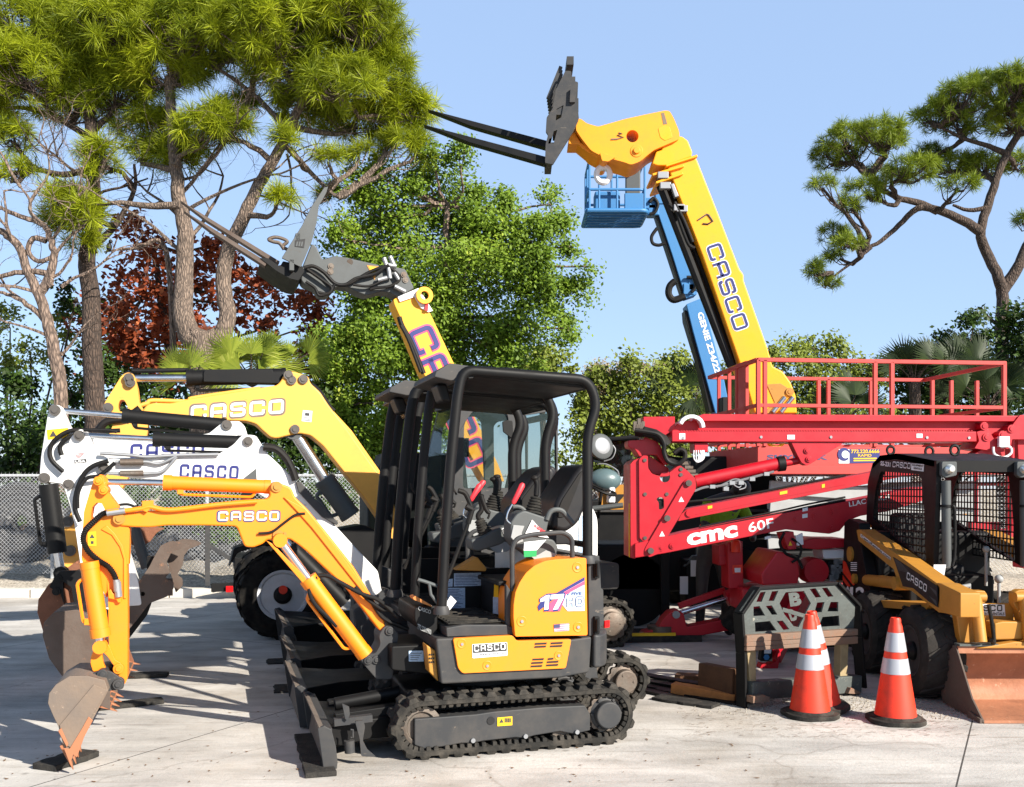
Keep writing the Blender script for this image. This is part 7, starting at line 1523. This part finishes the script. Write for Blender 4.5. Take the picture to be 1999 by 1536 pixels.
def mesh_from(name, parts, mat, parent):
    V = np.concatenate([p[0] for p in parts]); o_ = 0; F = []
    for v, f in parts: F.append(f+o_); o_ += len(v)
    F = np.concatenate(F); me = bpy.data.meshes.new(name); k = F.shape[1]
    me.vertices.add(len(V)); me.vertices.foreach_set('co', V.ravel()); me.loops.add(F.size); me.loops.foreach_set('vertex_index', F.ravel())
    me.polygons.add(len(F)); me.polygons.foreach_set('loop_start', np.arange(len(F))*k); me.update(calc_edges=True); me.validate()
    me.materials.append(mat); o = bpy.data.objects.new(name, me); COL.objects.link(o); o.parent = parent; return o
def rotm(d, tw):
    d = np.array(d, float); d /= np.linalg.norm(d)+1e-9; a = np.array((0,0,1.)) if abs(d[2]) < .9 else np.array((1.,0,0))
    x = np.cross(a, d); x /= np.linalg.norm(x); y = np.cross(d, x); c, s = math.cos(tw), math.sin(tw)
    return np.stack([x*c+y*s, y*c-x*s, d], 1)
def tuft_template(seed, n=92, L=.34, w=.0075):
    r = np.random.RandomState(seed); V = []; F = []
    for i in range(n):
        th = r.uniform(0, 2*math.pi); ph = math.acos(r.uniform(-.25, 1)); l = L*r.uniform(.75, 1.1)
        d = np.array((math.sin(ph)*math.cos(th), math.sin(ph)*math.sin(th), math.cos(ph))); s = np.cross(d, r.normal(size=3)); s /= np.linalg.norm(s)
        b0 = np.array((0,0,r.uniform(-.12, .08))); k = len(V); V += [b0-s*w*.5, b0+s*w*.5, b0+d*l*.6+s*w*.6, b0+d*l+np.array((0,0,-.03)), b0+d*l*.6-s*w*.6]
        F += [(k,k+1,k+2),(k,k+2,k+4),(k+4,k+2,k+3)]
    return V, F
TUFT = [tuft_template(i) for i in range(4)]; TUFTF = [tuft_template(i+9, 60, .30, .010) for i in range(3)]
def limb(mb, pts, r0, r1, n=8, wob=0.0, seg=4):
    P = smooth(pts, seg); N = len(P)
    if wob: P = [p+Vector((rg.gauss(0,wob), rg.gauss(0,wob), rg.gauss(0,wob)))*(0 < i < N-1) for i, p in enumerate(P)]
    mb.ring(P, [r0+(r1-r0)*(i/(N-1))**.8 for i in range(N)], n)
    return P
def branchy(mb, p, d, L, r, lev, spread=.7, up=.05, n=5):
    """crooked branch that keeps forking"""
    pts = [Vector(p)]; dd = Vector(d).normalized()
    for i in range(4):
        dd = (dd+Vector((rg.gauss(0,.24), rg.gauss(0,.18), rg.gauss(0,.2)+up))).normalized(); pts.append(pts[-1]+dd*L/4)
    mb.ring(smooth(pts, 2), [r*(1-.55*i/8) for i in range(9)], n)
    if lev > 0:
        for k in range(rg.choice((2,3,3))):
            b = pts[rg.choice((2,3,4,4))]; nd = (dd+Vector((rg.gauss(0,spread), rg.gauss(0,spread*.7), rg.gauss(0,spread*.8)))).normalized()
            branchy(mb, b, nd, L*rg.uniform(.55,.8), r*.5, lev-1, spread, up, max(3, n-1))
def pine(name, label, trunks, clumps, Y, mat, dens=1.0, tpl=TUFT, size=1.0, barkm='bark', group=None, dead=()):
    """trunks: list of (pixel path, radius px start, end) ; clumps: (cx, cy, rx, ry[, thin]) in photo pixels"""
    base = at(*trunks[0][0][0], Y); root = thing(name, label, 'tree', (base.x, Y, 0), 0, group); B = Vector((base.x, Y, 0)); s = Y/FPX
    m = MB(); tips = []
    for pts, r0, r1 in trunks:
        P = [at(x, y, Y+rg.uniform(-.1,.1))-B for x, y in pts]
        if pts[0][1] > 640 and P[0].z > .1: P = [Vector((P[0].x+(P[0].x-P[1].x)*.3, P[0].y, 0))]+P
        limb(m, P, r0*s*(.8 if Y > 22 else .92), r1*s*.8, 12, .012*r0*s*3); tips.append(P)
    allp = [p for T in tips for p in T[1:]]
    C = [Cloud(*t) for t in tpl]
    for c in clumps:
        cx, cy, rx, ry = c[:4]; ctr = at(cx, cy, Y+rg.uniform(-1.0,1.0))-B
        near = min(allp, key=lambda p: (p-ctr).length+max(0, p.z-ctr.z)*1.5)
        mid = near.lerp(ctr, .5)+Vector((rg.gauss(0,.15), 0, rg.uniform(-.35,.1))); bp = limb(m, [near, mid, ctr-Vector((0,0,ry*s*.4))], 5.2*s+.02, 2.2*s, 6, .02)
        nt = max(8, int(dens*rx*ry/58)); rz = (rx+ry)/2*s*.9
        for i in range(nt):
            while True:
                q = NP.uniform(-1, 1, 3)
                if .25 < (q**2).sum() < 1: break
            if q[2] < -.3 and rg.random() < .65: q[2] = abs(q[2])
            pos = np.array(ctr)+np.array((q[0]*rx*s, q[1]*rz, q[2]*ry*s))
            d = np.array((q[0]*.8, q[1]*.8, .55+q[2]*.5))+NP.normal(0,.25,3); rg.choice(C).put(pos, rotm(d, rg.uniform(0,6.28)), size*rg.uniform(.68,1.22))
            if i % 2 == 0:
                e = Vector(pos); b = bp[rg.randrange(len(bp)//2, len(bp))]; mm = b.lerp(e, .5)+Vector((0,0,-.12)); m.ring([b, mm, e], [1.6*s, 1.2*s, .7*s], 4)
    for (x, y, dx, dz, L, r, lv) in dead: branchy(m, at(x, y, Y+.2)-B, (dx, rg.uniform(-.3,.4), dz), L, r, lv)
    m.build('trunk', X[barkm], root, split=False, fix=False)
    mesh_from('crown', [c.arrays() for c in C if c.I], X[mat], root); return root
LEAF = ([(-.5,0,0),(0,-.28,.06),(.5,0,0),(0,.28,.06)], [(0,1,2,3)])
def leafy(name, label, cat, clumps, Y, mat, leaf=.09, dens=1.0, trunk=None, group=None, barkm='barkd', depth=.9, part='crown', stems=True):
    base = at(trunk[0][0] if trunk else clumps[0][0], 900, Y); root = thing(name, label, cat, (base.x, Y, 0), 0, group); B = Vector((base.x, Y, 0)); s = Y/FPX
    m = MB(); C = Cloud(*LEAF)
    P = [at(x, y, Y)-B for x, y in trunk] if trunk else [Vector((0,0,0)), Vector((0,0,.8))]
    if P[0].z > .1: P = [Vector((P[0].x, 0, 0))]+P
    limb(m, P, .13 if trunk else .06, .06 if trunk else .03, 8, .02)
    for c in clumps:
        cx, cy, rx, ry = c[:4]; ctr = at(cx, cy, Y+rg.uniform(-.5,.5))-B; near = min(P, key=lambda p: (p-ctr).length)
        if stems: limb(m, [near, near.lerp(ctr,.5)+Vector((rg.gauss(0,.1),0,-.1)), ctr], .05, .015, 5, .02)
        rz = (rx+ry)/2*s*depth; vol = rx*ry; nsub = max(4, int(vol/260)); per = max(10, int(dens*vol*.6/nsub/(leaf/.09)**2))
        for i in range(nsub):
            q = NP.normal(0, .5, 3); ln = np.linalg.norm(q)
            if ln > 1: q /= ln
            sc0 = np.array(ctr)+np.array((q[0]*rx*s, q[1]*rz, q[2]*ry*s)); sp = rg.uniform(.12,.26)*max(.6, min(1.2, rx*s/.8))
            if stems and i % 3 == 0: m.ring([ctr, ctr.lerp(Vector(sc0),.6)+Vector((0,0,-.05)), Vector(sc0)], [.014,.01,.006], 3)
            for j in range(per):
                pos = sc0+NP.normal(0, sp, 3)*np.array((1,1,.8)); d = NP.normal(0,.5,3)+np.array((.25,-.6,.55)); C.put(pos, rotm(d, rg.uniform(0,6.28)), leaf*rg.uniform(.7,1.3))
    m.build('trunk' if trunk else 'stem', X[barkm], root, split=False, fix=False); mesh_from(part, [C.arrays()], X[mat], root); return root
def fan(V, F, c, nrm, up, r, n=26, span=2.5):
    """one fan leaf: radiating pleated blades"""
    nrm = Vector(nrm).normalized(); up = Vector(up); up = (up-nrm*up.dot(nrm)).normalized(); sd_ = nrm.cross(up)
    for i in range(n):
        a = span*(i/(n-1)-.5); d = up*math.cos(a)+sd_*math.sin(a); l = r*(1-.22*abs(a/span*2)**2)*rg.uniform(.92,1.05); wv = (sd_*math.cos(a)-up*math.sin(a))*r*.026
        tip = c+d*l+nrm*(-.10*r)+Vector((0,0,-.12*r*rg.random())); mid = c+d*l*.55+nrm*.03*r; k = len(V)
        V += [c, mid-wv+nrm*.012*r, tip, mid+wv-nrm*.012*r]; F.append((k,k+1,k+2,k+3))
def fanpalm(name, label, px, py, Y, r, n, mat, spread=1.0, group=None, up_bias=.35, front=.5, stemh=None):
    c0 = at(px, py, Y); root = thing(name, label, 'palm', (c0.x, Y, 0), 0, group); h = c0.z; m = MB()
    if stemh: limb(m, [Vector((0,0,0)), Vector((.05,0,h*.5)), Vector((0,0,h))], .14, .12, 10)
    V, F = [], []
    for i in range(n):
        a = 2*math.pi*i/n+rg.uniform(-.2,.2); el = rg.uniform(-.1, 1.15); d = Vector((math.cos(a)*math.cos(el)*spread, math.sin(a)*math.cos(el)*.8-front*.3, math.sin(el)+up_bias)).normalized()
        L = r*rg.uniform(.7,1.15); b = Vector((0,0,h-.25*r)); e = b+d*L; m.ring([b, b.lerp(e,.5)+Vector((0,0,.06)), e], [.018,.014,.008], 5)
        nr = (Vector((0,-front-.5,.35))+d*-.3+Vector((rg.gauss(0,.45),0,rg.gauss(0,.3)))).normalized(); fan(V, F, e, nr, d, r*rg.uniform(.75,1.05), 24, rg.uniform(2.2,3.0))
    m.build('stem', X['barkd'], root, split=False, fix=False)
    mesh_from('frond', [(np.array([tuple(v) for v in V]), np.array(F))], X[mat], root); return root
# the big pines on the left
pine('pine_tree', 'dark straight trunked pine rising behind the bucket arms on the left', [([(185,905),(183,760),(178,600),(170,500),(185,430),(180,330),(178,260),(170,150)],26,12), ([(180,330),(120,340),(60,330),(0,345),(-60,330)],8,3), ([(178,270),(110,230),(40,210),(-40,220)],8,3), ([(182,480),(225,440),(262,370),(262,320)],9,3)],
     [(40,50,95,60),(40,140,105,55),(150,205,95,42),(120,105,100,60),(235,60,95,70),(225,180,85,40),(200,130,90,50),(195,310,45,30),(20,265,60,22),(125,395,52,30),(120,435,48,22),(170,420,40,28),(160,475,30,16),(-50,100,80,80),(-40,200,70,50),(140,20,100,50),(30,330,40,14)], 19.5, 'needle', 1.0, barkm='barkd', group='tall pines on the left',
     dead=((175,350,-.8,.3,1.4,.035,3),(180,390,.8,.1,1.3,.035,3),(165,330,.7,.3,1.2,.03,3),(150,380,-.7,.4,1.2,.03,2)))
pine('pine_tree', 'pine with a pale reddish trunk forking low into a V behind the fan palm', [([(398,692),(374,662),(358,615),(360,550),(362,470),(352,400),(342,330),(335,250),(330,150)],30,11), ([(396,690),(426,668),(444,620),(436,555),(446,485),(478,420),(505,360),(535,310),(570,245),(600,170)],24,10), ([(352,400),(290,402),(235,395),(200,400)],9,4), ([(570,260),(540,230),(490,180),(420,130)],8,4), ([(565,290),(600,330),(640,370),(660,385)],7,3), ([(590,200),(660,170),(720,130)],8,3)],
     [(345,60,105,75),(320,145,85,45),(450,90,110,75),(540,50,100,60),(555,130,80,50),(640,80,95,70),(720,70,75,65),(745,150,62,60),(660,165,80,48),(600,205,75,40),(690,235,85,38),(770,235,65,34),(805,215,45,30),(825,285,26,26),(770,280,45,20),(440,245,48,42),(400,255,65,34),(300,250,75,34),(340,300,72,28),(280,300,50,24),(470,205,40,24),(400,20,110,50),(560,-10,120,50),(680,10,90,50),(640,310,26,14),(555,270,18,22),(545,385,22,11),(645,375,22,14),(700,300,40,16),(500,60,90,60)], 19.0, 'needle', 1.0, group='tall pines on the left',
     dead=((352,380,.6,.5,1.5,.045,4),(365,470,.5,.7,1.8,.045,4),(362,440,-.6,.4,1.5,.04,4),(350,420,.8,.5,2.0,.045,4),(500,380,.8,-.2,1.3,.025,3),(365,500,-.5,.6,1.6,.045,4),(560,300,.5,-.8,1.2,.03,3),(360,350,.7,.3,1.3,.03,3)))
# bare tree, far left
root = thing('bare_tree', 'leafless grey tree with crooked limbs at the far left edge', 'tree', (at(120,780,18.5).x, 18.5, 0)); B = Vector(root.location); m = MB(); A = lambda *ps: [at(x, y, 18.5)-B for x, y in ps]
s_ = 18.5/FPX
limb(m, [Vector((0,0,0))]+A((118,770),(105,690),(92,620),(75,575),(55,530),(35,480),(10,455),(-20,450)), 15*s_, 6*s_, 10, .01)
limb(m, A((75,575),(95,545),(105,500),(100,470),(85,440),(50,425),(10,410)), 10*s_, 4*s_, 8, .01); limb(m, A((100,560),(92,535),(60,530),(20,535),(-20,545)), 8*s_, 4*s_, 8, .01)
limb(m, A((90,470),(65,465),(55,490),(75,510),(105,500)), 6*s_, 4*s_, 8); limb(m, A((92,630),(60,600),(30,580),(0,570)), 7*s_, 3*s_, 7, .01); limb(m, A((85,440),(60,415),(58,390),(40,365)), 5*s_, 2*s_, 6)
for x, y, dx, dz in ((40,365,-.4,.9),(58,395,.5,.9),(10,410,-.9,.3),(20,460,-.8,.5),(0,540,-.8,.4),(95,545,.6,.7),(60,600,-.7,.4),(105,500,.6,.6),(30,480,-.3,.9),(70,570,-.8,.2),(110,700,.8,.5),(100,660,-.7,.3),(100,470,.7,.6),(120,560,.4,.5)):
    branchy(m, at(x, y, 18.5)-B, (dx, rg.uniform(-.4,.4), dz), rg.uniform(.8,1.3), .035, 4)
m.build('trunk', X['barkg'], root, split=False, fix=False)
o = MB(); q = at(213,488,19.3); o.ball((0,0,.06), .07, (.8,.8,1.25)); o.ball((.03,0,.17), .04); o.cyl((-.02,0,.02),(-.07,0,-.08),.025,.012,8); ob = o.build('bird', X['bprint'], None); ob.location = q; tag(ob, 'small dark bird perched on a thin bare twig between the pine trunks', 'bird')
o = MB(); A2 = lambda *ps: [at(x, y, 19.35)-q for x, y in ps]
o.ring(smooth(A2((203,492),(240,486),(270,484),(310,470),(330,520),(340,700))), [.012+.002*i for i in range(31)][:31], 5); ob2 = o.build('dead_sapling', X['barkg'], None, fix=False); ob2.location = q; tag(ob2, 'thin dead sapling with a bare twig holding a bird', 'sapling')
# red leaved tree, broad green tree, understorey
leafy('red_leaved_tree', 'tree with dark red brown leaves seen between and right of the pine trunks', 'tree', [(285,480,60,50),(300,560,80,60),(250,620,80,60),(310,650,80,60),(240,690,70,50),(180,640,30,30),(520,560,60,35),(560,600,70,40),(600,640,45,50),(500,610,50,35),(610,690,40,40),(410,480,40,40),(400,560,40,50),(460,540,40,40),(330,720,70,40),(600,740,40,30),(155,625,30,16),(390,650,40,40)], 21.5, 'redleaf', .15, .85, trunk=[(330,900),(330,700),(310,560),(300,480)])
leafy('broadleaf_tree', 'large bushy green tree in the middle behind the black canopies', 'tree', [(760,420,85,70),(700,380,40,42),(735,340,22,30),(870,420,80,85),(745,330,16,40),(900,330,14,50),(985,392,16,32),(1076,400,14,42),(1120,480,30,22),(1150,520,22,7),(1110,640,30,34),(822,340,16,40),(1040,470,40,50),(940,480,60,60),(800,360,34,34),(850,300,24,24),(930,390,26,36),(990,450,70,60),(1000,410,26,26),(1085,430,34,46),(1050,520,68,60),(1075,590,62,45),(1130,560,30,18),(900,560,110,80),(780,560,100,90),(1000,630,85,50),(690,470,50,50),(690,640,60,70),(780,690,100,70),(900,690,110,70),(1000,700,60,40),(690,780,70,60),(760,840,80,70),(860,800,90,60),(660,860,60,50),(720,900,90,40),(670,700,60,70),(660,790,50,70),(840,640,90,60),(720,560,70,60),(960,760,70,50)], 19.8, 'oak', .084, 1.3, trunk=[(840,900),(845,760),(860,620),(870,480),(875,400)], barkm='barkg')
leafy('small_tree', 'smaller rounded tree top right of the big bushy tree', 'tree', [(1060,690,40,30),(1090,710,34,24),(1030,710,40,30),(1060,740,50,30)], 24.0, 'hedge', .12, 1.1, trunk=[(1060,900),(1060,740)])
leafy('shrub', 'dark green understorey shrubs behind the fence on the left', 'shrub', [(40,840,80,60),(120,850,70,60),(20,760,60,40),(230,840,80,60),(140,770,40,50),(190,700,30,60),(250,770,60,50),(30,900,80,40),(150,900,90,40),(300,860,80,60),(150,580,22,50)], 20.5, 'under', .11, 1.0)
leafy('shrub', 'sparse pale shrub with sky showing through at the far left', 'shrub', [(20,640,50,40),(60,690,60,40),(10,700,40,40),(130,650,35,40),(215,600,26,50),(225,660,24,40)], 23.0, 'hedge', .10, .55)
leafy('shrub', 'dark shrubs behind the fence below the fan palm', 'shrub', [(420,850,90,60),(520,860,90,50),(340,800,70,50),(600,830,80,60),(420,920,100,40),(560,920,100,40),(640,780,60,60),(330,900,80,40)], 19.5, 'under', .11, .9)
leafy('hedge', 'brown green brushy hedge with dry pale tops right of the black canopies', 'hedge', [(1180,740,50,36),(1240,740,55,36),(1150,790,50,50),(1220,810,70,50),(1290,780,60,45),(1340,830,70,50),(1180,860,70,50),(1270,860,80,50),(1150,900,60,40)], 21.0, 'hedge', .10, 1.2, barkm='barkg')
leafy('brush', 'pale dry leafless brush along the top of the hedge', 'brush', [(1165,725,40,22),(1215,730,50,20),(1250,720,40,18),(1140,760,30,40),(1180,770,40,40)], 21.4, 'dry', .06, 1.0, barkm='barkg')
leafy('shrub', 'bright green vine covered shrubs behind the salmon platform rails', 'shrub', [(1530,690,50,34),(1590,680,60,34),(1640,700,50,30),(1560,730,70,40),(1640,760,70,50),(1560,790,80,40),(1690,740,50,40),(1660,830,90,50),(1500,740,50,40),(1330,740,60,30),(1390,760,60,50),(1440,740,60,40),(1340,700,40,24),(1420,830,90,50),(1540,860,90,50)], 22.0, 'hedge', .10, 1.0)
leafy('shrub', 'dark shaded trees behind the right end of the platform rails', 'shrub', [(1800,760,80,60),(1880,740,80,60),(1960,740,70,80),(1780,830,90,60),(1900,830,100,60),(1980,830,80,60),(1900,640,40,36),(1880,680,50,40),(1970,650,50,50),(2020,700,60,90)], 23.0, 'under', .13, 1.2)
# fan palms
fanpalm('fan_palm', 'bright yellow green fan palm in front of the forked pine trunk', 492, 738, 17.3, .6, 18, 'palm', 1.0, front=.8)
fanpalm('fan_palm', 'small fan palm with drooping leaves left of the bright one', 375, 752, 17.0, .48, 10, 'palm', 1.0, front=.7)
fanpalm('fan_palm', 'olive fan palm right of the bright one below the red leaves', 560, 712, 17.8, .5, 11, 'palm', 1.0, front=.7)
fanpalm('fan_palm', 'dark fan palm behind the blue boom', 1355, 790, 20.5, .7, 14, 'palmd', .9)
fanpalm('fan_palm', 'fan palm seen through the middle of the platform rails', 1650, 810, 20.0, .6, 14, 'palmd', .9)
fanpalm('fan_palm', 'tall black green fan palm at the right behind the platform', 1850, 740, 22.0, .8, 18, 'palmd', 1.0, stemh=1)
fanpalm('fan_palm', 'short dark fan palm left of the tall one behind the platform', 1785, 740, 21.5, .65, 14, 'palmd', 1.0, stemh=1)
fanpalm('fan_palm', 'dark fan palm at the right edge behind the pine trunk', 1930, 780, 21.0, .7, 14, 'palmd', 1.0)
# pine on the right
pine('pine_tree', 'lone pine with flat layered crown against the sky at the right edge', [([(1962,905),(1958,760),(1956,640),(1957,570),(1950,545),(1925,490),(1915,450),(1930,395),(1945,350),(1965,300),(1990,260)],19,8), ([(1957,565),(1985,525),(2005,480),(2040,420),(2060,330)],16,8),
      ([(1915,452),(1880,430),(1830,410),(1790,407),(1755,440),(1720,470),(1690,485)],13,4), ([(1830,412),(1790,395),(1750,385),(1720,365),(1700,340)],10,4), ([(1930,405),(1890,410),(1860,400)],7,3), ([(1965,300),(1930,285),(1880,270),(1830,245)],8,3), ([(1700,483),(1680,500),(1640,530),(1620,545)],5,2), ([(1956,640),(1930,620),(1915,600)],6,2)],
     [(1660,275,62,34),(1710,265,58,32),(1620,310,42,26),(1740,275,34,22),(1605,360,28,16),(1780,330,60,22),(1850,325,65,24),(1920,325,55,26),(1730,345,50,20),(1690,370,40,22),(1660,400,26,18),(1830,230,46,34),(1880,195,60,40),(1940,180,60,42),(1985,170,50,40),(1900,240,60,30),(1970,240,50,34),(1985,320,30,26),(1625,455,36,20),(1650,475,32,16),(1590,530,24,18),(1620,550,26,14),(1640,500,28,12),(1998,430,14,14),(2040,200,60,60),(1820,300,40,18),(1870,360,40,14)], 24.0, 'needle2', 1.9, TUFTF, .8, barkm='barkd')
# ------------------------------------------------------------------ chain link fence
YF = 15.4; zt = CAMH-(928-HY)/FPX*YF; x0, x1 = -12.0, 9.0
fe = thing('chain_link_fence', 'chain link fence along the back of the yard', 'fence', (0, YF, 0))
m = MB(); st = .062; nx_ = int((x1-x0+zt)/st)
for k in range(nx_):
    for sgn in (1, -1):
        a = x0-zt+k*st if sgn > 0 else x0+k*st
        p, q = (a, .25), (a+sgn*(zt-.25), zt)
        if min(p[0], q[0]) < x0 or max(p[0], q[0]) > x1: continue
        t = .0034; y = .004*sgn
        m.add([(p[0]-t,y,p[1]),(p[0]+t,y,p[1]),(p[0],y+t*1.6,p[1]),(q[0]-t,y,q[1]),(q[0]+t,y,q[1]),(q[0],y+t*1.6,q[1])], [(0,1,4,3),(1,2,5,4),(2,0,3,5)])
for k in range(int((x1-x0)/st)): x = x0+k*st; m.add([(x-.004,0,zt),(x+.004,0,zt),(x+.02,0,zt+.06),(x,.004,zt)], [(0,1,2),(1,3,2),(3,0,2)])
m.build('wire_mesh', X['wire'], fe, smooth_=0, fix=False, split=False)
m = MB(); m.cyl((x0,.03,zt),(x1,.03,zt),.022,n=10); m.build('top_rail', X['wire'], fe)
for k in range(9):
    x = at(100,1000,YF).x+(k-1)*2.45; m = MB(); m.cyl((x,.04,0),(x,.04,zt+.05),.03,n=10); m.ball((x,.04,zt+.05),.035); m.build('post', X['wire'], fe)
def coil(px, py, Y, rad, label, tiltx=0):
    c = at(px, py, Y); m = MB(); tot = 10
    pts = []; 
    for k in range(tot*40): a = 2*math.pi*k/40; rr_ = rad*(1-.68*((k//40) % 5)/4); pts.append(Vector((math.cos(a)*rr_, .17*(k//200)+.02*rg.random(), math.sin(a)*rr_+rad+.07)))
    m.ring(pts, [.075 if i % 2 else .066 for i in range(len(pts))], 8); o = m.build('pipe_coil', X['pipe'], None); o.location = (c.x, Y, .3); o.rotation_euler = (R(tiltx),0,0); tag(o, label, 'pipe coil', 'black corrugated pipe coils behind the fence')
coil(38, 1045, 16.5, .64, 'upright coil of black corrugated pipe behind the fence at the left edge')
coil(330, 1060, 16.8, .45, 'smaller coil of black pipe behind the fence by the yellow boom', -50); coil(440, 1080, 16.9, .4, 'low coil of black pipe behind the fence near the trailer post', -70); coil(250, 1075, 16.9, .4, 'flat coil of black pipe seen between the bucket arms', -60); coil(150, 1060, 17.0, .5, 'coil of black pipe right of the upright coil behind the fence', -20)
leafy('shrub', 'low dark growth behind the fence and the pipe coils', 'shrub', [(x, 985+rg.uniform(-12,12), 50, 34) for x in range(-20, 700, 60)]+[(x, 1040, 46, 30) for x in range(150, 660, 70)], 17.9, 'under', .09, 1.1)

leafy('shrub', 'dark hedge continuing behind the fence at the right edge', 'shrub', [(2080,780,90,70),(2180,800,90,60),(2290,790,90,70),(2120,870,90,50),(2240,870,90,50),(2350,860,90,60)], 21.5, 'under', .13, .9)
